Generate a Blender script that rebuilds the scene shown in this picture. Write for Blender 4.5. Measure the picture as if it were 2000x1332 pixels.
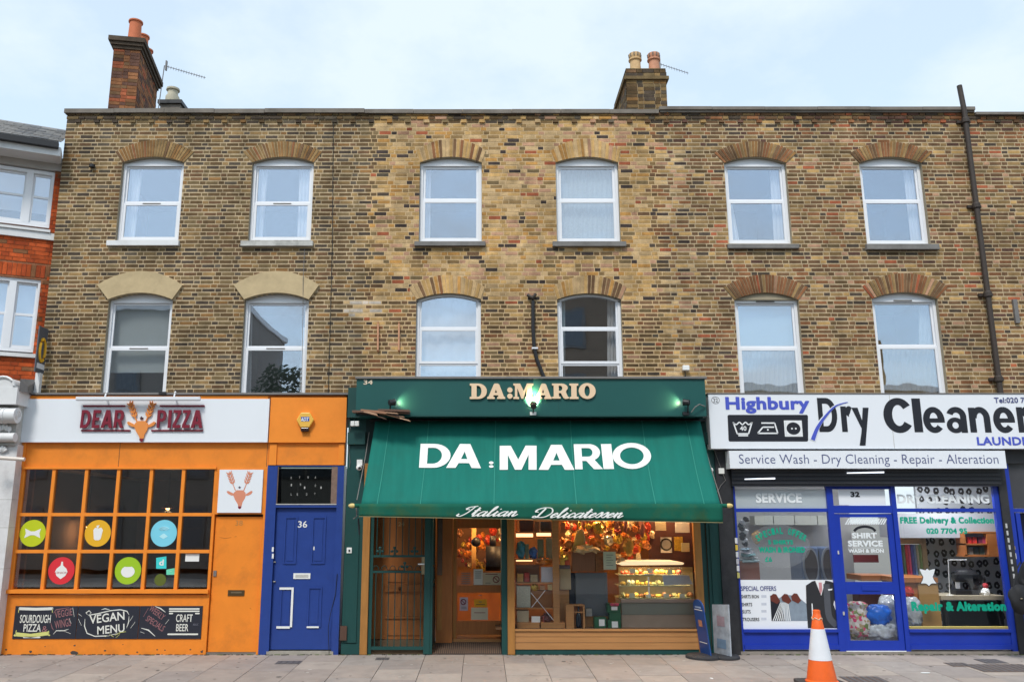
import bpy, math, random
from math import sin, cos, tan, atan, pi, radians as R
S = bpy.context.scene
for o in list(bpy.data.objects): bpy.data.objects.remove(o)
# ---------------------------------------------------------------- camera, sky, sun, exposure
PITCH = R(12.04); CY = -14.17; CZ = 2.04; F = 1650.0; CX = 940.0
cam = bpy.data.cameras.new('camera'); camo = bpy.data.objects.new('camera', cam)
S.collection.objects.link(camo); S.camera = camo
cam.sensor_width = 36; cam.lens = F / 2000 * 36; cam.shift_x = 0.03
cam.clip_end = 2000; cam.clip_start = 0.1
camo.location = (0, CY, CZ); camo.rotation_euler = (pi / 2 + PITCH, 0, 0)
S.render.resolution_x = 1024; S.render.resolution_y = 681
SUN_EL, SUN_AZ = R(52), R(200)          # azimuth clockwise from +Y: behind the camera, a little to the left
w = bpy.data.worlds.new('World'); S.world = w; w.use_nodes = True
nt = w.node_tree; nt.nodes.clear(); N = nt.nodes.new; L = nt.links.new
out = N('ShaderNodeOutputWorld'); bg = N('ShaderNodeBackground'); L(bg.outputs[0], out.inputs[0])
sky = N('ShaderNodeTexSky'); sky.sky_type = 'NISHITA'; sky.sun_disc = False
sky.sun_elevation = SUN_EL; sky.sun_rotation = SUN_AZ; sky.air_density = 1.0; sky.dust_density = 1.0; sky.ozone_density = 1.5
tc = N('ShaderNodeTexCoord'); sep = N('ShaderNodeSeparateXYZ'); L(tc.outputs['Generated'], sep.inputs[0])
ad = N('ShaderNodeMath'); ad.operation = 'ADD'; ad.inputs[1].default_value = 0.25; L(sep.outputs[2], ad.inputs[0])
mx0 = N('ShaderNodeMath'); mx0.operation = 'MAXIMUM'; mx0.inputs[1].default_value = 0.08; L(ad.outputs[0], mx0.inputs[0])
dv = N('ShaderNodeVectorMath'); dv.operation = 'DIVIDE'; L(tc.outputs['Generated'], dv.inputs[0])
cb = N('ShaderNodeCombineXYZ'); [L(mx0.outputs[0], cb.inputs[i]) for i in range(3)]; L(cb.outputs[0], dv.inputs[1])
nz = N('ShaderNodeTexNoise'); nz.inputs['Scale'].default_value = 2.3; nz.inputs['Detail'].default_value = 8; nz.inputs['Roughness'].default_value = .58
L(dv.outputs[0], nz.inputs['Vector'])
cr = N('ShaderNodeValToRGB'); e = cr.color_ramp.elements
e[0].position = .42; e[0].color = (.68, .68, .68, 1); e[1].position = .60; e[1].color = (.97, .97, .97, 1); L(nz.outputs['Fac'], cr.inputs[0])
sc_ = N('ShaderNodeMix'); sc_.data_type = 'RGBA'; sc_.blend_type = 'MULTIPLY'; sc_.inputs['Factor'].default_value = 1
L(sky.outputs[0], sc_.inputs['A']); sc_.inputs['B'].default_value = (1.5, 1.75, 1.7, 1)
mxs = N('ShaderNodeMix'); mxs.data_type = 'RGBA'; L(cr.outputs[0], mxs.inputs['Factor']); L(sc_.outputs['Result'], mxs.inputs['A'])
mxs.inputs['B'].default_value = (4.75, 5.45, 6.0, 1)          # cloud: even pale white-blue
L(mxs.outputs['Result'], bg.inputs[0]); bg.inputs[1].default_value = 0.10
sl = bpy.data.lights.new('sun', 'SUN'); sl.energy = 1.5; sl.angle = R(13); sl.color = (1, .96, .9)
so = bpy.data.objects.new('sun', sl); S.collection.objects.link(so)
so.rotation_euler = (pi / 2 - SUN_EL, 0, -SUN_AZ + pi)
so.location = (0, -20, 30)
S.view_settings.view_transform = 'Standard'; S.view_settings.look = 'None'; S.view_settings.exposure = 0.84; S.view_settings.gamma = 1
S.view_settings.use_curve_mapping = False
S.render.engine = 'CYCLES'; S.cycles.use_denoising = True; S.cycles.max_bounces = 6; S.cycles.transparent_max_bounces = 12
S.cycles.sample_clamp_indirect = 6; S.cycles.caustics_reflective = False; S.cycles.caustics_refractive = False
# ---------------------------------------------------------------- measuring: photo pixel (2000 wide) to a point on a real plane
def rayd(px, py):
    u = (px - CX) / F; v = (666 - py) / F
    return (u, cos(PITCH) - v * sin(PITCH), sin(PITCH) + v * cos(PITCH))
def P(px, py, Y=0.0):
    d = rayd(px, py); t = (Y - CY) / d[1]
    return (t * d[0], CZ + t * d[2])
def X(px, py, Y=0.0): return P(px, py, Y)[0]
def Z(py, Y=0.0): return P(CX, py, Y)[1]
def PL(px, py, p0, n):
    d = rayd(px, py); num = sum((p0[i] - (0, CY, CZ)[i]) * n[i] for i in range(3)); den = sum(d[i] * n[i] for i in range(3))
    t = num / den; return (t * d[0], CY + t * d[1], CZ + t * d[2])
SH = -0.2                                 # plane of the shopfronts; the brick face is y = 0
def gz(y): return 0.021 * min(0, (y - SH))    # pavement falls towards the kerb
def GP(px, py): return PL(px, py, (0, SH, 0), (0, -0.021, 1))
# ---------------------------------------------------------------- mesh builder
rnd = random.Random(7)
class MB:
    def __init__(s): s.V = []; s.F = []; s.M = []
    def face(s, pts, m=0):
        n = len(s.V); s.V += [tuple(p) for p in pts]; s.F.append(tuple(range(n, n + len(pts)))); s.M.append(m)
    def box(s, x0, x1, y0, y1, z0, z1, m=0):
        n = len(s.V); s.V += [(x, y, z) for x in (x0, x1) for y in (y0, y1) for z in (z0, z1)]
        for f in ((0, 1, 3, 2), (4, 6, 7, 5), (0, 4, 5, 1), (2, 3, 7, 6), (0, 2, 6, 4), (1, 5, 7, 3)):
            s.F.append(tuple(n + i for i in f)); s.M.append(m)
        return s
    def hexa(s, p, m=0):
        """8 points: front quad (4, counter-clockwise from the front) then back quad"""
        n = len(s.V); s.V += [tuple(q) for q in p]
        for f in ((0, 1, 2, 3), (7, 6, 5, 4), (0, 4, 5, 1), (1, 5, 6, 2), (2, 6, 7, 3), (3, 7, 4, 0)):
            s.F.append(tuple(n + i for i in f)); s.M.append(m)
        return s
    def prism(s, pts, y0, y1, m=0):
        """pts: x,z outline (convex or simple), extruded from y0 to y1"""
        n = len(s.V); k = len(pts)
        s.V += [(x, y0, z) for x, z in pts] + [(x, y1, z) for x, z in pts]
        s.F.append(tuple(range(n, n + k))); s.F.append(tuple(reversed(range(n + k, n + 2 * k)))); s.M += [m, m]
        for i in range(k):
            j = (i + 1) % k; s.F.append((n + i, n + k + i, n + k + j, n + j)); s.M.append(m)
        return s
    def zprism(s, pts, z0, z1, m=0):
        n = len(s.V); k = len(pts)
        s.V += [(x, y, z0) for x, y in pts] + [(x, y, z1) for x, y in pts]
        s.F.append(tuple(reversed(range(n, n + k)))); s.F.append(tuple(range(n + k, n + 2 * k))); s.M += [m, m]
        for i in range(k):
            j = (i + 1) % k; s.F.append((n + i, n + j, n + k + j, n + k + i)); s.M.append(m)
        return s
    def xprism(s, pts, x0, x1, m=0):
        """pts: y,z outline extruded along x"""
        n = len(s.V); k = len(pts)
        s.V += [(x0, y, z) for y, z in pts] + [(x1, y, z) for y, z in pts]
        s.F.append(tuple(range(n, n + k))); s.F.append(tuple(reversed(range(n + k, n + 2 * k)))); s.M += [m, m]
        for i in range(k):
            j = (i + 1) % k; s.F.append((n + i, n + k + i, n + k + j, n + j)); s.M.append(m)
        return s
    def tube(s, pts, r, n=8, m=0):
        from mathutils import Vector
        pts = [Vector(p) for p in pts]; rs = r if isinstance(r, (list, tuple)) else [r] * len(pts); base = len(s.V)
        for i, p in enumerate(pts):
            t = (pts[min(i + 1, len(pts) - 1)] - pts[max(i - 1, 0)]).normalized()
            a = t.cross(Vector((0, 0, 1))) if abs(t.z) < .9 else t.cross(Vector((0, 1, 0)))
            a.normalize(); b = t.cross(a)
            for k in range(n):
                q = p + (a * cos(2 * pi * k / n) + b * sin(2 * pi * k / n)) * rs[i]; s.V.append(tuple(q))
        for i in range(len(pts) - 1):
            for k in range(n):
                k2 = (k + 1) % n; s.F.append((base + i * n + k, base + i * n + k2, base + (i + 1) * n + k2, base + (i + 1) * n + k)); s.M.append(m)
        s.F.append(tuple(base + k for k in reversed(range(n)))); s.F.append(tuple(base + (len(pts) - 1) * n + k for k in range(n))); s.M += [m, m]
        return s
    def lathe(s, prof, c=(0, 0, 0), n=16, m=0, sx=1, sy=1):
        base = len(s.V)
        for r, z in prof:
            for k in range(n): s.V.append((c[0] + r * sx * cos(2 * pi * k / n), c[1] + r * sy * sin(2 * pi * k / n), c[2] + z))
        for i in range(len(prof) - 1):
            for k in range(n):
                k2 = (k + 1) % n; s.F.append((base + i * n + k, base + i * n + k2, base + (i + 1) * n + k2, base + (i + 1) * n + k)); s.M.append(m)
        s.F.append(tuple(base + k for k in reversed(range(n)))); s.F.append(tuple(base + (len(prof) - 1) * n + k for k in range(n))); s.M += [m, m]
        return s
    def blob(s, c, rx, ry, rz, seed=0, amp=.12, m=0, nu=12, nv=8):
        q = random.Random(seed); base = len(s.V)
        ph = [(q.uniform(0, 6), q.uniform(0, 6), q.uniform(2, 5), q.uniform(2, 6)) for _ in range(4)]
        for j in range(nv + 1):
            t = pi * j / nv
            for i in range(nu):
                a = 2 * pi * i / nu; k = 1 + sum(amp * .6 * sin(p2 * a + p0) * sin(p3 * t + p1) for p0, p1, p2, p3 in ph) * sin(t)
                s.V.append((c[0] + rx * k * sin(t) * cos(a), c[1] + ry * k * sin(t) * sin(a), c[2] + rz * k * cos(t)))
        for j in range(nv):
            for i in range(nu):
                i2 = (i + 1) % nu; s.F.append((base + j * nu + i, base + (j + 1) * nu + i, base + (j + 1) * nu + i2, base + j * nu + i2)); s.M.append(m)
        return s
    def build(s, name, mats, parent=None, smooth=False, bevel=0, loc=None):
        """one mesh object; vertices are kept relative to the thing's own origin"""
        if not isinstance(mats, (list, tuple)): mats = [mats]
        if parent is not None: org = parent['_o'] if '_o' in parent.keys() else (0, 0, 0)
        elif loc is not None: org = loc
        else:
            xs = [v[0] for v in s.V]; ys = [v[1] for v in s.V]; zs = [v[2] for v in s.V]
            org = ((min(xs) + max(xs)) / 2, (min(ys) + max(ys)) / 2, min(zs))
        me = bpy.data.meshes.new(name)
        me.from_pydata([(v[0] - org[0], v[1] - org[1], v[2] - org[2]) for v in s.V], [], s.F)
        for mt in mats: me.materials.append(mt)
        if len(mats) > 1: me.polygons.foreach_set('material_index', s.M)
        if smooth: me.polygons.foreach_set('use_smooth', [True] * len(me.polygons))
        me.update()
        o = bpy.data.objects.new(name, me); S.collection.objects.link(o)
        if smooth == 'auto': 
            me.polygons.foreach_set('use_smooth', [True] * len(me.polygons)); me.set_sharp_from_angle(angle=R(40))
        if parent is not None: o.parent = parent
        else: o.location = org
        o['_o'] = org
        if bevel:
            bm_ = o.modifiers.new('edge', 'BEVEL'); bm_.width = bevel; bm_.segments = 2; bm_.limit_method = 'ANGLE'
        return o
def tag(o, label=None, cat=None, group=None, kind=None):
    if label: o['label'] = label
    if cat: o['category'] = cat
    if group: o['group'] = group
    if kind: o['kind'] = kind
    return o
def thing(name, loc, label, cat, group=None):
    o = bpy.data.objects.new(name, None); o.empty_display_size = .1; S.collection.objects.link(o); o.location = loc
    o['_o'] = tuple(loc); return tag(o, label, cat, group)
def struct(o): o['kind'] = 'structure'; return o
def stuff(o): o['kind'] = 'stuff'; return o
def BX(x0, x1, y0, y1, z0, z1): return MB().box(x0, x1, y0, y1, z0, z1)
def copy_tree(o, parent=None):
    c = o.copy(); S.collection.objects.link(c); c.parent = parent
    for ch in list(o.children): copy_tree(ch, c)
    return c
# px helpers: a box whose front face (at depth y0) covers the photo rectangle
def PB(mb, px0, py0, px1, py1, y0, y1, m=0):
    a = P(px0, (py0 + py1) / 2, y0)[0]; b = P(px1, (py0 + py1) / 2, y0)[0]
    return mb.box(a, b, y0, y1, Z(py1, y0), Z(py0, y0), m)
# ---------------------------------------------------------------- materials
def nodes(name):
    m = bpy.data.materials.new(name); m.use_nodes = True; t = m.node_tree
    b = t.nodes['Principled BSDF']; return m, t, b
def s2l(c):
    return tuple((x / 12.92 if x <= .04045 else ((x + .055) / 1.055) ** 2.4) for x in [v / 255 for v in c])
def pm(name, rgb, rough=.6, var=.12, scale=6, bump=0, metal=0, spec=.4, dirt=0, stretch=None, emit=0, coat=0, dirtcol=(.05, .045, .035)):
    """painted / stone / wood surface: colour with noise variation, optional grime and relief"""
    m, t, b = nodes(name); n = t.nodes.new; l = t.links.new
    b.inputs['Roughness'].default_value = rough; b.inputs['Metallic'].default_value = metal
    b.inputs['Specular IOR Level'].default_value = spec
    if coat: b.inputs['Coat Weight'].default_value = coat
    tc = n('ShaderNodeTexCoord'); mp = n('ShaderNodeMapping'); l(tc.outputs['Object'], mp.inputs[0])
    if stretch: mp.inputs['Scale'].default_value = stretch
    nz = n('ShaderNodeTexNoise'); nz.inputs['Scale'].default_value = scale; nz.inputs['Detail'].default_value = 6; nz.inputs['Roughness'].default_value = .6
    l(mp.outputs[0], nz.inputs['Vector'])
    mx = n('ShaderNodeMix'); mx.data_type = 'RGBA'; l(nz.outputs['Fac'], mx.inputs['Factor'])
    mx.inputs['A'].default_value = (*[max(0, c * (1 - var * 1.6)) for c in rgb], 1); mx.inputs['B'].default_value = (*[min(1, c * (1 + var * 1.6)) for c in rgb], 1)
    last = mx.outputs['Result']
    if dirt:
        n2 = n('ShaderNodeTexNoise'); n2.inputs['Scale'].default_value = 2.3; n2.inputs['Detail'].default_value = 8; n2.inputs['Roughness'].default_value = .7
        l(tc.outputs['Object'], n2.inputs['Vector'])
        r2 = n('ShaderNodeValToRGB'); r2.color_ramp.elements[0].position = .48; r2.color_ramp.elements[1].position = .75; r2.color_ramp.elements[1].color = (dirt, dirt, dirt, 1)
        l(n2.outputs['Fac'], r2.inputs[0]); m2 = n('ShaderNodeMix'); m2.data_type = 'RGBA'
        l(r2.outputs[0], m2.inputs['Factor']); l(last, m2.inputs['A']); m2.inputs['B'].default_value = (*dirtcol, 1); last = m2.outputs['Result']
    l(last, b.inputs['Base Color'])
    if emit:
        l(last, b.inputs['Emission Color']); b.inputs['Emission Strength'].default_value = emit
    if bump:
        bp = n('ShaderNodeBump'); bp.inputs['Strength'].default_value = bump; bp.inputs['Distance'].default_value = .01
        l(nz.outputs['Fac'], bp.inputs['Height']); l(bp.outputs[0], b.inputs['Normal'])
    return m
def glass(name, refl=.3, tint=(1, 1, 1), rough=0.0, film=0.0, filmcol=(.8, .85, .9), wav=.0, gcol=(.9, .95, 1)):
    m = bpy.data.materials.new(name); m.use_nodes = True; t = m.node_tree; t.nodes.clear(); n = t.nodes.new; l = t.links.new
    o = n('ShaderNodeOutputMaterial'); tr = n('ShaderNodeBsdfTransparent'); tr.inputs[0].default_value = (*tint, 1)
    gl = n('ShaderNodeBsdfGlossy'); gl.inputs['Roughness'].default_value = rough; gl.inputs[0].default_value = (*gcol, 1)
    lw = n('ShaderNodeLayerWeight'); lw.inputs[0].default_value = .35
    mr = n('ShaderNodeMapRange'); mr.inputs[3].default_value = refl; mr.inputs[4].default_value = min(1, refl + .6); l(lw.outputs['Facing'], mr.inputs[0])
    mr.inputs[1].default_value = 0.15; mr.inputs[2].default_value = 1
    mx = n('ShaderNodeMixShader'); l(mr.outputs[0], mx.inputs[0]); l(tr.outputs[0], mx.inputs[1]); l(gl.outputs[0], mx.inputs[2])
    if wav:
        tcn = n('ShaderNodeTexCoord'); nzn = n('ShaderNodeTexNoise'); nzn.inputs['Scale'].default_value = 1.3; l(tcn.outputs['Object'], nzn.inputs[0])
        bp = n('ShaderNodeBump'); bp.inputs['Strength'].default_value = wav; bp.inputs['Distance'].default_value = .02; l(nzn.outputs['Fac'], bp.inputs['Height']); l(bp.outputs[0], gl.inputs['Normal'])
    last = mx.outputs[0]
    if film:
        df = n('ShaderNodeBsdfDiffuse'); df.inputs[0].default_value = (*filmcol, 1); m3 = n('ShaderNodeMixShader'); m3.inputs[0].default_value = film
        l(last, m3.inputs[1]); l(df.outputs[0], m3.inputs[2]); last = m3.outputs[0]
    l(last, o.inputs[0]); return m
def emis(name, rgb, k):
    m, t, b = nodes(name); b.inputs['Base Color'].default_value = (*rgb, 1); b.inputs['Emission Color'].default_value = (*rgb, 1); b.inputs['Emission Strength'].default_value = k; return m
def stone_mat(name, rgb, rough=.9, var=.18, soot=.75, fine=70, island=.2):
    """brick or stone: grain at two scales, weathering that runs over the whole wall, relief"""
    m, t, b = nodes(name); n = t.nodes.new; l = t.links.new
    b.inputs['Roughness'].default_value = rough; b.inputs['Specular IOR Level'].default_value = .2
    g = n('ShaderNodeNewGeometry')
    a = n('ShaderNodeTexNoise'); a.inputs['Scale'].default_value = 9; a.inputs['Detail'].default_value = 3; l(g.outputs['Position'], a.inputs['Vector'])
    c = n('ShaderNodeTexNoise'); c.inputs['Scale'].default_value = fine; c.inputs['Detail'].default_value = 3; l(g.outputs['Position'], c.inputs['Vector'])
    s = n('ShaderNodeTexNoise'); s.inputs['Scale'].default_value = 1.25; s.inputs['Detail'].default_value = 6; s.inputs['Roughness'].default_value = .62; l(g.outputs['Position'], s.inputs['Vector'])
    ma = n('ShaderNodeMath'); ma.operation = 'ADD'; l(a.outputs['Fac'], ma.inputs[0]); l(c.outputs['Fac'], ma.inputs[1])
    mr = n('ShaderNodeMapRange'); mr.inputs[1].default_value = .6; mr.inputs[2].default_value = 1.4; mr.inputs[3].default_value = 1 - var * 1.8; mr.inputs[4].default_value = 1 + var * 1.8; l(ma.outputs[0], mr.inputs[0])
    ms = n('ShaderNodeMapRange'); ms.inputs[1].default_value = .36; ms.inputs[2].default_value = .60; ms.inputs[3].default_value = 1 - soot * .5; ms.inputs[4].default_value = 1.08; l(s.outputs['Fac'], ms.inputs[0])
    oi = n('ShaderNodeObjectInfo'); rs = n('ShaderNodeMath'); rs.operation = 'ADD'; l(oi.outputs['Random'], rs.inputs[0]); l(g.outputs['Random Per Island'], rs.inputs[1])
    rf = n('ShaderNodeMath'); rf.operation = 'FRACT'; l(rs.outputs[0], rf.inputs[0]); ri = n('ShaderNodeMapRange'); ri.inputs[3].default_value = 1 - island; ri.inputs[4].default_value = 1 + island; l(rf.outputs[0], ri.inputs[0])
    m0 = n('ShaderNodeMath'); m0.operation = 'MULTIPLY'; l(mr.outputs[0], m0.inputs[0]); l(ri.outputs[0], m0.inputs[1])
    mm = n('ShaderNodeMath'); mm.operation = 'MULTIPLY'; l(m0.outputs[0], mm.inputs[0]); l(ms.outputs[0], mm.inputs[1])
    v = n('ShaderNodeVectorMath'); v.operation = 'SCALE'; v.inputs[0].default_value = (rgb[0] * 1.03, rgb[1] * .985, rgb[2] * .93); l(mm.outputs[0], v.inputs['Scale']); l(v.outputs[0], b.inputs['Base Color'])
    bp = n('ShaderNodeBump'); bp.inputs['Strength'].default_value = .5; bp.inputs['Distance'].default_value = .006; l(c.outputs['Fac'], bp.inputs['Height']); l(bp.outputs[0], b.inputs['Normal'])
    return m
M = {}
M['white'] = pm('white_upvc', (.78, .79, .82), .35, .03, 3, spec=.5)
M['whitepaint'] = pm('white_paint', (.72, .72, .72), .5, .06, 5, dirt=.25, dirtcol=(.3, .28, .25), bump=.1)
M['offwhite'] = pm('weathered_white', (.5, .49, .46), .7, .2, 9, bump=.3, dirt=.7)
M['jamb'] = pm('rendered_jamb', (.32, .27, .19), .8, .15, 8, bump=.2)
M['cream'] = pm('cream_painted_stone', (.52, .40, .23), .8, .12, 7, bump=.25, dirt=.35, dirtcol=(.2, .15, .08))
M['coping'] = pm('weathered_coping', (.19, .165, .14), .85, .25, 5, bump=.4, dirt=.5)
M['sillstone'] = pm('sill_stone', (.19, .18, .17), .8, .25, 8, bump=.4, dirt=.4)
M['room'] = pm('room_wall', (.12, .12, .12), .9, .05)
M['dark'] = pm('dark_void', (.02, .02, .02), .9, .05)
M['curtain'] = pm('white_curtain', (.9, .92, .95), .9, .05, 20, stretch=(6, 1, .4))
M['blind'] = pm('pale_blind', (.84, .97, .98), .9, .04, 20)
M['beige'] = pm('beige_curtain', (.42, .34, .22), .9, .12, 10, stretch=(6, 1, .3))
M['glass'] = glass('window_glass', .30, wav=.10, gcol=(.84, .90, 1))
M['shopglass'] = glass('shop_glass', .018)
M['darkglass'] = glass('dark_shop_glass', .16, tint=(.8, .8, .8), wav=.05)
M['black'] = pm('black_metal', (.018, .018, .02), .45, .1)
M['iron'] = pm('brown_iron_pipe', (.045, .033, .027), .6, .2, 12, bump=.2, dirt=.3)
M['lead'] = pm('lead_flashing', (.17, .16, .155), .6, .15, 12, bump=.2)
M['terracotta'] = pm('terracotta_pot', (.56, .16, .07), .75, .12, 8, bump=.2)
M['buff'] = pm('buff_clay_pot', (.6, .4, .2), .75, .2, 6, bump=.2, dirt=.35, dirtcol=(.4, .12, .08))
M['palepot'] = pm('pale_clay_pot', (.45, .41, .31), .8, .2, 8, bump=.2, dirt=.4)
M['mortar_dark'] = stone_mat('mortar_buff', (.50, .40, .265), soot=.6, island=0)
M['mortar_yel'] = stone_mat('mortar_yellow', (.56, .42, .25), soot=.3, island=0)
M['mortar_red'] = stone_mat('mortar_red', (.30, .13, .07), soot=.3, island=0)
BR = {k: stone_mat('brick_' + k, c) for k, c in {
 'umber': (.135, .088, .045), 'olive': (.19, .138, .072), 'char': (.082, .064, .05), 'tan': (.28, .185, .085), 'ginger': (.27, .15, .06), 'slate': (.115, .095, .072),
 'yellow': (.48, .31, .13), 'pale': (.52, .37, .20), 'gold': (.46, .25, .08), 'pink': (.44, .26, .17), 'red': (.36, .11, .055), 'ink': (.06, .046, .042),
 'chalk': (.50, .45, .40), 'brown': (.17, .10, .055), 'rust': (.25, .115, .055), 'plum': (.12, .065, .05), 'scarlet': (.54, .105, .03), 'scarletd': (.40, .075, .025)}.items()}
# ---------------------------------------------------------------- the terrace: four brick houses
COURSE = .0735
XL = (X(127, 215) + X(79, 765)) / 2; X1 = X(714, 480); X2 = X(1288, 300); X3 = X(1903, 215) ; XR = X(2000, 760) + 2.6
ZB = Z(800); ZP = Z(219); 
def wspec(xlt, xrt, xlb, xrb, yap, ysp, ybot, ext, style):
    xl = (X(xlt, ysp) + X(xlb, ybot)) / 2; xr = (X(xrt, ysp) + X(xrb, ybot)) / 2
    ex0, ex1, eyt, eye = ext
    return dict(xl=xl, xr=xr, xc=(xl + xr) / 2, hw=(xr - xl) / 2, zap=Z(yap), zsp=Z(ysp), zb=Z(ybot), ec=(X(ex0, eye) + X(ex1, eye)) / 2,
                eh=(X(ex1, eye) - X(ex0, eye)) / 2, ezt=Z(eyt), eze=Z(eye), **style)
W = [
 wspec(239, 360, 225, 348, 307, 318, 470, (225, 380, 275, 298), dict(rail=398, kind='head', h=0, pal='g')),
 wspec(493, 613, 484, 607, 307, 318, 470, (474, 630, 277, 298), dict(rail=398, kind='head', h=0, pal='g')),
 wspec(820, 941, 818, 941, 307, 318, 472, (812, 950, 272, 296), dict(rail=393, kind='double', h=1, pal='y')),
 wspec(1086, 1207, 1087, 1213, 307, 318, 473, (1075, 1212, 272, 296), dict(rail=393, kind='double', h=1, pal='y')),
 wspec(1415, 1534, 1423, 1549, 307, 319, 476, (1394, 1556, 277, 300), dict(rail=394, kind='head', h=2, pal='b')),
 wspec(1679, 1800, 1692, 1818, 307, 319, 477, (1659, 1820, 278, 300), dict(rail=394, kind='head', h=2, pal='b')),
 wspec(211, 337, 196, 323, 573, 586, 785, (192, 358, 531, 558), dict(rail=680, kind='head', h=0, pal='stone')),
 wspec(478, 602, 466, 597, 573, 586, 785, (458, 624, 531, 558), dict(rail=680, kind='head', h=0, pal='stone')),
 wspec(812, 939, 811, 940, 573, 585, 785, (798, 948, 538, 562), dict(rail=642, kind='arc', h=1, pal='y')),
 wspec(1089, 1215, 1091, 1218, 573, 585, 785, (1080, 1224, 538, 562), dict(rail=642, kind='arc', h=1, pal='y')),
 wspec(1435, 1560, 1446, 1575, 572, 586, 785, (1412, 1578, 537, 562), dict(rail=680, kind='wood', h=2, pal='r')),
 wspec(1705, 1833, 1720, 1852, 571, 584, 785, (1683, 1853, 534, 560), dict(rail=677, kind='head', h=2, pal='r'))]
def wint(w_, t): return w_['zap'] - (w_['zap'] - w_['zsp']) * t * t
def wext(w_, t): return w_['ezt'] - (w_['ezt'] - w_['eze']) * t * t
def forbid(z):
    r = []
    for w_ in W:
        if z < w_['zb'] or z > w_['ezt']: continue
        if z <= w_['zsp']: r.append((w_['xl'], w_['xr']))
        elif z <= w_['eze']:
            k = (z - w_['zsp']) / (w_['eze'] - w_['zsp']); c = w_['xc'] + (w_['ec'] - w_['xc']) * k; h = w_['hw'] + (w_['eh'] - w_['hw']) * k; r.append((c - h, c + h))
        else:
            h = w_['eh'] * math.sqrt(max(0, (w_['ezt'] - z) / (w_['ezt'] - w_['eze']))); r.append((w_['ec'] - h, w_['ec'] + h))
    return r
houses = []
HL = [('brown brick house above the orange pizza shop, with cream stone window heads', XL, X1),
      ('yellow stock brick house above the green delicatessen', X1, X2),
      ('mottled brown brick house above the white dry cleaners sign', X2, X3),
      ('brick house beyond the drainpipe with a lower parapet, cut by the frame edge', X3, XR)]
for lb, a, b_ in HL:
    houses.append(thing('brick_house', ((a + b_) / 2, 0, 0), lb, 'house', 'brick houses of the terrace'))
mort = [M['mortar_dark'], M['mortar_yel'], M['mortar_dark'], M['mortar_dark']]
bnd = [(XL, X1), (X1, X2), (X2, X3), (X3, XR)]
def house_of(x): return 0 if x < X1 else 1 if x < X2 else 2 if x < X3 else 3
# wall sheets with the real openings
for hi, (a, b_) in enumerate(bnd):
    mb = MB(); zt = Z(214) if hi != 3 else Z(222)
    ws = [w_ for w_ in W if w_['h'] == hi]
    xs = sorted({a, b_} | {w_['xl'] for w_ in ws} | {w_['xr'] for w_ in ws}); zs = sorted({ZB, zt} | {w_['zap'] for w_ in ws} | {w_['zb'] for w_ in ws if w_['zb'] > ZB})
    for i in range(len(xs) - 1):
        for j in range(len(zs) - 1):
            cx_, cz_ = (xs[i] + xs[i + 1]) / 2, (zs[j] + zs[j + 1]) / 2
            if any(w_['xl'] < cx_ < w_['xr'] and w_['zb'] < cz_ < w_['zap'] for w_ in ws): continue
            mb.face([(xs[i], 0, zs[j]), (xs[i + 1], 0, zs[j]), (xs[i + 1], 0, zs[j + 1]), (xs[i], 0, zs[j + 1])])
    NSEG = 12
    for w_ in ws:
        pr = [(w_['xc'] + w_['hw'] * (2 * k / NSEG - 1), wint(w_, 2 * k / NSEG - 1)) for k in range(NSEG + 1)]
        for k in range(NSEG):
            (xa, za), (xb, zb_) = pr[k], pr[k + 1]
            mb.face([(xa, 0, za), (xb, 0, zb_), (xb, 0, w_['zap']), (xa, 0, w_['zap'])])
            mb.face([(xa, 0, za), (xa, .16, za), (xb, .16, zb_), (xb, 0, zb_)], 1)
        z0 = max(w_['zb'], ZB)
        mb.face([(w_['xl'], 0, z0), (w_['xl'], .16, z0), (w_['xl'], .16, w_['zsp']), (w_['xl'], 0, w_['zsp'])], 1)
        mb.face([(w_['xr'], 0, z0), (w_['xr'], 0, w_['zsp']), (w_['xr'], .16, w_['zsp']), (w_['xr'], .16, z0)], 1)
        mb.face([(w_['xl'], 0, z0), (w_['xr'], 0, z0), (w_['xr'], .16, z0), (w_['xl'], .16, z0)], 1)
    # parapet back and roof behind
    mb.face([(a, .3, zt - .5), (a, .3, zt), (b_, .3, zt), (b_, .3, zt - .5)]); mb.face([(a, 0, zt), (b_, 0, zt), (b_, .3, zt), (a, .3, zt)])
    struct_ = mb.build('wall', [mort[hi], M['jamb']], houses[hi])
    rf = MB(); rf.box(a + .002, b_ - .002, .3, 8, zt - .62, zt - .5); rf.build('roof', M['lead'], houses[hi])
    # rooms behind the windows: floors, ceilings, party walls and back wall
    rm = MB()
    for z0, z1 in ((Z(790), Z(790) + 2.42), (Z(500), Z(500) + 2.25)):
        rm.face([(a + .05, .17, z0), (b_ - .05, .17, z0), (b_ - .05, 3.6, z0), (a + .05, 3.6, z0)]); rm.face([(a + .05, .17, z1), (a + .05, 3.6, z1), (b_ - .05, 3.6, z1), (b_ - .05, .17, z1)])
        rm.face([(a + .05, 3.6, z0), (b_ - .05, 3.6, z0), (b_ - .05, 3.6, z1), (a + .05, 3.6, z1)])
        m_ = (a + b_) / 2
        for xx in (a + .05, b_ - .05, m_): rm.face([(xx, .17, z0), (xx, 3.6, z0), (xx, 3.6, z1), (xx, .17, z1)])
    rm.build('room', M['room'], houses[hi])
if True:    # end wall of the terrace, seen past the lower neighbour
    MB().box(XL - .001, XL + .12, .01, 8, 2.9, Z(214) - .02).build('end_wall', M['mortar_dark'], houses[0])
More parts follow.
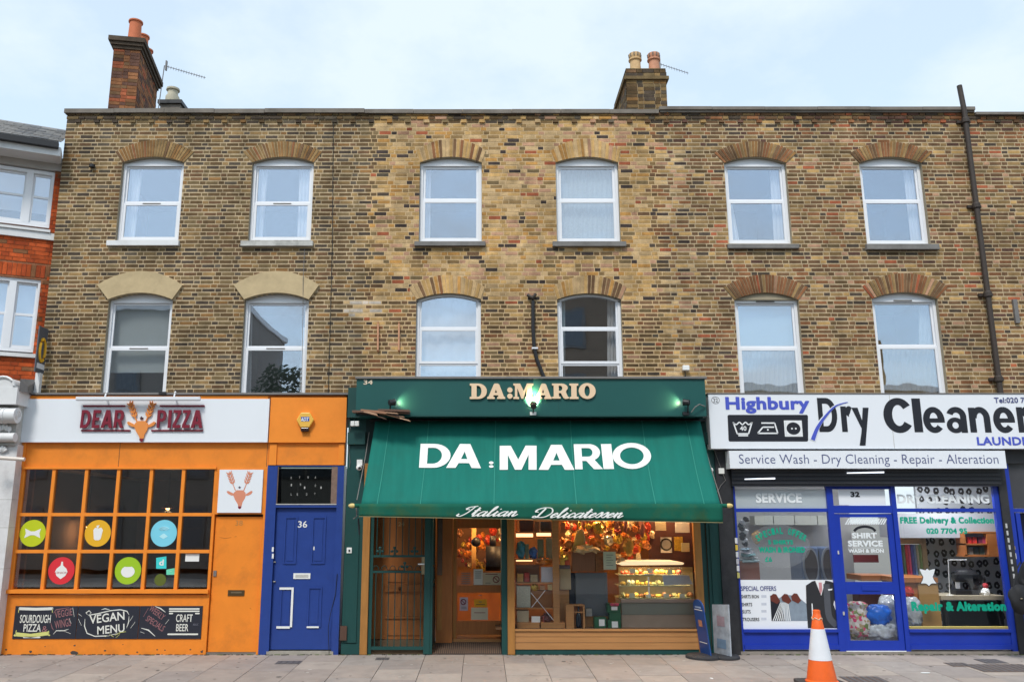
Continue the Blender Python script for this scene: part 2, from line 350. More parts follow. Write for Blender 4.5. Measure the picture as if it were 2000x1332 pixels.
# bricks
PAL = {'g': (('umber', 32), ('olive', 20), ('char', 13), ('tan', 13), ('slate', 9), ('ginger', 6), ('brown', 10)),
       'y': (('yellow', 34), ('pale', 24), ('gold', 10), ('pink', 11), ('tan', 8), ('ink', 7), ('red', 2.2), ('olive', 4)),
       'b': (('tan', 24), ('brown', 28), ('umber', 14), ('olive', 3), ('rust', 13), ('char', 9), ('yellow', 7), ('pink', 5), ('red', 1.5)),
       'w': (('chalk', 6), ('pale', 4)),
       'r': (('rust', 52), ('pink', 10), ('red', 5), ('tan', 16), ('brown', 18)),
       'ag': (('ginger', 34), ('tan', 44), ('brown', 10), ('rust', 8)), 'ab': (('tan', 30), ('rust', 34), ('brown', 30), ('ginger', 10)), 'ay': (('yellow', 42), ('pale', 26), ('gold', 14), ('pink', 8), ('rust', 7), ('brown', 4)),
       's': (('umber', 26), ('char', 28), ('olive', 18), ('slate', 12), ('brown', 10), ('tan', 6)),
       'p': (('brown', 26), ('plum', 18), ('rust', 18), ('tan', 14), ('char', 12), ('red', 5), ('yellow', 5)),
       'c': (('rust', 36), ('red', 14), ('plum', 40), ('brown', 22))}
def pick(p, q):
    t = q.random() * sum(k for _, k in PAL[p])
    for nme, k in PAL[p]:
        t -= k
        if t <= 0: return nme
    return PAL[p][0][0]
def pal_at(x, z, q):
    hi = house_of(x)
    for w_ in W[2:6]:
        if w_['zb'] - .30 < z < w_['zb'] - .02 and abs(x - w_['xc']) < w_['hw'] + .1 and q.random() < .7 - (w_['zb'] - z) * 1.6: return 's'
    if Z(618) < z < Z(583) and X(676, 600) < x < X(738, 600) and q.random() < .75: return 'w'
    if hi == 0:
        return 's' if z > Z(245) and q.random() < .5 else 'g'
    if hi == 1:
        if z > Z(240) and q.random() < .4: return 's'
        if z < Z(590): return 'b' if q.random() < .78 else 'g'
        k = (x - X1) / .35
        if k < 1 and q.random() > k: return 'g'
        k = (X2 - x) / .45
        if k < 1 and q.random() > k: return 'b'
        return 'y'
    if z > Z(262): return 'p'
    d_ = x - X2
    if d_ < .6 and q.random() < .4: return 'y'
    return 'b' if q.random() > .12 else 'p'
cand = [[], [], [], []]; q = random.Random(11)
z = ZB; row = 0
ztop = Z(222)
while z < ztop:
    zm = z + .032; fb = forbid(zm); proj = 0
    x = XL - (.17 if row % 2 else 0); stretch = (row % 2 == 0)
    dr = ztop - zm
    while x < XR:
        ln = (.210 if stretch else .0975) * q.uniform(.96, 1.02)
        a, b_ = max(x, XL), min(x + ln, XR); x += ln + .0145 + q.uniform(-.002, .002)
        isH = not stretch; stretch = not stretch
        if b_ - a < .025: continue
        pieces = [(a, b_)]
        for f0, f1 in fb:
            nw = []
            for p0, p1 in pieces:
                if p1 <= f0 or p0 >= f1: nw.append((p0, p1)); continue
                if p0 < f0: nw.append((p0, f0 - .002))
                if p1 > f1: nw.append((f1 + .002, p1))
            pieces = nw
        for p0, p1 in pieces:
            if p1 - p0 < .022: continue
            hi = house_of((p0 + p1) / 2)
            off = 0
            if dr < .155 and hi != 3 or dr < .12: off = .022         # corbelled courses under the coping
            elif dr < .23 and isH and hi != 9: off = .034    # dentil headers
            h_ = (.050 if house_of((p0 + p1) / 2) != 1 or zm < Z(590) else .057) + q.uniform(-.004, .004)
            pn = pal_at((p0 + p1) / 2, zm, q)
            cand[hi].append((p0, p1, z + q.uniform(-.002, .002), h_, -.003 - off - q.uniform(-.001, .002), pick(pn, q)))
    z += COURSE; row += 1
UNIT = {}
def unit_brick(c):
    if c not in UNIT:
        mb = MB(); mb.box(0, 1, 0, 1, 0, 1); me = bpy.data.meshes.new('brick'); me.from_pydata(mb.V, [], mb.F); me.materials.append(BR[c]); UNIT[c] = me
    return UNIT[c]
def add_unit(name, c, parent, x0, x1, y0, y1, z0, z1, rot=None):
    o = bpy.data.objects.new(name, unit_brick(c) if isinstance(c, str) else c); S.collection.objects.link(o); o.parent = parent
    g = parent['_o']; o.location = (x0 - g[0], y0 - g[1], z0 - g[2]); o.scale = (x1 - x0, y1 - y0, z1 - z0); return o
def c_y(z_):
    th = math.atan((z_ - CZ) / -CY); return 666 - F * tan(th - PITCH)
for hi in range(4):
    cs = [c for c in cand[hi] if not (hi < 3 and (c[2] < Z(762)) )]
    hid = [c for c in cand[hi] if (hi < 3 and (c[2] < Z(762)))]
    # the largest in the picture: full stretchers, nearest the camera first
    vis = [c for c in cs if c[1] < X(1990, c_y(c[2])) ]
    vis.sort(key=lambda c: -((c[1] - c[0]) * (1 if c[1] - c[0] < .2 else 1.2) - .004 * (c[2] - ZB)))
    single = vis[:296]; ids = set(id(c) for c in single)
    for c in single: add_unit('brick', c[5], houses[hi], c[0], c[1], c[4], .03, c[2], c[2] + c[3])
    names = sorted({c[5] for c in cand[hi]}); mb = MB()
    for c in cs + hid:
        if id(c) in ids: continue
        mb.box(c[0], c[1], c[4], .03, c[2], c[2] + c[3], names.index(c[5]))
    stuff(mb.build('brickwork', [BR[n] for n in names], houses[hi]))
# arches, lintels
def mk_arch(w_, parent, nv=20, pal='g'):
    K = 14; pts = [(w_['xc'] + w_['hw'] * (2 * k / K - 1), wint(w_, 2 * k / K - 1)) for k in range(K + 1)]
    pte = [(w_['ec'] + w_['eh'] * (2 * k / K - 1), wext(w_, 2 * k / K - 1)) for k in range(K + 1)]
    mb = MB()
    if pal == 'stone':
        for k in range(K):
            p = [pts[k], pts[k + 1], pte[k + 1], pte[k]]
            mb.face([(x_, -.05, z_) for x_, z_ in p])
            mb.face([(pts[k][0], -.05, pts[k][1]), (pts[k][0], .1, pts[k][1]), (pts[k + 1][0], .1, pts[k + 1][1]), (pts[k + 1][0], -.05, pts[k + 1][1])])
            mb.face([(pte[k][0], -.05, pte[k][1]), (pte[k + 1][0], -.05, pte[k + 1][1]), (pte[k + 1][0], .02, pte[k + 1][1]), (pte[k][0], .02, pte[k][1])])
        for e0, e1 in ((pts[0], pte[0]), (pte[-1], pts[-1])): mb.face([(e0[0], -.05, e0[1]), (e1[0], -.05, e1[1]), (e1[0], .02, e1[1]), (e0[0], .02, e0[1])])
        return mb.build('lintel', M['cream'], parent)
    for k in range(K):
        p = [pts[k], pts[k + 1], pte[k + 1], pte[k]]; mb.face([(x_, -.004, z_) for x_, z_ in p])
    ar = mb.build('arch', M['mortar_yel'] if pal == 'y' else M['mortar_dark'], parent)
    q = random.Random(int(w_['xc'] * 100))
    for k in range(nv):
        t0 = 2 * (k + .12) / nv - 1; t1 = 2 * (k + .88) / nv - 1
        f = lambda t, e: ((w_['ec'] + w_['eh'] * t), wext(w_, t)) if e else ((w_['xc'] + w_['hw'] * t), wint(w_, t))
        a, b_, c, d = f(t0, 0), f(t1, 0), f(t1, 1), f(t0, 1); y0 = -.014 - q.uniform(0, .003)
        m2 = MB(); m2.hexa([(a[0], y0, a[1]), (b_[0], y0, b_[1]), (c[0], y0, c[1]), (d[0], y0, d[1]), (a[0], .08, a[1]), (b_[0], .08, b_[1]), (c[0], .02, c[1]), (d[0], .02, d[1])])
        m2.build('brick', BR[pick({'g': 'ag', 'y': 'ay', 'b': 'ab', 'r': 'r'}[pal], q)], ar)
    return ar
for w_ in W: mk_arch(w_, houses[w_['h']], 19 if w_['h'] == 1 else 26, w_['pal'])
# windows
def mk_window(i, w_):
    h = houses[w_['h']]; xl, xr, zb, zsp, zap = w_['xl'] + .004, w_['xr'] - .004, w_['zb'], w_['zsp'], w_['zap']
    xc, hw = (xl + xr) / 2, (xr - xl) / 2; y0, y1 = .075, .15; fw = .05
    K = 12; arc = [(xc + hw * (2 * k / K - 1), wint(w_, 2 * k / K - 1) - .003) for k in range(K + 1)]
    kind = w_['kind']; zh = zsp - .035 if kind != 'arc' else zsp - .01
    if kind == 'wood': zh = Z(590)
    wd = MB(); side = fw
    if w_['h'] == 0 and i in (6, 7): side = .04
    wd.box(xl, xl + side, y0, y1, zb, zh - .001); wd.box(xr - side, xr, y0, y1, zb, zh - .001); wd.box(xl + side, xr - side, y0 + .002, y1, zb, zb + .05)
    # head: follows the arch
    if kind == 'arc':
        for k in range(K):
            a, b_ = arc[k], arc[k + 1]
            wd.hexa([(a[0], y0, a[1] - .035), (b_[0], y0, b_[1] - .035), (b_[0], y0, b_[1]), (a[0], y0, a[1]), (a[0], y1, a[1] - .035), (b_[0], y1, b_[1] - .035), (b_[0], y1, b_[1]), (a[0], y1, a[1])])
    else:
        wd.box(xl, xr, y0 - .004, y1, zh, zh + .045)
        wd.prism([(xr, zh + .046)] + list(reversed([(x_, max(z_, zh + .047)) for x_, z_ in arc])) + [(xl, zh + .046)], y0 + .012 if kind != 'wood' else .03, y1, 1 if kind == 'wood' else 0)
    win = wd.build('window', [M['white'], M['jamb']], h)
    zr = Z(w_['rail'], .12)
    top = zh - .002; 
    def sash(z0, z1, y_, b0, arct=False):
        s = MB(); s.box(xl + side + .001, xl + side + b0, y_, y_ + .03, z0, z1); s.box(xr - side - b0, xr - side - .001, y_, y_ + .03, z0, z1)
        s.box(xl + side + b0, xr - side - b0, y_ + .001, y_ + .03, z0, z0 + b0)
        if not arct: s.box(xl + side + b0, xr - side - b0, y_ + .001, y_ + .03, z1 - b0, z1)
        s.build('sash', M['white'], win)
        p = MB()
        if arct:
            a2 = [(x_, z_ - .02) for x_, z_ in arc if xl + side < x_ < xr - side]
            p.prism([(xl + side, z0 + b0), (xr - side, z0 + b0)] + list(reversed(a2)), y_ + .012, y_ + .018)
        else: p.box(xl + side + b0 - .003, xr - side - b0 + .003, y_ + .012, y_ + .018, z0 + b0 - .003, z1 - b0 + .003)
        p.build('pane', M['glass'], win)
    if kind == 'arc':
        z2 = Z(711, .12)
        sash(zr, top, .105, .03, True); sash(z2, zr - .002, .09, .045); sash(zb + .05, z2 - .002, .105, .03)
    else:
        bt = .045 if kind == 'double' else .036
        sash(zr, top, .11, bt); sash(zb + .05, zr - .003, .085, .045)
        if i in (0, 1, 6, 7): MB().box(xc - .16, xc + .16, .078, .0849, zr - .022, zr - .006).build('vent', M['coping'], win)
        if i in (10, 11): MB().box(xc - .16, xc + .16, .06, .0705, zh + .012, zh + .034).build('vent', M['sillstone'], win)
    # sill
    sp = {0: (211, 351, 470, 479.5, 'whitepaint'), 1: (472, 612, 471, 480.5, 'offwhite'), 2: (810, 948, 472, 480, 'sillstone'), 3: (1079, 1222, 472, 481, 'sillstone'), 4: (1420, 1558, 477, 485, 'sillstone'), 5: (1690, 1831, 477, 487, 'sillstone')}.get(i)
    if sp:
        a, b_ = X(sp[0], sp[3]) , X(sp[1], sp[3]); zt_, zb_ = Z(sp[2], -.06), Z(sp[3], -.06)
        s = MB(); s.hexa([(a, -.075, zb_), (b_, -.075, zb_), (b_, -.075, zt_), (a, -.075, zt_), (a, .07, zb_), (b_, .07, zb_), (b_, .07, zt_ + .02), (a, .07, zt_ + .02)]); s.build('sill', M[sp[4]], win)
for i, w_ in enumerate(W): mk_window(i, w_)
# curtains and blinds, things of their own hanging behind the glass
def fold(px0, px1, y0_, y1_, w_, mat, label, name='curtain', px0b=None, px1b=None, folds=9, Y=.24, amp=.02):
    """hanging cloth between photo columns at the top and the bottom of the window"""
    zt_, zb_ = Z(y0_, Y), Z(y1_, Y); xa, xb = X(px0, y0_, Y), X(px1, y0_, Y); xab, xbb = X(px0b if px0b else px0, y1_, Y), X(px1b if px1b else px1, y1_, Y)
    mb = MB(); n_ = folds * 6; rr = random.Random(int(px0))
    ph = [rr.uniform(-.5, .5) for _ in range(n_ + 1)]
    for k in range(n_ + 1):
        t = k / n_; yy = Y + amp * sin(2 * pi * folds * t + ph[k] * .5)
        mb.V.append((xa + (xb - xa) * t, yy, zt_)); mb.V.append((xab + (xbb - xab) * t, yy * 1.02, zb_))
    for k in range(n_): mb.F.append((2 * k, 2 * k + 1, 2 * k + 3, 2 * k + 2)); mb.M.append(0)
    tag(mb.build(name, mat, smooth=True), label, 'blind' if 'blind' in name else 'curtain', 'curtains and blinds in the upper windows')
C = M['curtain']
fold(240, 281, 312, 472, 0, C, 'white curtain hanging at one side of the top floor window nearest the red chimney', px0b=232, px1b=262, folds=5)
fold(494, 525, 312, 472, 1, C, 'white curtain on the side nearer the red chimney in the second top floor window', px0b=488, px1b=512, folds=4)
fold(586, 613, 312, 472, 1, C, 'white curtain on the side nearer the deli in the second top floor window', px0b=580, px1b=606, folds=4)
fold(826, 842, 315, 472, 2, C, 'narrow lace curtain at the edge of the third top floor window', px0b=826, px1b=840, folds=2)
fold(1092, 1204, 315, 472, 3, pm('lace_net', (.62, .74, .82), .9, .2, 30), 'patterned net curtain filling the top floor window left of the yellow chimney', folds=12, amp=.01)
fold(1502, 1530, 315, 478, 4, C, 'white curtain on the far side of the fifth top floor window', px0b=1512, px1b=1542, folds=4)
fold(1424, 1430, 400, 478, 4, C, 'narrow drawn back curtain low in the fifth top floor window', px0b=1424, px1b=1446, folds=3)
fold(1762, 1794, 315, 478, 5, C, 'white curtain in the top floor window beside the drainpipe', px0b=1780, px1b=1808, folds=5)
fold(216, 336, 575, 728, 6, M['blind'], 'grey green roman blind half lowered in the window above the pizza board', 'window_blind', px0b=208, px1b=328, folds=1, amp=.004)
fold(482, 494, 580, 775, 7, C, 'thin white curtain strip beside the reflection in the window above the alarm box', px0b=474, px1b=490, folds=2)
fold(590, 603, 640, 775, 7, C, 'thin curtain edge near the jamb of the window above the alarm box', px0b=584, px1b=600, folds=2)
fold(815, 939, 577, 760, 8, pm('bright_net', (.80, .86, .9), .9, .03, 20), 'bright white net curtain filling the window above the deli spotlight', folds=4, amp=.015)
fold(1094, 1104, 580, 760, 9, M['blind'], 'pale curtain strip on the pipe side of the dark first floor window', folds=2)
fold(1186, 1212, 578, 760, 9, C, 'white patterned curtain on the dry cleaner side of the dark first floor window', folds=4)
fold(1440, 1560, 578, 683, 10, pm('teal_blind', (.52, .68, .70), .9, .03, 20), 'pale teal roller blind in the first floor window left of the chimney reflection', 'window_blind', folds=1, amp=.004)
fold(1442, 1566, 683, 790, 10, pm('ecru_net', (.50, .49, .42), .9, .06, 20), 'cream net curtain under the pale teal blind', folds=14, amp=.015, Y=.27)
fold(1722, 1850, 683, 790, 11, M['beige'], 'beige drawn curtain behind the lower sash beside the drainpipe', folds=13, amp=.02)
fold(1795, 1835, 576, 683, 11, pm('grey_net', (.50, .56, .58), .9, .05, 20), 'grey net curtain behind the upper sash beside the drainpipe', folds=5, amp=.012)
# coping stones and string
def coping(hi, px0, px1, yt, yb, step, y0=-.07, mat='coping'):
    a, b_ = X(px0, yt, y0), X(px1, yt, y0); n_ = max(1, round((b_ - a) / step)); q = random.Random(hi * 7 + int(yt))
    for k in range(n_):
        x0_, x1_ = a + (b_ - a) * k / n_, a + (b_ - a) * (k + 1) / n_; dz = q.uniform(-.004, .004)
        MB().box(x0_ + .003, x1_ - .003, y0 + q.uniform(0, .006), .34, Z(yb, y0) + dz, Z(yt, y0) + dz).build('coping_stone', M[mat], houses[hi])
coping(0, 125, 712, 212, 220, .95); coping(1, 712, 1287, 213.5, 221, .95); coping(2, 1288, 1905, 208, 214, .9, -.09); coping(3, 1906, 2300, 219, 224, 1.0)
coping(2, 1289, 1904, 215, 219.5, 1.9, -.06)
# soot-dark drainpipe between the last two houses, cable, brackets
dp = thing('drainpipe', (X(1920, 500, -.1), -.1, 0), 'tall brown iron drainpipe rising past the parapet beside the last house', 'drainpipe')
xt, xb = X(1881, 200, -.1), X(1953, 760, -.1)
MB().tube([(xt - .03, -.1, Z(168, -.1)), (xt, -.1, Z(215, -.1)), ((xt + xb) / 2, -.1, Z(490, -.1)), (xb, -.1, Z(790, -.1))], .045, 12).build('pipe', M['iron'], dp, smooth='auto')
for yy in (236, 402, 575, 740):
    t = (Z(200) - Z(yy)) / (Z(200) - Z(760)); xx = xt + (xb - xt) * t; zz = Z(yy, -.1)
    c = MB(); c.lathe([(.058, -.05), (.066, -.04), (.066, .03), (.055, .05)], (xx, -.1, zz), 12); c.box(xx - .12, xx + .12, -.05, .0, zz - .02, zz + .03); c.build('collar', M['iron'], dp)
pq = thing('waste_pipe', (X(1045, 650, -.06), -.06, 0), 'black plastic waste pipe curving down between the two deli windows', 'pipe')
MB().tube([(X(1040, 580, -.05), .0, Z(580)), (X(1041, 590, -.06), -.06, Z(590)), (X(1041, 640, -.06), -.06, Z(640)), (X(1043, 680, -.06), -.06, Z(680)), (X(1049, 705, -.06), -.06, Z(705)), (X(1064, 738, -.06), -.06, Z(742))], .032, 8).build('pipe', M['black'], pq, smooth='auto')
mb = MB(); mb.tube([(X(1031, 585, -.07), -.04, Z(576, -.05)), (X(1040, 583, -.07), -.09, Z(583, -.05)), (X(1046, 583, -.07), -.05, Z(575, -.05))], .03, 8)
mb.build('junction', M['iron'], pq); MB().box(X(1037, 600), X(1049, 600), -.1, -.0, Z(681, -.1), Z(678, -.1)).build('clip', M['white'], pq)
MB().tube([(X(1062, 738, -.06), -.02, Z(738, -.06)), (X(1055, 738, -.06), -.06, Z(742, -.06))], .03, 8).build('elbow', M['black'], pq)
for k, (xp, lb) in enumerate(((738, 'bare copper pipe stub fixed upright on the brick, nearer the pizza shop'), (779, 'bare copper pipe stub fixed upright on the brick, nearer the deli window'))):
    mb = MB(); mb.tube([(X(xp, 630, -.05), -.02, Z(629, -.04)), (X(xp, 650, -.05), -.045, Z(633, -.04)), (X(xp, 684, -.05), -.045, Z(684, -.04)), (X(xp, 684, -.05), 0, Z(686, -.04))], .017, 8)
    tag(mb.build('copper_pipe', pm('copper%d' % k, (.6, .3, .17), .4, .1)), lb, 'pipe', 'copper pipe stubs on the deli wall')
cab = MB(); cab.tube([(X(651, 222, -.02), -.02, Z(222, -.02)), (X(649, 480, -.02), -.02, Z(480, -.02)), (X(641, 768, -.02), -.02, Z(768, -.02))], .005, 6)
tag(cab.build('cable', M['black']), 'black cable running straight down the brown brick wall', 'cable')
cab = MB(); cab.tube([(X(595, 485, -.02), -.02, Z(485, -.02)), (X(592, 545, -.07), -.07, Z(545, -.07)), (X(592, 590, -.04), -.04, Z(590, -.04)), (X(589, 768, -.04), -.04, Z(768, -.04))], .005, 6)
tag(cab.build('cable', M['lead']), 'thin grey cable hanging over the cream stone head above the alarm box', 'cable')
mb = MB(); mb.box(X(1975, 585), X(1983, 585), -.05, 0, Z(632), Z(586)); tag(mb.build('wall_bracket', M['lead']), 'short grey metal bracket on the last brick house', 'bracket')
mb = MB(); mb.lathe([(.0, -.06), (.05, -.05), (.05, 0)], (X(180, 322, -.04), -.04, Z(322, -.04)), 10); tag(mb.build('wall_vent', M['black']), 'small black vent stub in the brickwork near the far corner', 'vent')
# ---------------------------------------------------------------- chimneys (parts of their houses), aerials
def brick_skin(mb, x0, x1, yf, z0, z1, names, p, q, axis='x', ycorner=0):
    """brick face with recessed joints; axis x: front face at y=yf, axis y: side face at x=yf running from x0..x1 in y"""
    z = z0; row = 0
    while z < z1 - .03:
        t = x0 - (.12 if row % 2 else 0); st = row % 2 == 0
        while t < x1:
            ln = (.215 if st else .1025) * q.uniform(.96, 1.02); a, b_ = max(t, x0), min(t + ln, x1); t += ln + .01; st = not st
            if b_ - a < .025: continue
            o_ = q.uniform(-.003, .003)
            if axis == 'x': mb.box(a, b_, yf - .008 + o_, yf + .03, z, min(z + .0635, z1), names.index(pick(p, q)))
            else:
                s_ = ycorner; mb.box(min(yf + s_ * (.008 + o_), yf - s_ * .03), max(yf + s_ * (.008 + o_), yf - s_ * .03), a, b_, z, min(z + .0635, z1), names.index(pick(p, q)))
        z += COURSE; row += 1
q = random.Random(5)
def chimney(hi, xa, xb, y0, y1, z0, zt, pal, side, mort, steps):
    st = MB(); st.box(xa, xb, y0, y1, z0, zt)
    ch = st.build('chimney', mort, houses[hi])
    names = sorted({n for n, _ in PAL[pal]} | {n for n, _ in PAL['s']}); mb = MB()
    brick_skin(mb, xa, xb, y0, z0, steps[0][0] - .01, names, pal, q)
    brick_skin(mb, y0 + .03, y1, xb if side > 0 else xa, z0, steps[0][0] - .01, names, pal, q, 'y', side)
    stuff(mb.build('brickwork', [BR[n] for n in names], ch))
    for z_0, z_1, ov in steps:
        m2 = MB(); m2.box(xa - ov, xb + ov, y0 - ov, y1 + ov, z_0, z_1 - .001); m2.build('corbel_course', BR['s' and 'char'] if pal == 'c' else BR['olive'], ch)
    return ch
def pot(x, y, z0, h, r, mat, ch, kind):
    m2 = MB()
    if kind == 'plain': pr = [(r * .98, 0), (r * .88, h * .85), (r * .9, h * .93), (r * 1.06, h * .94), (r * 1.06, h), (r * .8, h), (r * .75, h * .7)]
    elif kind == 'louvre': pr = [(r, 0), (r * .9, h * .62), (r * 1.15, h * .66), (r * 1.15, h * .71), (r * .9, h * .73), (r * .95, h * .8), (r * 1.08, h * .88), (r * 1.02, h * .98), (r * .75, h), (r * .7, h * .8)]
    else: pr = [(r, 0), (r, h * .45), (r * .75, h * .6), (r * .75, h * .82), (r * .98, h * .86), (r * .95, h * .97), (r * .5, h)]
    m2.lathe(pr, (x, y, z0), 18); o = m2.build('chimney_pot', mat, ch, smooth='auto')
    m3 = MB(); m3.lathe([(r * 1.35, 0), (r * 1.1, .05)], (x, y, z0 - .02), 12); m3.build('flaunching', M['coping'], ch)
    if kind == 'louvre':
        for k in range(10):
            a = 2 * pi * k / 10; m4 = MB(); rr = r * 1.08
            m4.tube([(x + rr * .95 * cos(a), y + rr * .95 * sin(a), z0 + h * .8), (x + rr * cos(a), y + rr * sin(a), z0 + h * .95)], .012, 5); m4.build('louvre', M['coping'], ch)
Yc = 1.5; ca, cb_ = (X(226, 105, Yc) + X(213, 208, Yc)) / 2, (X(275, 105, Yc) + X(262, 208, Yc)) / 2; ztc = Z(79, Yc)
ch1 = chimney(0, ca, cb_, Yc, 3.15, 8.6, ztc - .06, 'c', 1, M['mortar_red'], [(ztc - .24, ztc - .17, .03), (ztc - .17, ztc - .10, .065), (ztc - .10, ztc, .10)])
piv = (cb_ - ch1['_o'][0], Yc, 0); ra_ = R(9.4); ch1.rotation_euler = (0, 0, ra_); ch1.location = (piv[0] - piv[0] * cos(ra_) + piv[1] * sin(ra_), piv[1] - piv[0] * sin(ra_) - piv[1] * cos(ra_), 0)
for (px_, Y_) in ((263, 1.66), (279, 2.2), (289, 2.75)):
    x_ = X(px_, 70, Y_); ux, uy = x_ - cb_, Y_ - Yc; x_, Y_ = cb_ + ux * cos(ra_) + uy * sin(ra_), Yc - ux * sin(ra_) + uy * cos(ra_); pot(x_, Y_, ztc, .52, .135, M['terracotta'], ch1, 'plain')
Ys = 4.2; sa, sb = X(309, 205, Ys), X(356, 205, Ys); zts = Z(197, Ys)
ch2 = MB().box(sa + .05, sb - .05, Ys, Ys + 1.2, 8.6, zts - .09).build('chimney', M['coping'], houses[0])
MB().box(sa, sb, Ys - .06, Ys + 1.26, zts - .09, zts).build('slab', M['black'], ch2)
pot(X(337, 190, Ys + .2), Ys + .2, zts, .42, .16, M['palepot'], ch2, 'tall'); pot(X(345, 195, Ys + .75), Ys + .75, zts, .4, .16, M['palepot'], ch2, 'tall')
Yr = 1.0; ra, rb = X(1224, 180, Yr), X(1302, 180, Yr); ztr = Z(134, Yr)
ch3 = chimney(1, ra, rb, Yr, 2.5, 8.6, ztr - .02, 'g', -1, M['mortar_dark'], [(Z(157, Yr), Z(151, Yr), .05), (Z(151, Yr), Z(142, Yr), .012), (Z(142, Yr), ztr, .0)])
names = sorted({n for n, _ in PAL['s']}); mb = MB(); brick_skin(mb, ra, rb, Yr - .012, Z(150, Yr), ztr - .01, names, 's', q); stuff(mb.build('brickwork', [BR[n] for n in names], ch3))
pot(X(1240, 110, 1.25), 1.25, ztr, .46, .115, M['buff'], ch3, 'louvre'); pot(X(1276.5, 110, 1.25), 1.25, ztr, .46, .115, pm('pink_pot', (.58, .27, .16), .75, .2, 6, dirt=.3), ch3, 'louvre')
pot(X(1248, 120, 2.0), 2.05, ztr, .3, .11, M['terracotta'], ch3, 'plain')
def aerial(name, base, top, bend, label, nel, r=.012):
    t = thing(name, base, label, 'aerial'); m1 = MB(); m1.tube([base, top], r, 6); m1.build('mast', M['lead'], t)
    m2 = MB(); m2.tube([top, bend], r * .7, 5); m2.build('boom', M['lead'], t)
    for k in range(nel):
        f = (k + .5) / nel; p = [top[i] + (bend[i] - top[i]) * f for i in range(3)]; hh = .11 if k else .16
        m3 = MB(); m3.tube([(p[0], p[1], p[2] - hh * .4), (p[0], p[1] + .02, p[2] + hh * .4)], r * .45, 4); m3.build('element', M['lead'], t)
    m4 = MB(); m4.box(top[0] + .03, top[0] + .06, top[1] - .03, top[1] + .03, top[2] - .12, top[2] + .12); m4.build('reflector', M['lead'], t)
    return t
Ya = 3.9
aerial('tv_aerial', (X(310, 205, Ya), Ya, Z(214, Ya)), (X(321, 130, Ya), Ya, Z(129, Ya)), (X(396, 143, Ya), Ya + .2, Z(144, Ya)), 'thin television aerial on a tall mast between the red chimney and pale pots', 16)
aerial('tv_aerial', (X(1290, 160, 2.3), 2.3, ztr - .4), (X(1284, 124, 2.3), 2.3, Z(124, 2.3)), (X(1347, 138, 2.3), 2.4, Z(139, 2.3)), 'thin television aerial reaching out behind the yellow chimney', 12, .009)
# ---------------------------------------------------------------- red corner house at the far left, turned towards the side street
ND = (.92, .392); NA = (XL + .03, .14)
nn = (ND[1], -ND[0], 0)
def ns(px, py, off=0):
    p = PL(px, py, (NA[0] + nn[0] * off, NA[1] + nn[1] * off, 0), nn); return ((p[0] - NA[0]) * ND[0] + (p[1] - NA[1]) * ND[1], p[2])
def npt(s, d, z): return (NA[0] + ND[0] * s + nn[0] * d, NA[1] + ND[1] * s + nn[1] * d, z)
def nbox(mb, s0, s1, d0, d1, z0, z1, m=0):
    """d measured towards the viewer, d1 > d0"""
    return mb.hexa([npt(s0, d1, z0), npt(s1, d1, z0), npt(s1, d1, z1), npt(s0, d1, z1), npt(s0, d0, z0), npt(s1, d0, z0), npt(s1, d0, z1), npt(s0, d0, z1)], m)
red = thing('corner_house', (XL - .8, 0, 0), 'bright red brick house with white sash windows at the far left edge', 'house')
sL = -2.6
zs_ = lambda py, px=60, off=0: ns(px, py, off)[1]
wt_u, wb_u = zs_(330), zs_(446); wt_l, wb_l = zs_(545), zs_(693)
su0, su1 = ns(2, 380)[0] - 1.4, ns(102, 390)[0]; sl0, sl1 = ns(20, 620)[0] - 1.6, ns(72, 620)[0]
ztop_n = zs_(328)
wl = MB()
nbox(wl, sL, 0, -.3, -.0, wb_u, wb_u + .001); 
for (a, b_, z0, z1) in ((su1, 0, wb_u, ztop_n), (sL, su0, wb_u, ztop_n), (sL, 0, wt_l, wb_u), (sl1, 0, wb_l, wt_l), (sL, sl0, wb_l, wt_l), (sL, 0, 0, wb_l)): nbox(wl, a, b_, -.35, 0, z0, z1)
wl.build('wall', M['mortar_red'], red)
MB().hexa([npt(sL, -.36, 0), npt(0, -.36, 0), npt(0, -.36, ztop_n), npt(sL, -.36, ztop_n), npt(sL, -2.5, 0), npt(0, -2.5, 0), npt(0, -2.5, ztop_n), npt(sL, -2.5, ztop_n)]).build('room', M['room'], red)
q = random.Random(3); cn = 0; lst = []
z = zs_(775); row = 0; soldier = (zs_(541), zs_(517))
while z < ztop_n - .05:
    t = sL + .9 - (.17 if row % 2 else 0); st = row % 2 == 0
    while t < 0:
        ln = (.215 if st else .1025); a, b_ = t, min(t + ln, 0); t += ln + .009; st = not st; zm = z + .032
        if b_ - a < .03: continue
        if wb_u - .17 < zm < wb_u + .0: continue
        if soldier[0] - .02 < zm < soldier[1] + .01 and a > sl0 - .1 and b_ < sl1 + .16: continue
        if wb_u < zm < ztop_n and b_ > su0 and a < su1:
            if b_ > su1 + .03: a = su1 + .004
            else: continue
        if wb_l - .05 < zm < wt_l and b_ > sl0 and a < sl1:
            if b_ > sl1 + .03: a = sl1 + .004
            else: continue
        lst.append((a, b_, z))
    z += COURSE; row += 1
k = 0
while True:
    s0 = sl1 + .12 - k * .0735
    if s0 < sl0: break
    lst.append((s0 - .065, s0, soldier[0], soldier[1])); k += 1
lst.sort(key=lambda c: -c[1]); rest = MB()
ang = math.atan2(ND[1], ND[0])
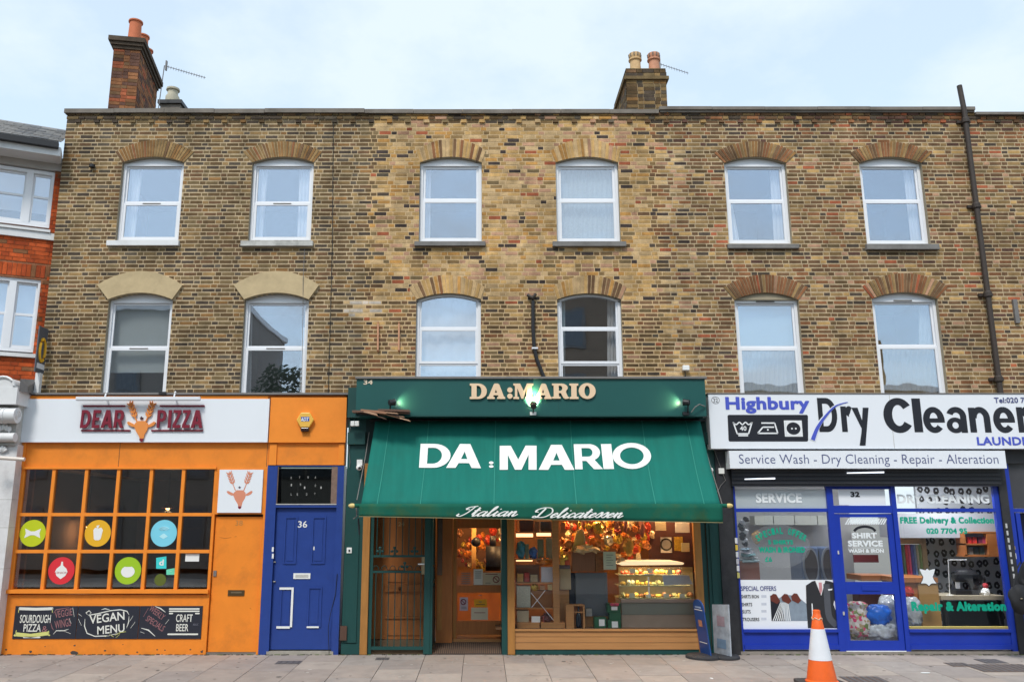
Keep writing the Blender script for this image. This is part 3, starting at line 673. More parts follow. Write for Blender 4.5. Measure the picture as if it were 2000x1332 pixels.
for k, c in enumerate(lst):
    z1 = c[3] if len(c) > 3 else c[2] + .064; col = q.choice(['scarlet', 'scarlet', 'scarletd', 'scarlet', 'rust' if q.random() < .3 else 'scarletd'])
    if k < 290:
        o = add_unit('brick', col, red, 0, c[1] - c[0], 0, .04, c[2], z1)
        p = npt(c[0], .008 + q.uniform(-.002, .002), c[2]); o.location = (p[0] - red.location[0], p[1] - red.location[1], p[2]); o.rotation_euler = (0, 0, ang)
    else: nbox(rest, c[0], c[1], -.02, .008, c[2], z1)
if rest.V: stuff(rest.build('brickwork', BR['scarlet'], red))
def nwin(s0, s1, z0, z1, zr, mull):
    f = MB(); nbox(f, s0, s1, -.14, -.03, z1 - .06, z1); nbox(f, s0, s1, -.14, -.03, z0, z0 + .06)
    for a, b_ in ((s1 - .04, s1), (mull - .055, mull + .055), (mull - 1.05, mull - .88)): nbox(f, a, b_, -.14, -.028, z0 + .06, z1 - .06)
    w_ = f.build('window', M['white'], red)
    for a, b_ in ((mull + .055, s1 - .04), (mull - .88, mull - .055)):
        for (za, zb2, dd) in ((zr, z1 - .06, -.08), (z0 + .06, zr + .04, -.05)):
            s = MB(); nbox(s, a, a + .03, dd - .03, dd, za, zb2); nbox(s, b_ - .03, b_, dd - .03, dd, za, zb2); nbox(s, a + .03, b_ - .03, dd - .03, dd - .002, za, za + .05); nbox(s, a + .03, b_ - .03, dd - .03, dd - .002, zb2 - .04, zb2); s.build('sash', M['white'], w_)
            p = MB(); nbox(p, a + .025, b_ - .025, dd - .02, dd - .014, za + .04, zb2 - .03); p.build('pane', M['glass'], w_)
        p = MB(); nbox(p, a, b_, -.26, -.25, z0 + (z1 - z0) * (.3 if z0 > 5 else .02), z1); p.build('blind', M['curtain'], w_)
nwin(su0, su1, wb_u + .05, wt_u, zs_(384), ns(54, 385)[0]); nwin(sl0, sl1, wb_l + .05, wt_l, zs_(617), ns(18, 615)[0])
b = MB(); nbox(b, sL, su1 + .03, -.1, .07, zs_(452), zs_(447)); b.build('sill', M['whitepaint'], red)
b = MB(); nbox(b, sL, 0, -.1, .045, zs_(466), zs_(453)); b.build('string_course', M['whitepaint'], red)
b = MB(); nbox(b, sL, sl1 + .05, -.1, .06, zs_(699), zs_(692)); b.build('sill', M['whitepaint'], red)
b = MB(); nbox(b, sL, 0, -.1, .03, ztop_n, zs_(302)); b.build('frieze', pm('grey_frieze', (.42, .39, .36), .7, .06), red)
EV = .42
b = MB(); nbox(b, sL, -.10, 0, EV, zs_(297, 60, EV), zs_(279, 60, EV) - .004); b.build('eaves', M['whitepaint'], red)
b = MB(); nbox(b, sL, -.14, EV - .02, EV + .1, zs_(280, 60, EV + .1), zs_(269, 60, EV + .1)); b.build('gutter', M['black'], red)
# slate roof: rows of slates
zr0 = zs_(270, 60, EV); slm = [pm('slate_%d' % k, c, .6, .2, 14, bump=.3) for k, c in enumerate(((.16, .155, .15), (.20, .19, .18), (.12, .12, .125)))]
def roof_pt(s, v, up): # v metres up the slope
    return npt(s, EV - v * .86, zr0 + v * .5 + up)
for r_ in range(9):
    s_ = sL + (.14 if r_ % 2 else 0)
    while s_ < -.12:
        v0, v1 = r_ * .19, r_ * .19 + .3; u_ = q.uniform(0, .008)
        a, b_ = s_ + .004, min(s_ + .28, -.1)
        m2 = MB(); m2.hexa([roof_pt(a, v0, .03 + u_), roof_pt(b_, v0, .03 + u_), roof_pt(b_, v1, .012), roof_pt(a, v1, .012), roof_pt(a, v0, .018 + u_), roof_pt(b_, v0, .018 + u_), roof_pt(b_, v1, .0), roof_pt(a, v1, .0)])
        if s_ > -2.3: m2.build('slate', q.choice(slm), red)
        s_ += .285
b = MB(); b.face([roof_pt(sL, 0, .01), roof_pt(-.11, 0, .01), roof_pt(-.11, 1.9, .01), roof_pt(sL, 1.9, .01)]); b.build('roof', M['coping'], red)
# ornate white console and pilaster at the street corner
Yp = -.4; pil = thing('pilaster', (X(5, 1275, Yp), Yp, 0), 'ornate white painted pilaster with carved scroll console beside the orange shop', 'pilaster')
pw0, pw1 = X(-28, 1000, Yp), X(18, 1000, Yp) - .0
wp = M['whitepaint']; og = M['offwhite']
pr_ = (X(33, 870, Yp) + X(2, 1170, Yp)) / 2; pl_ = pr_ - .45
MB().box(pl_, pr_, Yp, -.05, 0, Z(868, Yp)).build('shaft', pm('worn_white_paint', (.68, .67, .67), .6, .1, 6, bump=.3, dirt=.5, dirtcol=(.25, .22, .2)), pil)
for zz in (Z(975, Yp), Z(1030, Yp), Z(1110, Yp)): MB().box(pl_ - .003, pr_ + .003, Yp - .003, -.06, zz - .004, zz + .004).build('joint', og, pil)
m2 = MB(); m2.box(pl_ - .03, pr_ + .03, Yp - .25, -.02, Z(790, Yp - .2), Z(757, Yp - .2)); m2.build('capital_block', wp, pil)
m2 = MB(); xm = (pl_ + pr_) / 2
ar = [(xm + .2 * cos(pi * k / 10), Z(757, Yp - .2) + .17 * sin(pi * k / 10)) for k in range(11)]; m2.prism(list(reversed(ar))[::-1][::-1], Yp - .24, -.03); m2.build('pediment', wp, pil)
m2 = MB(); m2.tube([(xm + .19 * cos(pi * k / 10), Yp - .25, Z(757, Yp - .2) + .02 + .15 * sin(pi * k / 10)) for k in range(11)], .022, 6); m2.build('moulding', wp, pil)
m2 = MB(); m2.tube([(pl_ - .02, Yp - .14, Z(812, Yp - .1)), (pr_ + .02, Yp - .14, Z(812, Yp - .1))], .125, 18); m2.build('scroll', wp, pil, smooth='auto')
m2 = MB(); m2.tube([(pl_ + .01, Yp - .08, Z(855, Yp)), (pr_ - .01, Yp - .08, Z(855, Yp))], .075, 16); m2.build('scroll', wp, pil, smooth='auto')
for xx in (xm - .06, xm, xm + .06): MB().tube([(xx - .008, Yp - .14, Z(812, Yp - .1)), (xx + .008, Yp - .14, Z(812, Yp - .1))], .135, 18).build('band', wp, pil)
m2 = MB(); m2.box(pl_ + .03, pr_ - .03, Yp - .05, -.05, Z(870, Yp), Z(790, Yp)); m2.build('console_body', og, pil)
for k in range(5): MB().lathe([(.0, 0), (.05 - .004 * k, .03), (.03, .09), (0, .12)], (xm - .1 + .05 * k, Yp - .07, Z(846, Yp) + .02 * (2 - abs(k - 2))), 8).build('leaf', wp, pil, smooth=True)
for k in range(5): MB().tube([(xm, Yp - .02, Z(884, Yp)), (xm + .09 * sin((k - 2) * .5), Yp - .035, Z(884, Yp) + .11 * cos((k - 2) * .5))], [.012, .022], 6).build('shell_rib', wp, pil, smooth=True)
for xx in (pl_ - .0, pr_ + .02):
    m2 = MB(); a_ = [(xx, Yp - .14 + .09 * (1 - k / 22) * cos(k * .7), Z(812, Yp - .1) + .09 * (1 - k / 22) * sin(k * .7)) for k in range(20)]; m2.tube(a_, .012, 5); m2.build('volute', wp, pil)
m2 = MB(); m2.hexa([(pr_ + .03, Yp - .2, Z(764, Yp - .2)), (X(60, 765, Yp), Yp - .1, Z(768, Yp)), (X(62, 745, Yp), Yp - .1, Z(757, Yp)), (pr_ + .03, Yp - .2, Z(740, Yp - .2)), (pr_ + .03, -.02, Z(764, Yp)), (X(74, 765, 0), -.02, Z(766)), (X(74, 745, 0), -.02, Z(757)), (pr_ + .03, -.02, Z(742))]); m2.build('lead_cap', M['lead'], pil)
m2 = MB(); m2.tube([(X(-20, 893, Yp - .3), Yp - .3, Z(893, Yp - .3)), (X(48, 897, Yp - .3), Yp - .3, Z(897, Yp - .3))], .03, 10)
tag(m2.build('awning_rod', pm('cream_rod', (.7, .62, .55), .5, .1), smooth='auto'), 'cream rounded rod sticking out in front of the white pilaster', 'rod')
# agent's board seen edge-on
bd = thing('agent_board', (X(83, 700), -.15, Z(770)), 'narrow agent board with a yellow ring, seen edge on above the orange shop', 'sign')
bx_ = X(90, 690, -.03); m2 = MB(); m2.box(bx_ - .02, bx_, -.32, -.03, Z(730, -.1), Z(642, -.1)); m2.build('board', pm('board_grey', (.09, .1, .12), .5, .1), bd)
m2 = MB(); m2.box(bx_ - .003, bx_ + .004, -.29, -.05, Z(722, -.1), Z(712, -.1)); m2.build('stripe', M['white'], bd)
m2 = MB(); zc = Z(686, -.1); m2.tube([(bx_ + .006, -.175 + .085 * cos(2 * pi * k / 20), zc + .19 * sin(2 * pi * k / 20)) for k in range(21)], .028, 6); m2.build('ring', pm('board_yellow', (.75, .4, .02), .5, .05), bd)
m2 = MB(); m2.box(bx_ - .05, bx_ + .03, -.2, -.12, Z(775, -.15), Z(730, -.1)); m2.build('post', M['whitepaint'], bd)
# ---------------------------------------------------------------- ground
pv = MB(); 
def gq(mb, x0, x1, y0, y1, dz, m=0): mb.face([(x0, y0, gz(y0) + dz), (x1, y0, gz(y0) + dz), (x1, y1, gz(y1) + dz), (x0, y1, gz(y1) + dz)], m)
gq(pv, -40, 40, -3.9, SH, -.012); pv.face([(-40, SH, -.012), (40, SH, -.012), (40, .35, -.012), (-40, .35, -.012)]) 
pavement = struct(pv.build('pavement', pm('joint_dirt', (.055, .05, .045), .95, .2, 20)))
slabm = [pm('paving_%d' % k, c, .8, .12, 5, bump=.25, dirt=.5, dirtcol=(.17, .15, .135)) for k, c in enumerate(((.36, .30, .26), (.33, .275, .24), (.39, .33, .285), (.345, .30, .27), (.31, .265, .24)))]
x0 = GP(906.3, 1281.5)[0] - 14 * .606; q = random.Random(21)
chips = MB()
for c in range(34):
    xa = x0 + c * .606; y = SH + .02; first = True
    while y > -3.8:
        d_ = q.choice([.6, .75, .9, .9]) if not first else q.choice([.45, .75, .9, .6]); first = False
        ya = max(y - d_, -3.88)
        m2 = MB(); e_ = .004; zt = q.uniform(-.002, .002)
        p4 = [(xa + e_, ya + e_), (xa + .606 - e_, ya + e_), (xa + .606 - e_, y - e_), (xa + e_, y - e_)]
        tl = q.uniform(-.002, .002)
        m2.hexa([(p4[0][0], p4[0][1], gz(ya) + zt - .04), (p4[1][0], p4[1][1], gz(ya) + zt - .04), (p4[1][0], p4[1][1], gz(ya) + zt + tl), (p4[0][0], p4[0][1], gz(ya) + zt), (p4[3][0], p4[3][1], gz(y) + zt - .04), (p4[2][0], p4[2][1], gz(y) + zt - .04), (p4[2][0], p4[2][1], gz(y) + zt + tl), (p4[3][0], p4[3][1], gz(y) + zt)])
        m2.build('paving_slab', q.choice(slabm), pavement); y = ya
kb = MB(); k = 0
kerb = struct(MB().box(-40, 40, -4.05, -3.9, -.3, gz(-3.9) + .0).build('kerb', pm('kerb_granite', (.26, .25, .24), .8, .15, 30, bump=.3)))
rd = MB(); rd.face([(-150, -12.4, -.21), (150, -12.4, -.21), (150, -4.05, -.2), (-150, -4.05, -.2)])
struct(rd.build('road', pm('asphalt', (.055, .055, .058), .9, .15, 60, bump=.3)))
ln = MB()
for yy in (-4.35, -4.6): ln.face([(-40, yy, -.196), (40, yy, -.196), (40, yy + .08, -.196), (-40, yy + .08, -.196)])
struct(ln.build('road_marking', pm('yellow_line', (.6, .42, .05), .8, .1)))
fp = MB(); fp.box(-150, 150, -19.5, -12.4, -.3, -.08); struct(fp.build('far_pavement', pm('far_paving', (.33, .3, .27), .85, .1, 8)))
gd = MB(); gd.face([(-900, -900, -.32), (900, -900, -.32), (900, 900, -.32), (-900, 900, -.32)]); struct(gd.build('ground', pm('earth', (.2, .19, .17), .95, .1, 3)))
# houses across the road, seen only as reflections in the glass
OPN = pm('far_pane', (.13, .145, .16), .3, .1)
def opposite(x0_, x1_, y_, h_, mat, label, nw, tops):
    t = thing('stucco_house', ((x0_ + x1_) / 2, y_, 0), label, 'house')
    MB().box(x0_, x1_, y_ - 8, y_, -.1, h_).build('wall', mat, t); MB().box(x0_ - .1, x1_ + .1, y_ - 8, y_ + .35, h_, h_ + .3).build('cornice', M['whitepaint'], t)
    MB().box(x0_ + .5, x0_ + 2, y_ - 4, y_ - 3, h_, h_ + 1.8).build('chimney', BR['brown'], t)
    for px_ in range(3): MB().lathe([(.16, 0), (.13, .6)], (x0_ + .8 + px_ * .45, y_ - 3.5, h_ + 1.8), 8).build('chimney_pot', M['terracotta'], t)
    for fl in range(int(h_ // 3.2)):
        for k in range(nw):
            xx = x0_ + (x1_ - x0_) * (k + .5) / nw; z_ = .8 + fl * 3.2
            w_ = MB().box(xx - .65, xx + .65, y_ + .001, y_ + .08, z_, z_ + 1.95).build('window', M['sillstone'], t)
            MB().box(xx - .52, xx + .52, y_ + .05, y_ + .09, z_ + .12, z_ + .94).build('pane', OPN, w_); MB().box(xx - .52, xx + .52, y_ + .05, y_ + .09, z_ + 1.0, z_ + 1.83).build('pane', OPN, w_)
stu = pm('stucco', (.42, .38, .33), .8, .08, 2)
opposite(-34, -11.5, -26, 12.2, pm('stucco_b', (.26, .23, .2), .8, .08, 2), 'tall dark stuccoed house across the road, mirrored in the glass above the alarm box', 6, 0)
opposite(-9.8, 3, -27, 7.2, stu, 'long pale stuccoed house across the road, mirrored in the pizza shop window', 9, 0)
opposite(3.2, 8.4, -26.5, 13.4, pm('stucco_d', (.24, .18, .13), .8, .08, 2), 'tall narrow brown house across the road, mirrored in the dark first floor window', 2, 0)
opposite(8.6, 26, -27, 8.3, pm('stucco_c', (.30, .22, .15), .8, .08, 2), 'tan house across the road, mirrored above the dry cleaners', 8, 0)
xc_t = MB().box(19.6, 21.0, -30, -29, 8.3, 11.3).build('chimney', BR['tan'], bpy.data.objects['stucco_house.003'])
tr_ = thing('street_tree', (-8.2, -20.5, -.1), 'bare crowned dark tree across the road, mirrored in the glass above the alarm box', 'tree')
MB().tube([(-8.2, -20.5, -.1), (-8.1, -20.5, 3), (-8.25, -20.6, 6.5)], [.16, .11, .04], 8).build('trunk', M['iron'], tr_)
mb = MB(); q = random.Random(8)
for k in range(2600):
    a, b_, r_ = q.uniform(0, 6.28), q.uniform(-1, 1), q.random() ** .5 * 1.5; c_ = (-8.2 + r_ * cos(a) * (1 - b_ * b_ * .5), -20.5 + r_ * sin(a), 6.3 + b_ * 2.0); s = q.uniform(.04, .1)
    mb.face([(c_[0] - s, c_[1], c_[2]), (c_[0], c_[1] + s, c_[2] - s), (c_[0] + s, c_[1], c_[2] + s * .5)])
mb.build('crown', pm('dark_leaf', (.03, .045, .02), .8, .3), tr_)
# ---------------------------------------------------------------- lettering
def curve_mesh(build, ext):
    cu = bpy.data.curves.new('tmp', 'CURVE'); cu.dimensions = '2D'; cu.fill_mode = 'BOTH' if ext else 'FRONT'; cu.extrude = ext / 2
    for lp in build:
        sp = cu.splines.new('POLY'); sp.points.add(len(lp) - 1); sp.use_cyclic_u = True
        for i, (x, y) in enumerate(lp): sp.points[i].co = (x, y, 0, 1)
    o = bpy.data.objects.new('tmp', cu); me = bpy.data.meshes.new_from_object(o); bpy.data.objects.remove(o); bpy.data.curves.remove(cu); return me
def font_mesh(s, bold, ext, shear=0, spacing=1.0):
    cu = bpy.data.curves.new('tmp', 'FONT'); cu.body = s; cu.offset = bold; cu.extrude = ext / 2; cu.shear = shear; cu.resolution_u = 3; cu.space_character = spacing
    o = bpy.data.objects.new('tmp', cu); me = bpy.data.meshes.new_from_object(o); bpy.data.objects.remove(o); bpy.data.curves.remove(cu); return me
def place_mesh(me, f, name, mat, parent, smooth=False):
    """map every vertex through f(u,v,w) -> world; u,v in 0..1 over the mesh's bounds"""
    vs = [v.co.copy() for v in me.vertices]
    x0, x1 = min(v.x for v in vs), max(v.x for v in vs); y0, y1 = min(v.y for v in vs), max(v.y for v in vs); z0, z1 = min(v.z for v in vs), max(v.z for v in vs)
    g = parent['_o'] if parent is not None else (0, 0, 0)
    for v, c in zip(me.vertices, vs):
        p = f((c.x - x0) / (x1 - x0), (c.y - y0) / (y1 - y0), 0 if z1 - z0 < 1e-6 else (c.z - z0) / (z1 - z0)); v.co = (p[0] - g[0], p[1] - g[1], p[2] - g[2])
    me.materials.clear(); me.materials.append(mat); me.name = name
    if len(me.polygons): me.polygons.foreach_set('material_index', [0] * len(me.polygons))
    me.update(); o = bpy.data.objects.new(name, me); S.collection.objects.link(o); o.parent = parent; o['_o'] = g; return o
def rectmap(px0, py0, px1, py1, Y, depth=0, rot=0, tilt=0):
    ym = (py0 + py1) / 2; xa, xb = X(px0, ym, Y), X(px1, ym, Y); zb_, zt_ = Z(py1, Y), Z(py0, Y); xc, zc = (xa + xb) / 2, (zb_ + zt_) / 2
    def f(u, v, w_):
        x, z = xa + (xb - xa) * u, zb_ + (zt_ - zb_) * v
        z += tilt * (x - xc)
        if rot: x, z = xc + (x - xc) * cos(rot) - (z - zc) * sin(rot), zc + (x - xc) * sin(rot) + (z - zc) * cos(rot)
        return (x, Y - depth * w_, z)
    return f
def txt(s, px0, py0, px1, py1, Y, mat, parent, depth=0, bold=0.0, rot=0, shear=0, name='lettering', tilt=0, spacing=1.0):
    me = font_mesh(s, min(bold, .012), 1 if depth else 0, shear, spacing + max(0, bold - .012) * 1.6)
    if bold > .012:     # heavier weight: the letter laid down several times, each a hair above the last
        import bmesh
        from mathutils import Matrix
        r = bold - .012; b = bmesh.new(); n_ = 8 if bold > .03 else 4
        for k in range(n_):
            m2_ = me.copy(); m2_.transform(Matrix.Translation((r * cos(2 * pi * k / n_ + .4), r * sin(2 * pi * k / n_ + .4), k * 1.0))); b.from_mesh(m2_); bpy.data.meshes.remove(m2_)
        b.to_mesh(me); b.free(); depth = .0022
    return place_mesh(me, rectmap(px0, py0, px1, py1, Y, depth, rot, tilt), name, mat, parent)
def ell(cx, cy, rx, ry, a0, a1, n=14): return [(cx + rx * cos(a0 + (a1 - a0) * k / n), cy + ry * sin(a0 + (a1 - a0) * k / n)) for k in range(n + 1)]
H = pi / 2
GL = {
 'D': [[(0, 0), *ell(.45, .5, .55, .5, -H, H), (0, 1)], [(.25, .17), *ell(.43, .5, .29, .33, -H, H), (.25, .83)]],
 'A': [[(0, 0), (.27, 0), (.35, .2), (.65, .2), (.73, 0), (1, 0), (.65, 1), (.35, 1)], [(.41, .37), (.59, .37), (.5, .68)]],
 'M': [[(0, 0), (.22, 0), (.22, .62), (.41, 0), (.59, 0), (.78, .62), (.78, 0), (1, 0), (1, 1), (.70, 1), (.5, .42), (.30, 1), (0, 1)]],
 'R': [[(0, 0), (.27, 0), (.27, .33), (.42, .33), (.68, 0), (1, 0), (.72, .37), *ell(.55, .67, .38, .33, -.9, H), (0, 1)], [(.27, .5), *ell(.5, .67, .16, .17, -H, H), (.27, .84)]],
 'P': [[(0, 0), (.3, 0), (.3, .36), *ell(.52, .68, .46, .32, -H, H), (0, 1)], [(.3, .52), *ell(.5, .68, .2, .16, -H, H), (.3, .84)]],
 'I': [[(0, 0), (1, 0), (1, 1), (0, 1)]],
 'O': [ell(.5, .5, .5, .5, 0, 2 * pi, 32)[:-1], ell(.5, .5, .31, .32, 0, 2 * pi, 32)[:-1]],
 'E': [[(0, 0), (1, 0), (1, .17), (.33, .17), (.33, .42), (.85, .42), (.85, .58), (.33, .58), (.33, .83), (1, .83), (1, 1), (0, 1)]],
 'Z': [[(0, 0), (1, 0), (1, .17), (.36, .17), (1, .84), (1, 1), (0, 1), (0, .83), (.62, .83), (0, .16)]],
 'sD': [[(0, 0), *ell(.5, .5, .5, .5, -H, H), (0, 1), (0, .88), (.1, .84), (.1, .16), (0, .12)], [(.4, .14), *ell(.48, .5, .2, .36, -H, H), (.4, .86)]],
 'sA': [[(0, 0), (.42, 0), (.42, .11), (.33, .14), (.36, .24), (.6, .24), (.63, .14), (.55, .11), (.55, 0), (1, 0), (1, .12), (.93, .16), (.68, .93), (.6, 1), (.42, 1), (.36, .93), (.08, .16), (0, .12)], [(.42, .4), (.55, .4), (.485, .62)]],
 'sM': [[(0, 0), (.28, 0), (.28, .11), (.2, .15), (.2, .7), (.40, .02), (.50, .02), (.66, .7), (.66, .15), (.60, .11), (.60, 0), (1, 0), (1, .11), (.92, .15), (.92, .85), (1, .89), (1, 1), (.68, 1), (.52, .52), (.34, 1), (0, 1), (0, .89), (.08, .85), (.08, .15), (0, .11)]],
 'sR': [[(0, 0), (.5, 0), (.5, .11), (.4, .15), (.4, .38), (.52, .36), (.66, .06), (.76, -.02), (.98, .0), (1, .1), (.93, .13), (.82, .42), *ell(.55, .72, .38, .28, -.7, H), (0, 1), (0, .89), (.1, .85), (.1, .15), (0, .11)], [(.4, .52), *ell(.48, .69, .13, .17, -H, H), (.4, .86)]],
 'sI': [[(0, 0), (1, 0), (1, .11), (.8, .16), (.8, .84), (1, .89), (1, 1), (0, 1), (0, .89), (.2, .84), (.2, .16), (0, .11)]],
 'sO': [ell(.5, .5, .5, .5, 0, 2 * pi, 28)[:-1], ell(.5, .5, .16, .33, 0, 2 * pi, 28)[:-1]],
 '.': [ell(.5, .5, .5, .5, 0, 2 * pi, 18)[:-1]]}
def glyph(g, px0, py0, px1, py1, Y, mat, parent, depth=.02, shear=0, name='letter', rot=0):
    lp = [[(x + shear * y, y) for x, y in l_] for l_ in (GL[g] if isinstance(g, str) else g)]
    return place_mesh(curve_mesh(lp, 1 if depth else 0), rectmap(px0, py0, px1, py1, Y, depth, rot), name, mat, parent)
def surf(px, py, p0, n, off=.004):
    L_ = math.sqrt(sum(c * c for c in n)); m = [c / L_ for c in n]; s = 1 if m[1] < 0 else -1
    p = PL(px, py, tuple(p0[i] + m[i] * off * s for i in range(3)), n); return p
# ---------------------------------------------------------------- pizza shop
OR = pm('orange_paint', (.86, .265, .03), .48, .07, 4, bump=.12, spec=.3, dirt=.2, dirtcol=(.45, .1, .01))
ORD = pm('orange_paint_scuffed', (.82, .24, .02), .55, .09, 3, bump=.2, dirt=.42, dirtcol=(.32, .10, .02))
BLU = pm('blue_gloss_paint', (.022, .055, .25), .35, .10, 5, bump=.08, dirt=.15, dirtcol=(.01, .02, .08))
BRD = pm('white_board', (.78, .81, .85), .35, .015, 2)
CRIM = pm('crimson', (.20, .012, .03), .45, .05)
PEACH = pm('peach_orange', (.78, .27, .06), .5, .04)
ps = thing('shopfront', (X(350, 1275, SH), SH, 0), 'bright orange pizza shopfront with a gridded window and a plain orange door', 'shopfront')
def edge(xa, ya, xb, yb, y, Y=SH): return X(xa + (xb - xa) * (y - ya) / (yb - ya), y, Y)
oL = (X(42, 775, SH) + X(-6, 1270, SH)) / 2; oR = (X(677, 775, SH) + X(661, 1270, SH)) / 2
oD = (X(525, 900, SH) + X(503, 1270, SH)) / 2       # between the orange and the blue part
zt36 = Z(772, SH)
gl0, gl1 = (X(46, 915, SH) + X(24, 1149, SH)) / 2, (X(419, 915, SH) + X(405, 1149, SH)) / 2
dl0, dl1 = (X(419, 1005, SH) + X(402, 1270, SH)) / 2, (X(514, 1005, SH) + X(500, 1268, SH)) / 2
zr_ = [Z(v, SH) for v in (916, 1004.5, 1076.5, 1149)]
body = MB(); B = body.box; Yb = -.02
B(oL, oD, SH, Yb, zr_[0], zt36)
B(oL, gl0, SH, Yb, Z(1160, SH), zr_[0] - .001); B(gl1, dl0, SH - .002, Yb, .0, zr_[0] - .001); B(dl1, oD, SH, Yb, 0, zr_[0] - .001)
B(oL, gl1 - .001, SH, Yb, .0, Z(1161, SH)); B(dl0 + .001, dl1 - .001, SH, Yb, Z(1004, SH), zr_[0] - .001)
B(oD + .001, oR, SH + .004, Yb, Z(908, SH), zt36)
body.build('body', ORD, ps)
m2 = MB(); m2.box(oL - .06, oR + .04, SH - .08, .0, zt36 + .001, zt36 + .03); m2.hexa([(oL - .05, SH - .06, zt36 + .031), (oR + .03, SH - .06, zt36 + .031), (oR + .03, -.0, zt36 + .075), (oL - .05, -.0, zt36 + .075), (oL - .05, -.01, zt36 + .031), (oR + .03, -.01, zt36 + .031), (oR + .03, .0, zt36 + .07), (oL - .05, 0, zt36 + .07)]); m2.build('flashing', M['lead'], ps)
# applied mouldings and trims
for (a0, b0, a1, b1, nm) in ((527, 776, 676, 864, 'fascia_panel'),):
    m2 = MB(); PB(m2, a0, b0, a1, b1, SH - .05, SH + .003); m2.build(nm, OR, ps)
m2 = MB(); PB(m2, 46, 773, 524, 779, SH - .045, SH - .001); m2.build('fascia_panel', OR, ps)
for (a0, a1) in ((526, 540), (661, 672)):
    m2 = MB(); PB(m2, a0, 866.5, a1, 908, SH - .02, SH + .0035); m2.build('moulding', OR, ps)
for px_ in (232.5, 521): m2 = MB(); PB(m2, px_, 865, px_ + .8, 911, SH - .002, SH - .0005); m2.build('board_joint', M['iron'], ps)
m2 = MB(); PB(m2, 41, 864, 49, 912, SH - .02, SH - .001); m2.build('moulding', OR, ps)
# window grid: head, sill, muntins; panes are separate
m2 = MB(); m2.box(gl0 - .03, gl1 + .03, SH - .03, SH - .001, zr_[0], zr_[0] + .035); m2.build('window_head', OR, ps)
win = MB().box(gl0 - .05, gl1 + .035, SH - .06, SH + .10, zr_[3] - .07, zr_[3] - .012).build('window', OR, ps)
mm_ = []
for i in range(5):
    t_, b_ = (107, 172, 233, 297, 360)[i], (82, 146, 212, 278, 342)[i]; mm_.append((X(t_, 916, SH) + X(b_, 1149, SH)) / 2)
q = random.Random(2)
for x_ in mm_: MB().box(x_ - .027, x_ + .027, SH - .012, SH + .05, zr_[3] - .011, zr_[0] - .002).build('muntin', OR, win)
for z_ in zr_[1:3]: MB().box(gl0, gl1, SH - .010, SH + .048, z_ - .026, z_ + .026).build('muntin', OR, win)
MB().box(gl0 - .0, gl0 + .012, SH, SH + .05, zr_[3] - .011, zr_[0] - .002).build('muntin', OR, win)
bx = [gl0] + mm_ + [gl1]
for r_ in range(3):
    for c in range(6):
        p = MB(); dx = q.uniform(-.002, .002); p.box(bx[c] + .02, bx[c + 1] - .02, SH + .03, SH + .036, zr_[r_ + 1] + .02, zr_[r_] - .005)
        o = p.build('pane', M['darkglass'], win); 
# the room behind
IR = pm('dark_interior', (.13, .085, .055), .9, .1)
def room(x0, x1, y0, y1, z0, z1, mat, parent, floor=None):
    m2 = MB(); m2.face([(x0, y0, z0), (x0, y1, z0), (x0, y1, z1), (x0, y0, z1)]); m2.face([(x1, y0, z0), (x1, y0, z1), (x1, y1, z1), (x1, y1, z0)])
    m2.face([(x0, y1, z0), (x1, y1, z0), (x1, y1, z1), (x0, y1, z1)]); m2.face([(x0, y0, z1), (x0, y1, z1), (x1, y1, z1), (x1, y0, z1)])
    o = m2.build('room', mat, parent); m3 = MB(); m3.face([(x0, y0, z0), (x1, y0, z0), (x1, y1, z0), (x0, y1, z0)]); m3.build('room_floor', floor or mat, parent); return o
room(oL, oD - .02, -.0, 5, .02, 2.95, IR, ps)
# furniture inside, lit by two copper pendants
COP = pm('copper_shade', (.6, .25, .1), .3, .05, metal=.9)
for (px_, py_, Y_, lb) in ((328, 988, 1.6, 'copper pendant lamp glowing in the top row of pizza shop panes'), (172, 1024, 2.0, 'copper pendant lamp glowing behind the yellow sticker')):
    x_, z_ = P(px_, py_, Y_); t = thing('pendant_lamp', (x_, Y_, z_ - .05), lb, 'lamp', 'copper pendants in the pizza shop')
    MB().lathe([(.11, 0), (.10, .03), (.05, .08), (.02, .12)], (x_, Y_, z_ - .04), 14).build('lamp_shade', COP, t, smooth='auto'); MB().tube([(x_, Y_, z_ + .07), (x_, Y_, 2.93)], .006, 5).build('cord', M['black'], t)
    MB().blob((x_, Y_, z_ - .03), .035, .035, .04, amp=0).build('bulb', emis('warm_bulb', (1, .55, .2), 6), t)
    ld = bpy.data.lights.new('pendant_light', 'POINT'); ld.energy = 9; ld.color = (1, .58, .28); ld.shadow_soft_size = .05; lo = bpy.data.objects.new('pendant_light', ld); S.collection.objects.link(lo); lo.parent = t; lo.location = (0, 0, -.06)
for (x_, lb) in ((gl0 + .7, 'dark wooden cafe table behind the green bow tie sticker'), (gl0 + 2.0, 'dark wooden cafe table behind the blank middle panes')):
    t = thing('cafe_table', (x_, .9, .02), lb, 'table'); MB().box(x_ - .35, x_ + .35, .6, 1.2, .74, .77).build('table_top', pm('table_wood', (.12, .06, .03), .5, .2), t)
    MB().lathe([(.22, 0), (.03, .04), (.03, .72)], (x_, .9, .02), 12).build('leg', M['black'], t)
for k, x_ in enumerate((gl0 + .35, gl0 + 1.5, gl0 + 2.4, gl0 + .95)):      # hanging strings seen in the top panes
    pass
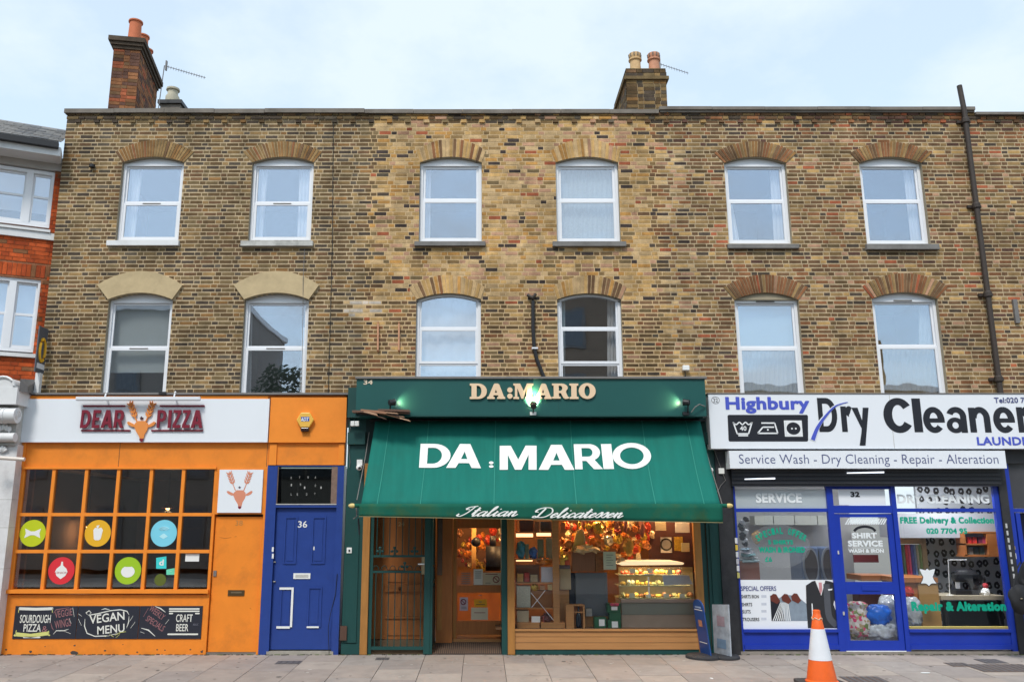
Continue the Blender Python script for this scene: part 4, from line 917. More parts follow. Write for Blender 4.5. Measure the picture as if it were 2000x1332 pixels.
# round stickers on the panes
def disc(px, py, r, col, name, lb, cat='sticker', Y=None):
    Y = SH + .028 if Y is None else Y; x_, z_ = P(px, py, Y); rr = r / 123.0; t = thing(name, (x_, Y, z_ - rr), lb, cat, 'round stickers on the pizza shop panes')
    m2 = MB(); m2.prism([(x_ + rr * cos(2 * pi * k / 40), z_ + rr * sin(2 * pi * k / 40)) for k in range(40)], Y - .0015, Y); m2.build('disc', pm('disc_' + lb.split()[0] + str(int(px)), col, .5, .02), t); return t, x_, z_, Y - .004
WS = pm('sticker_white', (.8, .8, .78), .5, .02)
def flat(pts, Y, mat, parent, name='print'):
    m2 = MB(); m2.face([(x, Y, z) for x, z in pts]); return m2.build(name, mat, parent)
t, x_, z_, y_ = disc(64, 1041, 26, (.52, .60, .015), 'window_sticker', 'yellow green round sticker with a white bow shaped pasta print')
flat([(x_ - .13, z_ + .075), (x_ - .03, z_ + .03), (x_ + .03, z_ + .03), (x_ + .13, z_ + .075), (x_ + .11, z_), (x_ + .13, z_ - .075), (x_ + .03, z_ - .03), (x_ - .03, z_ - .03), (x_ - .13, z_ - .075), (x_ - .11, z_)], y_, WS, t)
t, x_, z_, y_ = disc(191, 1041, 26, (.78, .43, .02), 'window_sticker', 'amber round sticker with a white pepper print')
flat([(x_ - .075, z_ + .05), (x_ - .05, z_ + .09), (x_, z_ + .075), (x_ + .05, z_ + .09), (x_ + .08, z_ + .05), (x_ + .055, z_ - .09), (x_ + .03, z_ - .11), (x_ - .03, z_ - .11), (x_ - .055, z_ - .09)], y_, WS, t); flat([(x_ - .02, z_ + .08), (x_ + .0, z_ + .08), (x_ + .02, z_ + .13), (x_ - .03, z_ + .12)], y_ - .001, WS, t)
t, x_, z_, y_ = disc(320, 1041, 26, (.20, .62, .78), 'window_sticker', 'sky blue round sticker with a pale print')
PB_ = pm('sticker_pale_blue', (.45, .78, .85), .5, .02)
for rr in (.05, .075, .10): 
    m2 = MB(); m2.tube([(x_ + rr * cos(a * pi / 10), y_, z_ + .02 + rr * .8 * sin(a * pi / 10)) for a in range(2, 9)], .006, 4); m2.build('print', PB_, t)
flat([(x_ - .07, z_ - .05), (x_, z_ + .0), (x_ + .07, z_ - .05), (x_, z_ - .09)], y_, PB_, t)
t, x_, z_, y_ = disc(120, 1114, 26, (.68, .03, .045), 'window_sticker', 'red round sticker with a white onion print')
flat([(x_ - .1, z_ - .02), (x_ - .08, z_ + .03), (x_ - .02, z_ + .08), (x_ - .012, z_ + .14), (x_ + .012, z_ + .14), (x_ + .02, z_ + .08), (x_ + .08, z_ + .03), (x_ + .1, z_ - .02), (x_ + .07, z_ - .08), (x_, z_ - .13), (x_ - .07, z_ - .08)], y_, WS, t); txt('ONION', 108, 1116, 132, 1120, y_ - .002, pm('sticker_red_print', (.4, .05, .06), .5), t)
t, x_, z_, y_ = disc(250, 1114, 26, (.33, .55, .02), 'window_sticker', 'leaf green round sticker with a white tomato print')
flat([(x_ + .11 * cos(2 * pi * k / 20), z_ - .015 + .09 * sin(2 * pi * k / 20)) for k in range(20)], y_, WS, t); flat([(x_ - .05, z_ + .06), (x_ + .05, z_ + .06), (x_ + .02, z_ + .09), (x_, z_ + .12), (x_ - .02, z_ + .09)], y_ - .001, pm('leafg', (.33, .55, .02), .5), t)
t, x_, z_, y_ = disc(313, 1132, 11.5, (.10, .13, .02), 'window_sticker', 'small dull green round sticker low in the fifth pane column')
CY_ = pm('turquoise_sticker', (.05, .62, .62), .5, .02)
for (a0, b0, a1, b1, lb) in ((305, 1087, 325, 1110, 'turquoise square delivery sticker with a white mark'), (325, 1110, 341, 1122, 'small mint green sticker touching the muntin')):
    t = thing('window_sticker', (X(a0, b1, SH + .02), SH + .02, Z(b1, SH)), lb, 'sticker'); m2 = MB(); a_, b_ = P(a0, b1, SH + .027), P(a1, b1, SH + .027); c_, d_ = P(a1, b0 - 1, SH + .027), P(a0, b0 + 2, SH + .027)
    m2.face([(a_[0], SH + .026, a_[1]), (b_[0], SH + .026, b_[1]), (c_[0], SH + .026, c_[1]), (d_[0], SH + .026, d_[1])]); m2.build('print', CY_ if a0 == 305 else pm('mint', (.15, .68, .45), .5), t)
    txt('d' if a0 == 305 else 'JE', a0 + 6, b0 + 5, a1 - 5, b1 - 6, SH + .024, WS, t, bold=.03)
m2 = MB(); PB(m2, 362, 1081, 389, 1096, SH + .024, SH + .027); tag(m2.build('paper_note', WS), 'blank white paper note stuck in the bottom corner pane', 'note')
# blackboards under the window
BB = pm('blackboard', (.018, .02, .032), .6, .1); CH = pm('chalk_white', (.72, .72, .66), .7, .08); CHY = pm('chalk_yellow', (.62, .62, .2), .7, .1); CHR = pm('chalk_red', (.30, .13, .14), .7, .1)
Yq = SH - .012
def board(px0, px1, lb, tl=0):
    t = thing('chalkboard_sign', (X((px0 + px1) / 2, 1215, Yq), Yq, Z(1247, Yq)), lb, 'sign', 'chalkboards below the pizza window'); m2 = MB()
    a, b_ = X(px0, 1215, Yq), X(px1, 1215, Yq); m2.box(a, b_, Yq, SH - .001, Z(1247, Yq), Z(1183, Yq)); m2.build('board', BB, t); return t
Yt = Yq - .002
def strk(t, pts, r, mat):
    """flat chalk stroke"""
    m2 = MB(); P_ = [P(x, y, Yt) for x, y in pts]; n_ = len(P_); rr = [r * (.35 if k in (0, n_ - 1) else 1) / 124 for k in range(n_)]
    L_ = [];
    for k in range(n_):
        a, b_ = P_[max(0, k - 1)], P_[min(n_ - 1, k + 1)]; dx, dz = b_[0] - a[0], b_[1] - a[1]; l_ = math.hypot(dx, dz) or 1; L_.append((-dz / l_ * rr[k], dx / l_ * rr[k]))
    for k in range(n_ - 1): m2.face([(P_[k][0] - L_[k][0], Yt, P_[k][1] - L_[k][1]), (P_[k + 1][0] - L_[k + 1][0], Yt, P_[k + 1][1] - L_[k + 1][1]), (P_[k + 1][0] + L_[k + 1][0], Yt, P_[k + 1][1] + L_[k + 1][1]), (P_[k][0] + L_[k][0], Yt, P_[k][1] + L_[k][1])])
    m2.build('chalk_mark', mat, t)
t = board(27, 149.5, 'chalkboard reading sourdough pizza and a red slanted line')
txt('SOURDOUGH', 39, 1200, 99, 1216, Yt, CH, t, bold=.012); txt('PIZZA', 46, 1218, 80, 1233, Yt, CH, t, bold=.012); txt('&', 82, 1222, 93, 1234, Yt, CHR, t)
strk(t, [(36, 1188), (38, 1188), (70, 1189), (103, 1188), (104, 1188)], 2.6, CH); strk(t, [(36, 1196), (37, 1187)], 1.6, CHY); strk(t, [(103, 1187), (102, 1196)], 1.6, CHY)
strk(t, [(27, 1241), (32, 1238), (60, 1241), (94, 1236), (97, 1241)], 3.6, CHY); strk(t, [(32, 1230), (30, 1239)], 2, CHY); strk(t, [(95, 1231), (96, 1239)], 2, CHY); strk(t, [(45, 1244), (46, 1244), (78, 1244), (79, 1244)], 1.3, CH)
txt('VEGGIE', 107, 1190, 141, 1204, Yt, CHR, t, bold=.005, rot=.18); txt('WINGS', 107, 1209, 138, 1225, Yt, CHR, t, bold=.005, rot=.2)
strk(t, [(104, 1197), (110, 1190), (135, 1186)], .8, CHR); strk(t, [(142, 1186), (145, 1204)], .9, CH); strk(t, [(135, 1207), (139, 1217)], .8, CH); strk(t, [(104, 1238), (110, 1231), (125, 1231), (134, 1228)], .8, CH); strk(t, [(126, 1232), (138, 1237)], .8, CH); strk(t, [(99, 1215), (102, 1226), (105, 1230)], .7, CHR)
t = board(150.5, 270.5, 'chalkboard reading vegan menu inside a drawn wreath')
txt('VEGAN', 175, 1197, 243, 1214, Yt, CH, t, bold=.014, rot=.12); txt('MENU', 190, 1220, 243, 1236, Yt, CH, t, bold=.012, rot=.1)
for pts in ([(171, 1200), (168, 1196), (174, 1192), (178, 1196), (172, 1201), (190, 1198), (215, 1192), (235, 1190), (248, 1193), (252, 1200)], [(166, 1208), (165, 1222), (170, 1236), (185, 1242), (210, 1241), (232, 1236)], [(252, 1203), (251, 1215), (247, 1226)], [(153, 1198), (160, 1203)], [(153, 1208), (159, 1221)], [(260, 1202), (253, 1213)], [(264, 1214), (255, 1226)], [(198, 1190), (205, 1188), (214, 1190)]): strk(t, pts, .9, CH)
for pts in ([(205, 1243), (215, 1239), (222, 1243)], [(224, 1240), (236, 1234), (246, 1233)], [(226, 1245), (234, 1238)]): strk(t, pts, .8, CHY)
t = board(271.5, 394, 'chalkboard reading craft beer with red weekly specials on the slant')
txt('CRAFT', 344, 1199, 376, 1214, Yt, CH, t, bold=.01); txt('BEER', 344, 1218, 368, 1232, Yt, CH, t, bold=.01)
for y_ in (1188.5, 1193): strk(t, [(330, y_), (331, y_), (389, y_), (390, y_)], 1.3, CH)
strk(t, [(330, 1197.5), (331, 1197.5), (337, 1197.5), (338, 1197.5)], 1.3, CH); strk(t, [(381, 1197.5), (382, 1197.5), (389, 1197.5), (390, 1197.5)], 1.3, CH); strk(t, [(327, 1238), (328, 1238), (386, 1238), (387, 1238)], 1.5, CH)
txt('WEEKLY', 290, 1190, 324, 1202, Yt, CHR, t, rot=-.62, bold=.005); txt('SPECIALS', 283, 1211, 324, 1223, Yt, CHR, t, rot=-.55, bold=.005)
strk(t, [(303, 1183.5), (314, 1188), (323, 1195)], 1.1, CH); strk(t, [(290, 1187), (280, 1204)], 1, CHR); strk(t, [(276, 1226), (290, 1230), (303, 1242)], 1.2, CH); strk(t, [(274, 1233), (282, 1236)], .8, CH); strk(t, [(330, 1209), (323, 1218)], .8, CH)
txt('ASK US', 377, 1217, 387, 1221, Yt, pm('chalk_dim', (.2, .2, .25), .7), t)
# white fascia board with the raised name
wb = thing('shop_sign', (X(280, 820, SH - .07), SH - .07, Z(861, SH)), 'long white sign board with raised crimson name and an orange deer head', 'sign')
Ys_ = SH - .075; m2 = MB(); xa, xb = (X(38, 780, Ys_) + X(31, 861, Ys_)) / 2, X(524.5, 820, Ys_); m2.box(xa, xb, Ys_, SH - .001, Z(861.5, Ys_), Z(779, Ys_)); m2.build('board', BRD, wb)
m2 = MB(); m2.box(xa, xb, Ys_ - .004, SH, Z(863.5, Ys_), Z(861.6, Ys_)); m2.build('trim', BRD, wb)
xs_ = [(157, 181), (187, 201.5), (201.5, 226), (226, 242)]
for g, a, b_ in (('D', 159, 178), ('E', 182, 197), ('A', 199, 221), ('R', 224, 243), ('P', 308, 325), ('I', 329.5, 335.5), ('Z', 339, 354), ('Z', 357.5, 372), ('A', 374.5, 397)):
    glyph(g, a, 801, b_, 836, Ys_ - .03, CRIM, wb, .0301, .05 if a < 250 else 0)
for a, b_, y_ in ((162, 244, 792.5), (158, 254, 840.5), (312, 399, 792.5), (295, 396, 840.5)):
    m2 = MB(); PB(m2, a, y_ - 1.4, b_, y_ + 1.4, Ys_ - .025, Ys_); m2.build('rule', CRIM, wb)
def deer(t, cx, top, w_, Y, mat, mnose, mstar, depth, ears=1):
    """head outline, two ears, two wheat ear antlers, star"""
    k = w_ / 56.0; Q = lambda x, y: P(cx + x * k, top + y * k, Y)
    def pl(pts, m_=mat, nm='deer_head', dd=0):
        m2 = MB(); pp = [Q(*a) for a in pts]; ar = sum(pp[i][0] * pp[(i + 1) % len(pp)][1] - pp[(i + 1) % len(pp)][0] * pp[i][1] for i in range(len(pp)))
        if ar < 0: pp = pp[::-1]
        if depth: m2.prism(pp, Y - depth - dd, Y - .0)
        else: m2.face([(a[0], Y - dd, a[1]) for a in pp])
        m2.build(nm, m_, t)
    pl([(-12, 42), (-13, 48), (-10, 56), (-4, 66), (-3, 70), (4, 70), (6, 62), (11, 54), (13, 48), (12, 42), (7, 37), (-6, 37)])
    pl([(-3.6, 70.2), (3.8, 70.2), (3, 74), (0, 76), (-3, 74)], mnose, 'nose')
    pl([(-12, 44), (-24, 38), (-27, 40), (-24, 44.5), (-17, 48), (-12.5, 48)], nm='ear', dd=.001); pl([(13, 45), (24, 38), (27, 40), (24, 45), (18, 48), (13.2, 48.5)], nm='ear', dd=.001)
    for s in (-1, 1):
        bx_, by_ = s * 8.5, 38; tx, ty = s * 21, 4 if depth else 2
        pl([(bx_ - 1, by_), (bx_ + 1, by_), (tx + .6, ty + 4), (tx - .6, ty + 4)], nm='antler_stem', dd=.002)
        for j in range(4):
            f_ = (.24 if depth else .38) + j * (.2 if depth else .165); sx, sy = bx_ + (tx - bx_) * f_, by_ + (ty - by_) * f_; dx, dy = (tx - bx_) / 34, (ty - by_) / 34
            for s2 in (-1, 1):
                ang_ = .62 * s2; ux, uy = dx * cos(ang_) - dy * sin(ang_), dx * sin(ang_) + dy * cos(ang_); nx, ny = -uy, ux
                pl([(sx, sy), (sx + ux * 4 + nx * 1.9, sy + uy * 4 + ny * 1.9), (sx + ux * 10, sy + uy * 10), (sx + ux * 4 - nx * 1.9, sy + uy * 4 - ny * 1.9)], nm='grain', dd=.0025 + .0004 * j + (.0002 if s2 > 0 else 0))
        pl([(tx - 1.8, ty + 3), (tx, ty - 5), (tx + 1.8, ty + 3)], nm='grain', dd=.006)
    pl([(3.5 * sin(pi * i / 5) * (1 if i % 2 == 0 else .45), 31.5 - 3.5 * cos(pi * i / 5) * (1 if i % 2 == 0 else .45)) for i in range(10)], mstar, 'star')
deer(wb, 277, 784, 58, Ys_, PEACH, CRIM, pm('star_brown', (.08, .02, .03), .5), .03)
# strip lamp on brackets over the board
sl_ = thing('strip_light', (X(270, 779, -.42), -.42, Z(781, -.42)), 'slim white strip light bar fixed along the top of the white sign', 'light')
m2 = MB(); PB(m2, 148, 774.5, 390, 780, -.42, -.36); m2.build('bar', M['white'], sl_)
m2 = MB(); PB(m2, 148, 780.2, 390, 782.2, -.415, -.37); m2.build('diffuser', pm('grey_diffuser', (.45, .45, .47), .4), sl_)
for px_ in (205, 340):
    m2 = MB(); m2.tube([(X(px_, 774, -.38), -.38, Z(775, -.38)), (X(px_ - 2, 768, -.3), -.2, Z(770, -.2) + .04), (X(px_, 766, -.1), -.01, Z(766, -.1))], .014, 6); m2.build('bracket', M['white'], sl_)
m2 = MB(); PB(m2, 310, 765, 324, 771, -.3, -.2); tag(m2.build('junction_box', M['black']), 'small black box on the flashing above the strip light', 'box')
# alarm box
Ya_ = SH - .05; ax, az = P(596, 820, Ya_ - .06); al = thing('alarm_box', (ax, Ya_, az - .16), 'yellow hexagonal alarm box with a blue badge on the orange fascia', 'alarm')
hx = [(ax + .145 * cos(pi / 3 * k), az + .145 * sin(pi / 3 * k) * .97) for k in range(6)]; YE = pm('alarm_yellow', (.80, .46, .075), .4, .04)
m2 = MB(); m2.prism(hx, Ya_ - .07, Ya_); m2.build('case', YE, al, bevel=.012)
m2 = MB(); m2.box(ax - .065, ax + .065, Ya_ - .065, Ya_ - .001, az - .19, az - .128); m2.build('strobe', pm('smoked_plastic', (.03, .015, .015), .2, .05), al, bevel=.01)
m2 = MB(); m2.box(ax - .065, ax + .068, Ya_ - .073, Ya_ - .0705, az - .022, az + .05); m2.build('badge', pm('badge_blue', (.03, .09, .42), .4), al)
txt('ADT', 587.5, 815, 603, 822.5, Ya_ - .0745, WS, al, bold=.03, shear=.2)
# square deer sign
Yd = SH - .03; sq = thing('deer_sign', (X(470, 960, Yd), Yd, Z(1001, Yd)), 'square white panel with an orange printed deer head above the orange door', 'sign')
m2 = MB(); xa, xb = (X(429, 917, Yd) + X(424, 1001, Yd)) / 2, (X(514, 917, Yd) + X(510, 1001, Yd)) / 2; m2.box(xa, xb, Yd, SH - .001, Z(1001, Yd), Z(917, Yd)); m2.build('board', BRD, sq)
def deer2(t, cx, top, Y, mat):
    deer(t, cx, top, 53, Y, mat, CRIM, pm('star_dark', (.05, .03, .06), .5), 0)
deer2(sq, 468, 922, Yd - .001, pm('deer_print', (.68, .26, .16), .5, .03))
# orange door
Ydo = SH + .045; dr = MB(); dx0, dx1 = dl0 + .012, dl1 - .012; dr.box(dx0, dx1, Ydo, Ydo + .05, .035, Z(1009, Ydo)); door = dr.build('door', ORD, ps)
m2 = MB(); m2.box(dl0, dl1, SH + .02, .05, 0, .03); m2.build('threshold', M['coping'], ps)
m2 = MB(); PB(m2, 445, 1152, 477, 1163, Ydo - .012, Ydo); m2.build('letter_box', pm('old_brass', (.12, .08, .04), .4, .1, metal=.6), door); m2 = MB(); PB(m2, 451, 1155, 472, 1158, Ydo - .016, Ydo - .013); m2.build('letter_flap', pm('dull_brass', (.25, .19, .12), .4, .1, metal=.6), door)
m2 = MB(); PB(m2, 416.5, 1114, 422.5, 1125, Ydo - .015, Ydo); m2.build('lock', M['lead'], door)
txt('38', 460, 1016, 474, 1026, Ydo - .003, pm('faded_numeral', (.48, .22, .06), .6), door)
for pts, r_ in (([(429, 1049), (440, 1051), (452, 1049)], .9), ([(458, 1048), (462, 1047)], .8), ([(488, 1187), (491, 1189)], .8)):
    m2 = MB(); m2.tube([(X(a, b_, Ydo), Ydo - .001, Z(b_, Ydo)) for a, b_ in pts], .002, 4); m2.build('scratch', pm('scratch', (.2, .08, .02), .7), door)
for px_, py_, s in ((60, 1272, .02), (88, 1262, .008), (205, 1270, .016), (240, 1258, .007), (385, 1240, .009), (395, 1272, .022), (268, 1273, .012), (12, 1268, .015), (145, 1275, .045), (146, 1260, .014), (307, 1268, .012), (322, 1269, .01), (372, 1268, .012)):
    m2 = MB(); x_, z_ = P(px_, py_, SH - .001); qq = random.Random(px_); m2.face([(x_ + s * (.7 + .5 * qq.random()) * cos(2 * pi * k / 9) * 1.3, SH - .0015, max(.003, z_ + s * (.6 + .5 * qq.random()) * sin(2 * pi * k / 9))) for k in range(9)]); m2.build('chipped_paint', pm('bare_wood%d' % px_, (.06, .05, .045), .8), ps)
# blue entrance
be = thing('blue_entrance', (X(590, 1270, SH), SH, 0), 'royal blue panelled front door in a blue frame, under a dark fanlight', 'door')
bL, bR = oD + .002, oR; iL, iR = (X(540, 985, SH) + X(524, 1265, SH)) / 2, (X(657, 985, SH) + X(648, 1265, SH)) / 2
fz0, fz1 = Z(984, SH), Z(910, SH)
m2 = MB(); m2.box(bL, iL, SH - .01, .05, 0, Z(909, SH)); m2.box(iR, bR, SH - .01, .05, 0, Z(909, SH)); m2.box(iL, iR, SH - .004, .05, Z(991, SH), fz0); m2.box(iL, iR, SH + .001, .05, fz1 - .005, Z(909, SH)); m2.build('frame', BLU, be)
m2 = MB(); m2.box(iL + .015, iR - .1, SH + .01, SH + .016, fz0 + .004, fz1 - .006); fl = m2.build('fanlight', glass('fan_glass', .07, tint=(.5, .52, .5)), be)
MO_ = pm('mottled_brown', (.2, .13, .1), .7, .3, 20)
for u0, u1 in ((iL, iL + .015), (iR - .1, iR)): m2 = MB(); m2.box(u0, u1, SH + .006, SH + .03, fz0 + .002, fz1 - .006); m2.build('fanlight_edge', MO_, fl)
m2 = MB(); m2.box(iL, iR, SH - .012, SH + .01, fz0 - .012, fz0 + .004); m2.build('flaking_bead', M['offwhite'], be)
for (a, b_, s) in ((569, 933, 'K'), (585, 932, 'Y'), (602, 932, 'R'), (616, 932, 'A'), (569, 947, 'I'), (587, 946, 'S'), (595, 952, 'I'), (616, 948, 'O'), (627, 952, 'I'), (569, 965, 'L'), (581, 965, 'E'), (599, 965, 'D'), (615, 964, 'Y')): txt(s, a - 1.1, b_ - 2.2, a + 1.1, b_ + 2.2, SH + .008, M['offwhite'], fl)
Ybd = SH + .05; zd0, zd1 = .07, Z(991, SH) - .004
m2 = MB(); m2.box(iL + .004, iR - .004, Ybd, Ybd + .05, zd0, zd1); bdoor = m2.build('door', BLU, be)
for (a0, b0, a1, b1, tt) in ((555, 1009, 580, 1101, 0), (609, 1009, 636, 1101, 0), (547, 1147, 572, 1224, 1), (601, 1146, 628, 1224, 2)):
    xa, xb, za, zb2 = X(a0, (b0 + b1) / 2, Ybd), X(a1, (b0 + b1) / 2, Ybd), Z(b1, Ybd), Z(b0, Ybd); m2 = MB()
    for (u0, u1, v0, v1) in ((xa, xa + .022, za, zb2), (xb - .022, xb, za, zb2), (xa + .022, xb - .022, za, za + .022), (xa + .022, xb - .022, zb2 - .022, zb2)): m2.box(u0, u1, Ybd - .014, Ybd, v0, v1)
    m2.box(xa + .05, xb - .05, Ybd - .007, Ybd, za + .05, zb2 - .05); m2.build('panel', BLU, bdoor)
    if tt == 1:
        m3 = MB(); m3.box(xb - .03, xb + .004, Ybd - .018, Ybd - .0145, za, zb2 + .004); m3.box(xa - .02, xb - .031, Ybd - .018, Ybd - .0145, zb2 - .03, zb2 + .004); m3.box(xa - .04, xb - .031, Ybd - .018, Ybd - .0145, za - .02, za + .014); m3.build('bare_trim', WS, bdoor)
    if tt == 2: m3 = MB(); m3.box(xa, xb - .03, Ybd - .018, Ybd - .0145, za - .012, za + .014); m3.build('bare_trim', WS, bdoor)
m2 = MB(); PB(m2, 573, 1119, 606, 1130, Ybd - .012, Ybd); m2.build('letter_box', WS, bdoor); m2 = MB(); PB(m2, 577, 1121.5, 602, 1127, Ybd - .016, Ybd - .0125); m2.build('letter_flap', M['offwhite'], bdoor)
txt('36', 582, 1017, 600, 1030, Ybd - .004, WS, bdoor, bold=.012)
for px_, py_ in ((536.5, 1098), (536, 1136)): x_, z_ = P(px_, py_, Ybd); MB().lathe([(.0, 0), (.022, .001), (.022, .015), (0, .016)], (x_, Ybd - .01, z_), 10).build('lock', M['offwhite'], bdoor)
m2 = MB(); PB(m2, 612, 1067, 626, 1074, Ybd - .003, Ybd - .0005); m2.build('torn_label', WS, bdoor); m2 = MB(); PB(m2, 621, 1062, 629, 1076, Ybd - .004, Ybd - .0031); m2.build('torn_label', WS, bdoor)
for yy in (1073, 1086): m2 = MB(); PB(m2, 531, yy - 5, 534.5, yy + 4, SH - .013, SH - .0102); m2.build('paint_chip', WS, be)
m2 = MB(); m2.box(iL - .03, iR + .03, SH - .02, .03, -.008, .05); m2.build('step', pm('step_stone', (.35, .32, .27), .85, .2, 12, bump=.3, dirt=.4), be)
m2 = MB(); m2.tube([(X(658, 1140, SH - .02), SH - .02, Z(1120, SH)), (X(655, 1165, SH - .02), SH - .02, Z(1160, SH)), (X(645, 1200, SH - .02), SH - .02, Z(1200, SH)), (X(641, 1225, SH - .02), SH - .02, Z(1225, SH)), (X(643, 1270, SH - .02), SH - .02, .01)], .005, 5); tag(m2.build('cable', M['black']), 'thin dark cable looping down the blue door frame', 'cable')
room(oD + .03, oR, .05, 2, .01, 2.9, pm('hall_dark', (.03, .03, .028), .9), be)
# ---------------------------------------------------------------- delicatessen
GRN = pm('dark_green_paint', (.012, .062, .058), .45, .08, 3, spec=.35, dirt=.2, dirtcol=(.03, .05, .035))
GRF = pm('green_fascia_paint', (.012, .085, .078), .45, .06, 3, spec=.35)
CAN = pm('green_canvas', (.010, .155, .122), .85, .14, 2, bump=.1, spec=.2, stretch=(5, .6, .6), dirt=.4, dirtcol=(.02, .12, .09))
CANV = pm('green_canvas_stained', (.010, .105, .07), .9, .16, 2.5, bump=.1, spec=.15, dirt=.6, dirtcol=(.075, .10, .02))
OAK = pm('varnished_pine', (.37, .165, .04), .5, .22, 6, bump=.15, stretch=(6, 6, .6), dirt=.3, dirtcol=(.18, .08, .02))
PLK = pm('pine_plank', (.42, .20, .07), .55, .18, 4, bump=.12, stretch=(.5, 6, 9))
DOORW = pm('brown_door_wood', (.38, .135, .035), .5, .22, 5, bump=.1, stretch=(5, 5, .6))
ds = thing('shopfront', (X(1030, 1275, SH), SH, 0), 'dark green delicatessen shopfront with pine posts, a recessed door and a warm display window', 'shopfront')
Yf = -.70
gxl = (X(697, 750, Yf) + X(694, 812, Yf)) / 2; gxr = (X(1377, 750, Yf) + X(1380, 812, Yf)) / 2
zf1, zf0 = Z(740, Yf), Z(811, Yf)
m2 = MB(); m2.box(gxl, gxr, Yf, -.0, zf0, zf1); m2.build('fascia', GRF, ds)
m2 = MB(); m2.box(gxl - .02, gxr + .03, Yf - .03, 0, zf1 + .001, zf1 + .035); m2.build('flashing', M['lead'], ds)
m2 = MB(); m2.box(gxl + .0, gxr, Yf - .012, Yf + .02, zf0 - .02, zf0 - .001); m2.build('moulding', GRN, ds)
m2 = MB(); PB(m2, 1090.3, 743, 1090.9, 811, Yf - .001, Yf + .01); m2.build('board_joint', GRN, ds)
m2 = MB(); m2.box(oR + .045, gxl - .002, -.36, 0, Z(815, -.36), Z(757, -.36)); m2.build('end_block', GRN, ds)
txt('34', 710, 742, 728, 751, Yf - .004, pm('cream_number', (.72, .6, .45), .5), ds, bold=.03)
# pilasters
pl0, pl1 = oR + .045, (X(716, 900, SH) + X(699, 1275, SH)) / 2
pr0, pr1 = (X(1376, 900, SH) + X(1388, 1270, SH)) / 2, (X(1402, 900, SH) + X(1400, 1270, SH)) / 2 + .04
for (a, b_) in ((pl0, pl1), (pr0, pr1)):
    m2 = MB(); m2.box(a, b_, SH - .0, .0, 0, zf0 + .02); m2.box(a + .05, b_ - .06, SH - .018, SH - .001, .18, 2.0); p_ = m2.build('pilaster', GRN, ds)
    m2 = MB(); m2.box(a - .0, b_ + .0, SH - .06, SH - .0005, Z(868, SH), Z(845, SH)); m2.build('capital', GRN, p_)
    m2 = MB(); m2.box(a, b_, SH - .02, SH - .0005, 0, .16); m2.build('plinth', GRN, p_)
# head beam behind the awning, pine posts
hb0 = Z(905, SH)
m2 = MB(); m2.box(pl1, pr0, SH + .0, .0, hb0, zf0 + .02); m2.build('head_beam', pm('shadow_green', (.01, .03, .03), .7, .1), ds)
lp0, lp1 = pl1 + .002, (X(724, 1010, SH) + X(717, 1275, SH)) / 2
mp0, mp1 = (X(990, 1020, SH) + X(992, 1275, SH)) / 2, X(1005, 1150, SH)
rp0, rp1 = (X(1351, 1020, SH) + X(1362, 1170, SH)) / 2 , (X(1367, 1020, SH) + X(1374, 1170, SH)) / 2
for a, b_ in ((lp0, lp1), (mp0, mp1), (rp0, rp1)):
    MB().box(a, b_, SH - .04, SH + .05, 0.004, hb0 - .001).build('post', OAK, ds, bevel=.006)
m2 = MB(); m2.box(rp1, pr0 + .001, SH + .02, SH + .05, 0, hb0); m2.build('frame_strip', GRN, ds)
# planks under the window and green base
wy0, wy1 = mp1, rp0
for k, (a, b_) in enumerate(((1228, 1231.4), (1232, 1242.5), (1243.3, 1254), (1254.8, 1267.5))):
    m2 = MB(); m2.box(wy0 + .002, X(1368, 1250, SH), SH - (.035 if k == 0 else .01), SH + .03, Z(b_, SH), Z(a, SH)); m2.build('plank', PLK, ds)
m2 = MB(); m2.box(wy0 + .002, pr0 - .001, SH + .004, SH + .05, 0, Z(1268.3, SH)); m2.build('base', GRN, ds)
zsill = Z(1228, SH)
for a, b_ in ((wy0, X(1180, 1100, SH)),  (X(1180.6, 1100, SH), wy1)):
    m2 = MB(); m2.box(a + .003, b_ - .003, SH + .03, SH + .036, zsill + .001, hb0 - .001); m2.build('pane', M['shopglass'], ds)
# interior box: walls, floor
IW = pm('ochre_wall', (.25, .115, .045), .8, .35, 5); IF = pm('brown_floor', (.12, .07, .04), .7, .2)
m2 = MB(); XD = mp0 - .02
XW = X(842, 1150, SH)
m2.face([(XD + .1, 3.6, 0), (pr0, 3.6, 0), (pr0, 3.6, 2.9), (XD + .1, 3.6, 2.9)]); m2.face([(pr0 - .01, SH, 0), (pr0 - .01, SH, 2.9), (pr0 - .01, 3.6, 2.9), (pr0 - .01, 3.6, 0)])
m2.face([(XW - .3, SH, 2.9), (XW - .3, 3.6, 2.9), (pr0, 3.6, 2.9), (pr0, SH, 2.9)]); m2.face([(XW - .3, 3.6, 0), (XD + .1, 3.6, 0), (XD + .1, 3.6, 2.9), (XW - .3, 3.6, 2.9)]); m2.build('room', IW, ds)
m2 = MB(); m2.face([(XW - .3, .52, .15), (pr0, .52, .15), (pr0, 3.6, .15), (XW - .3, 3.6, .15)]); m2.face([(mp1 - .3, SH + .05, zsill - .012), (pr0, SH + .05, zsill - .012), (pr0, .75, zsill - .012), (mp1 - .3, .75, zsill - .012)]); m2.build('room_floor', IF, ds)
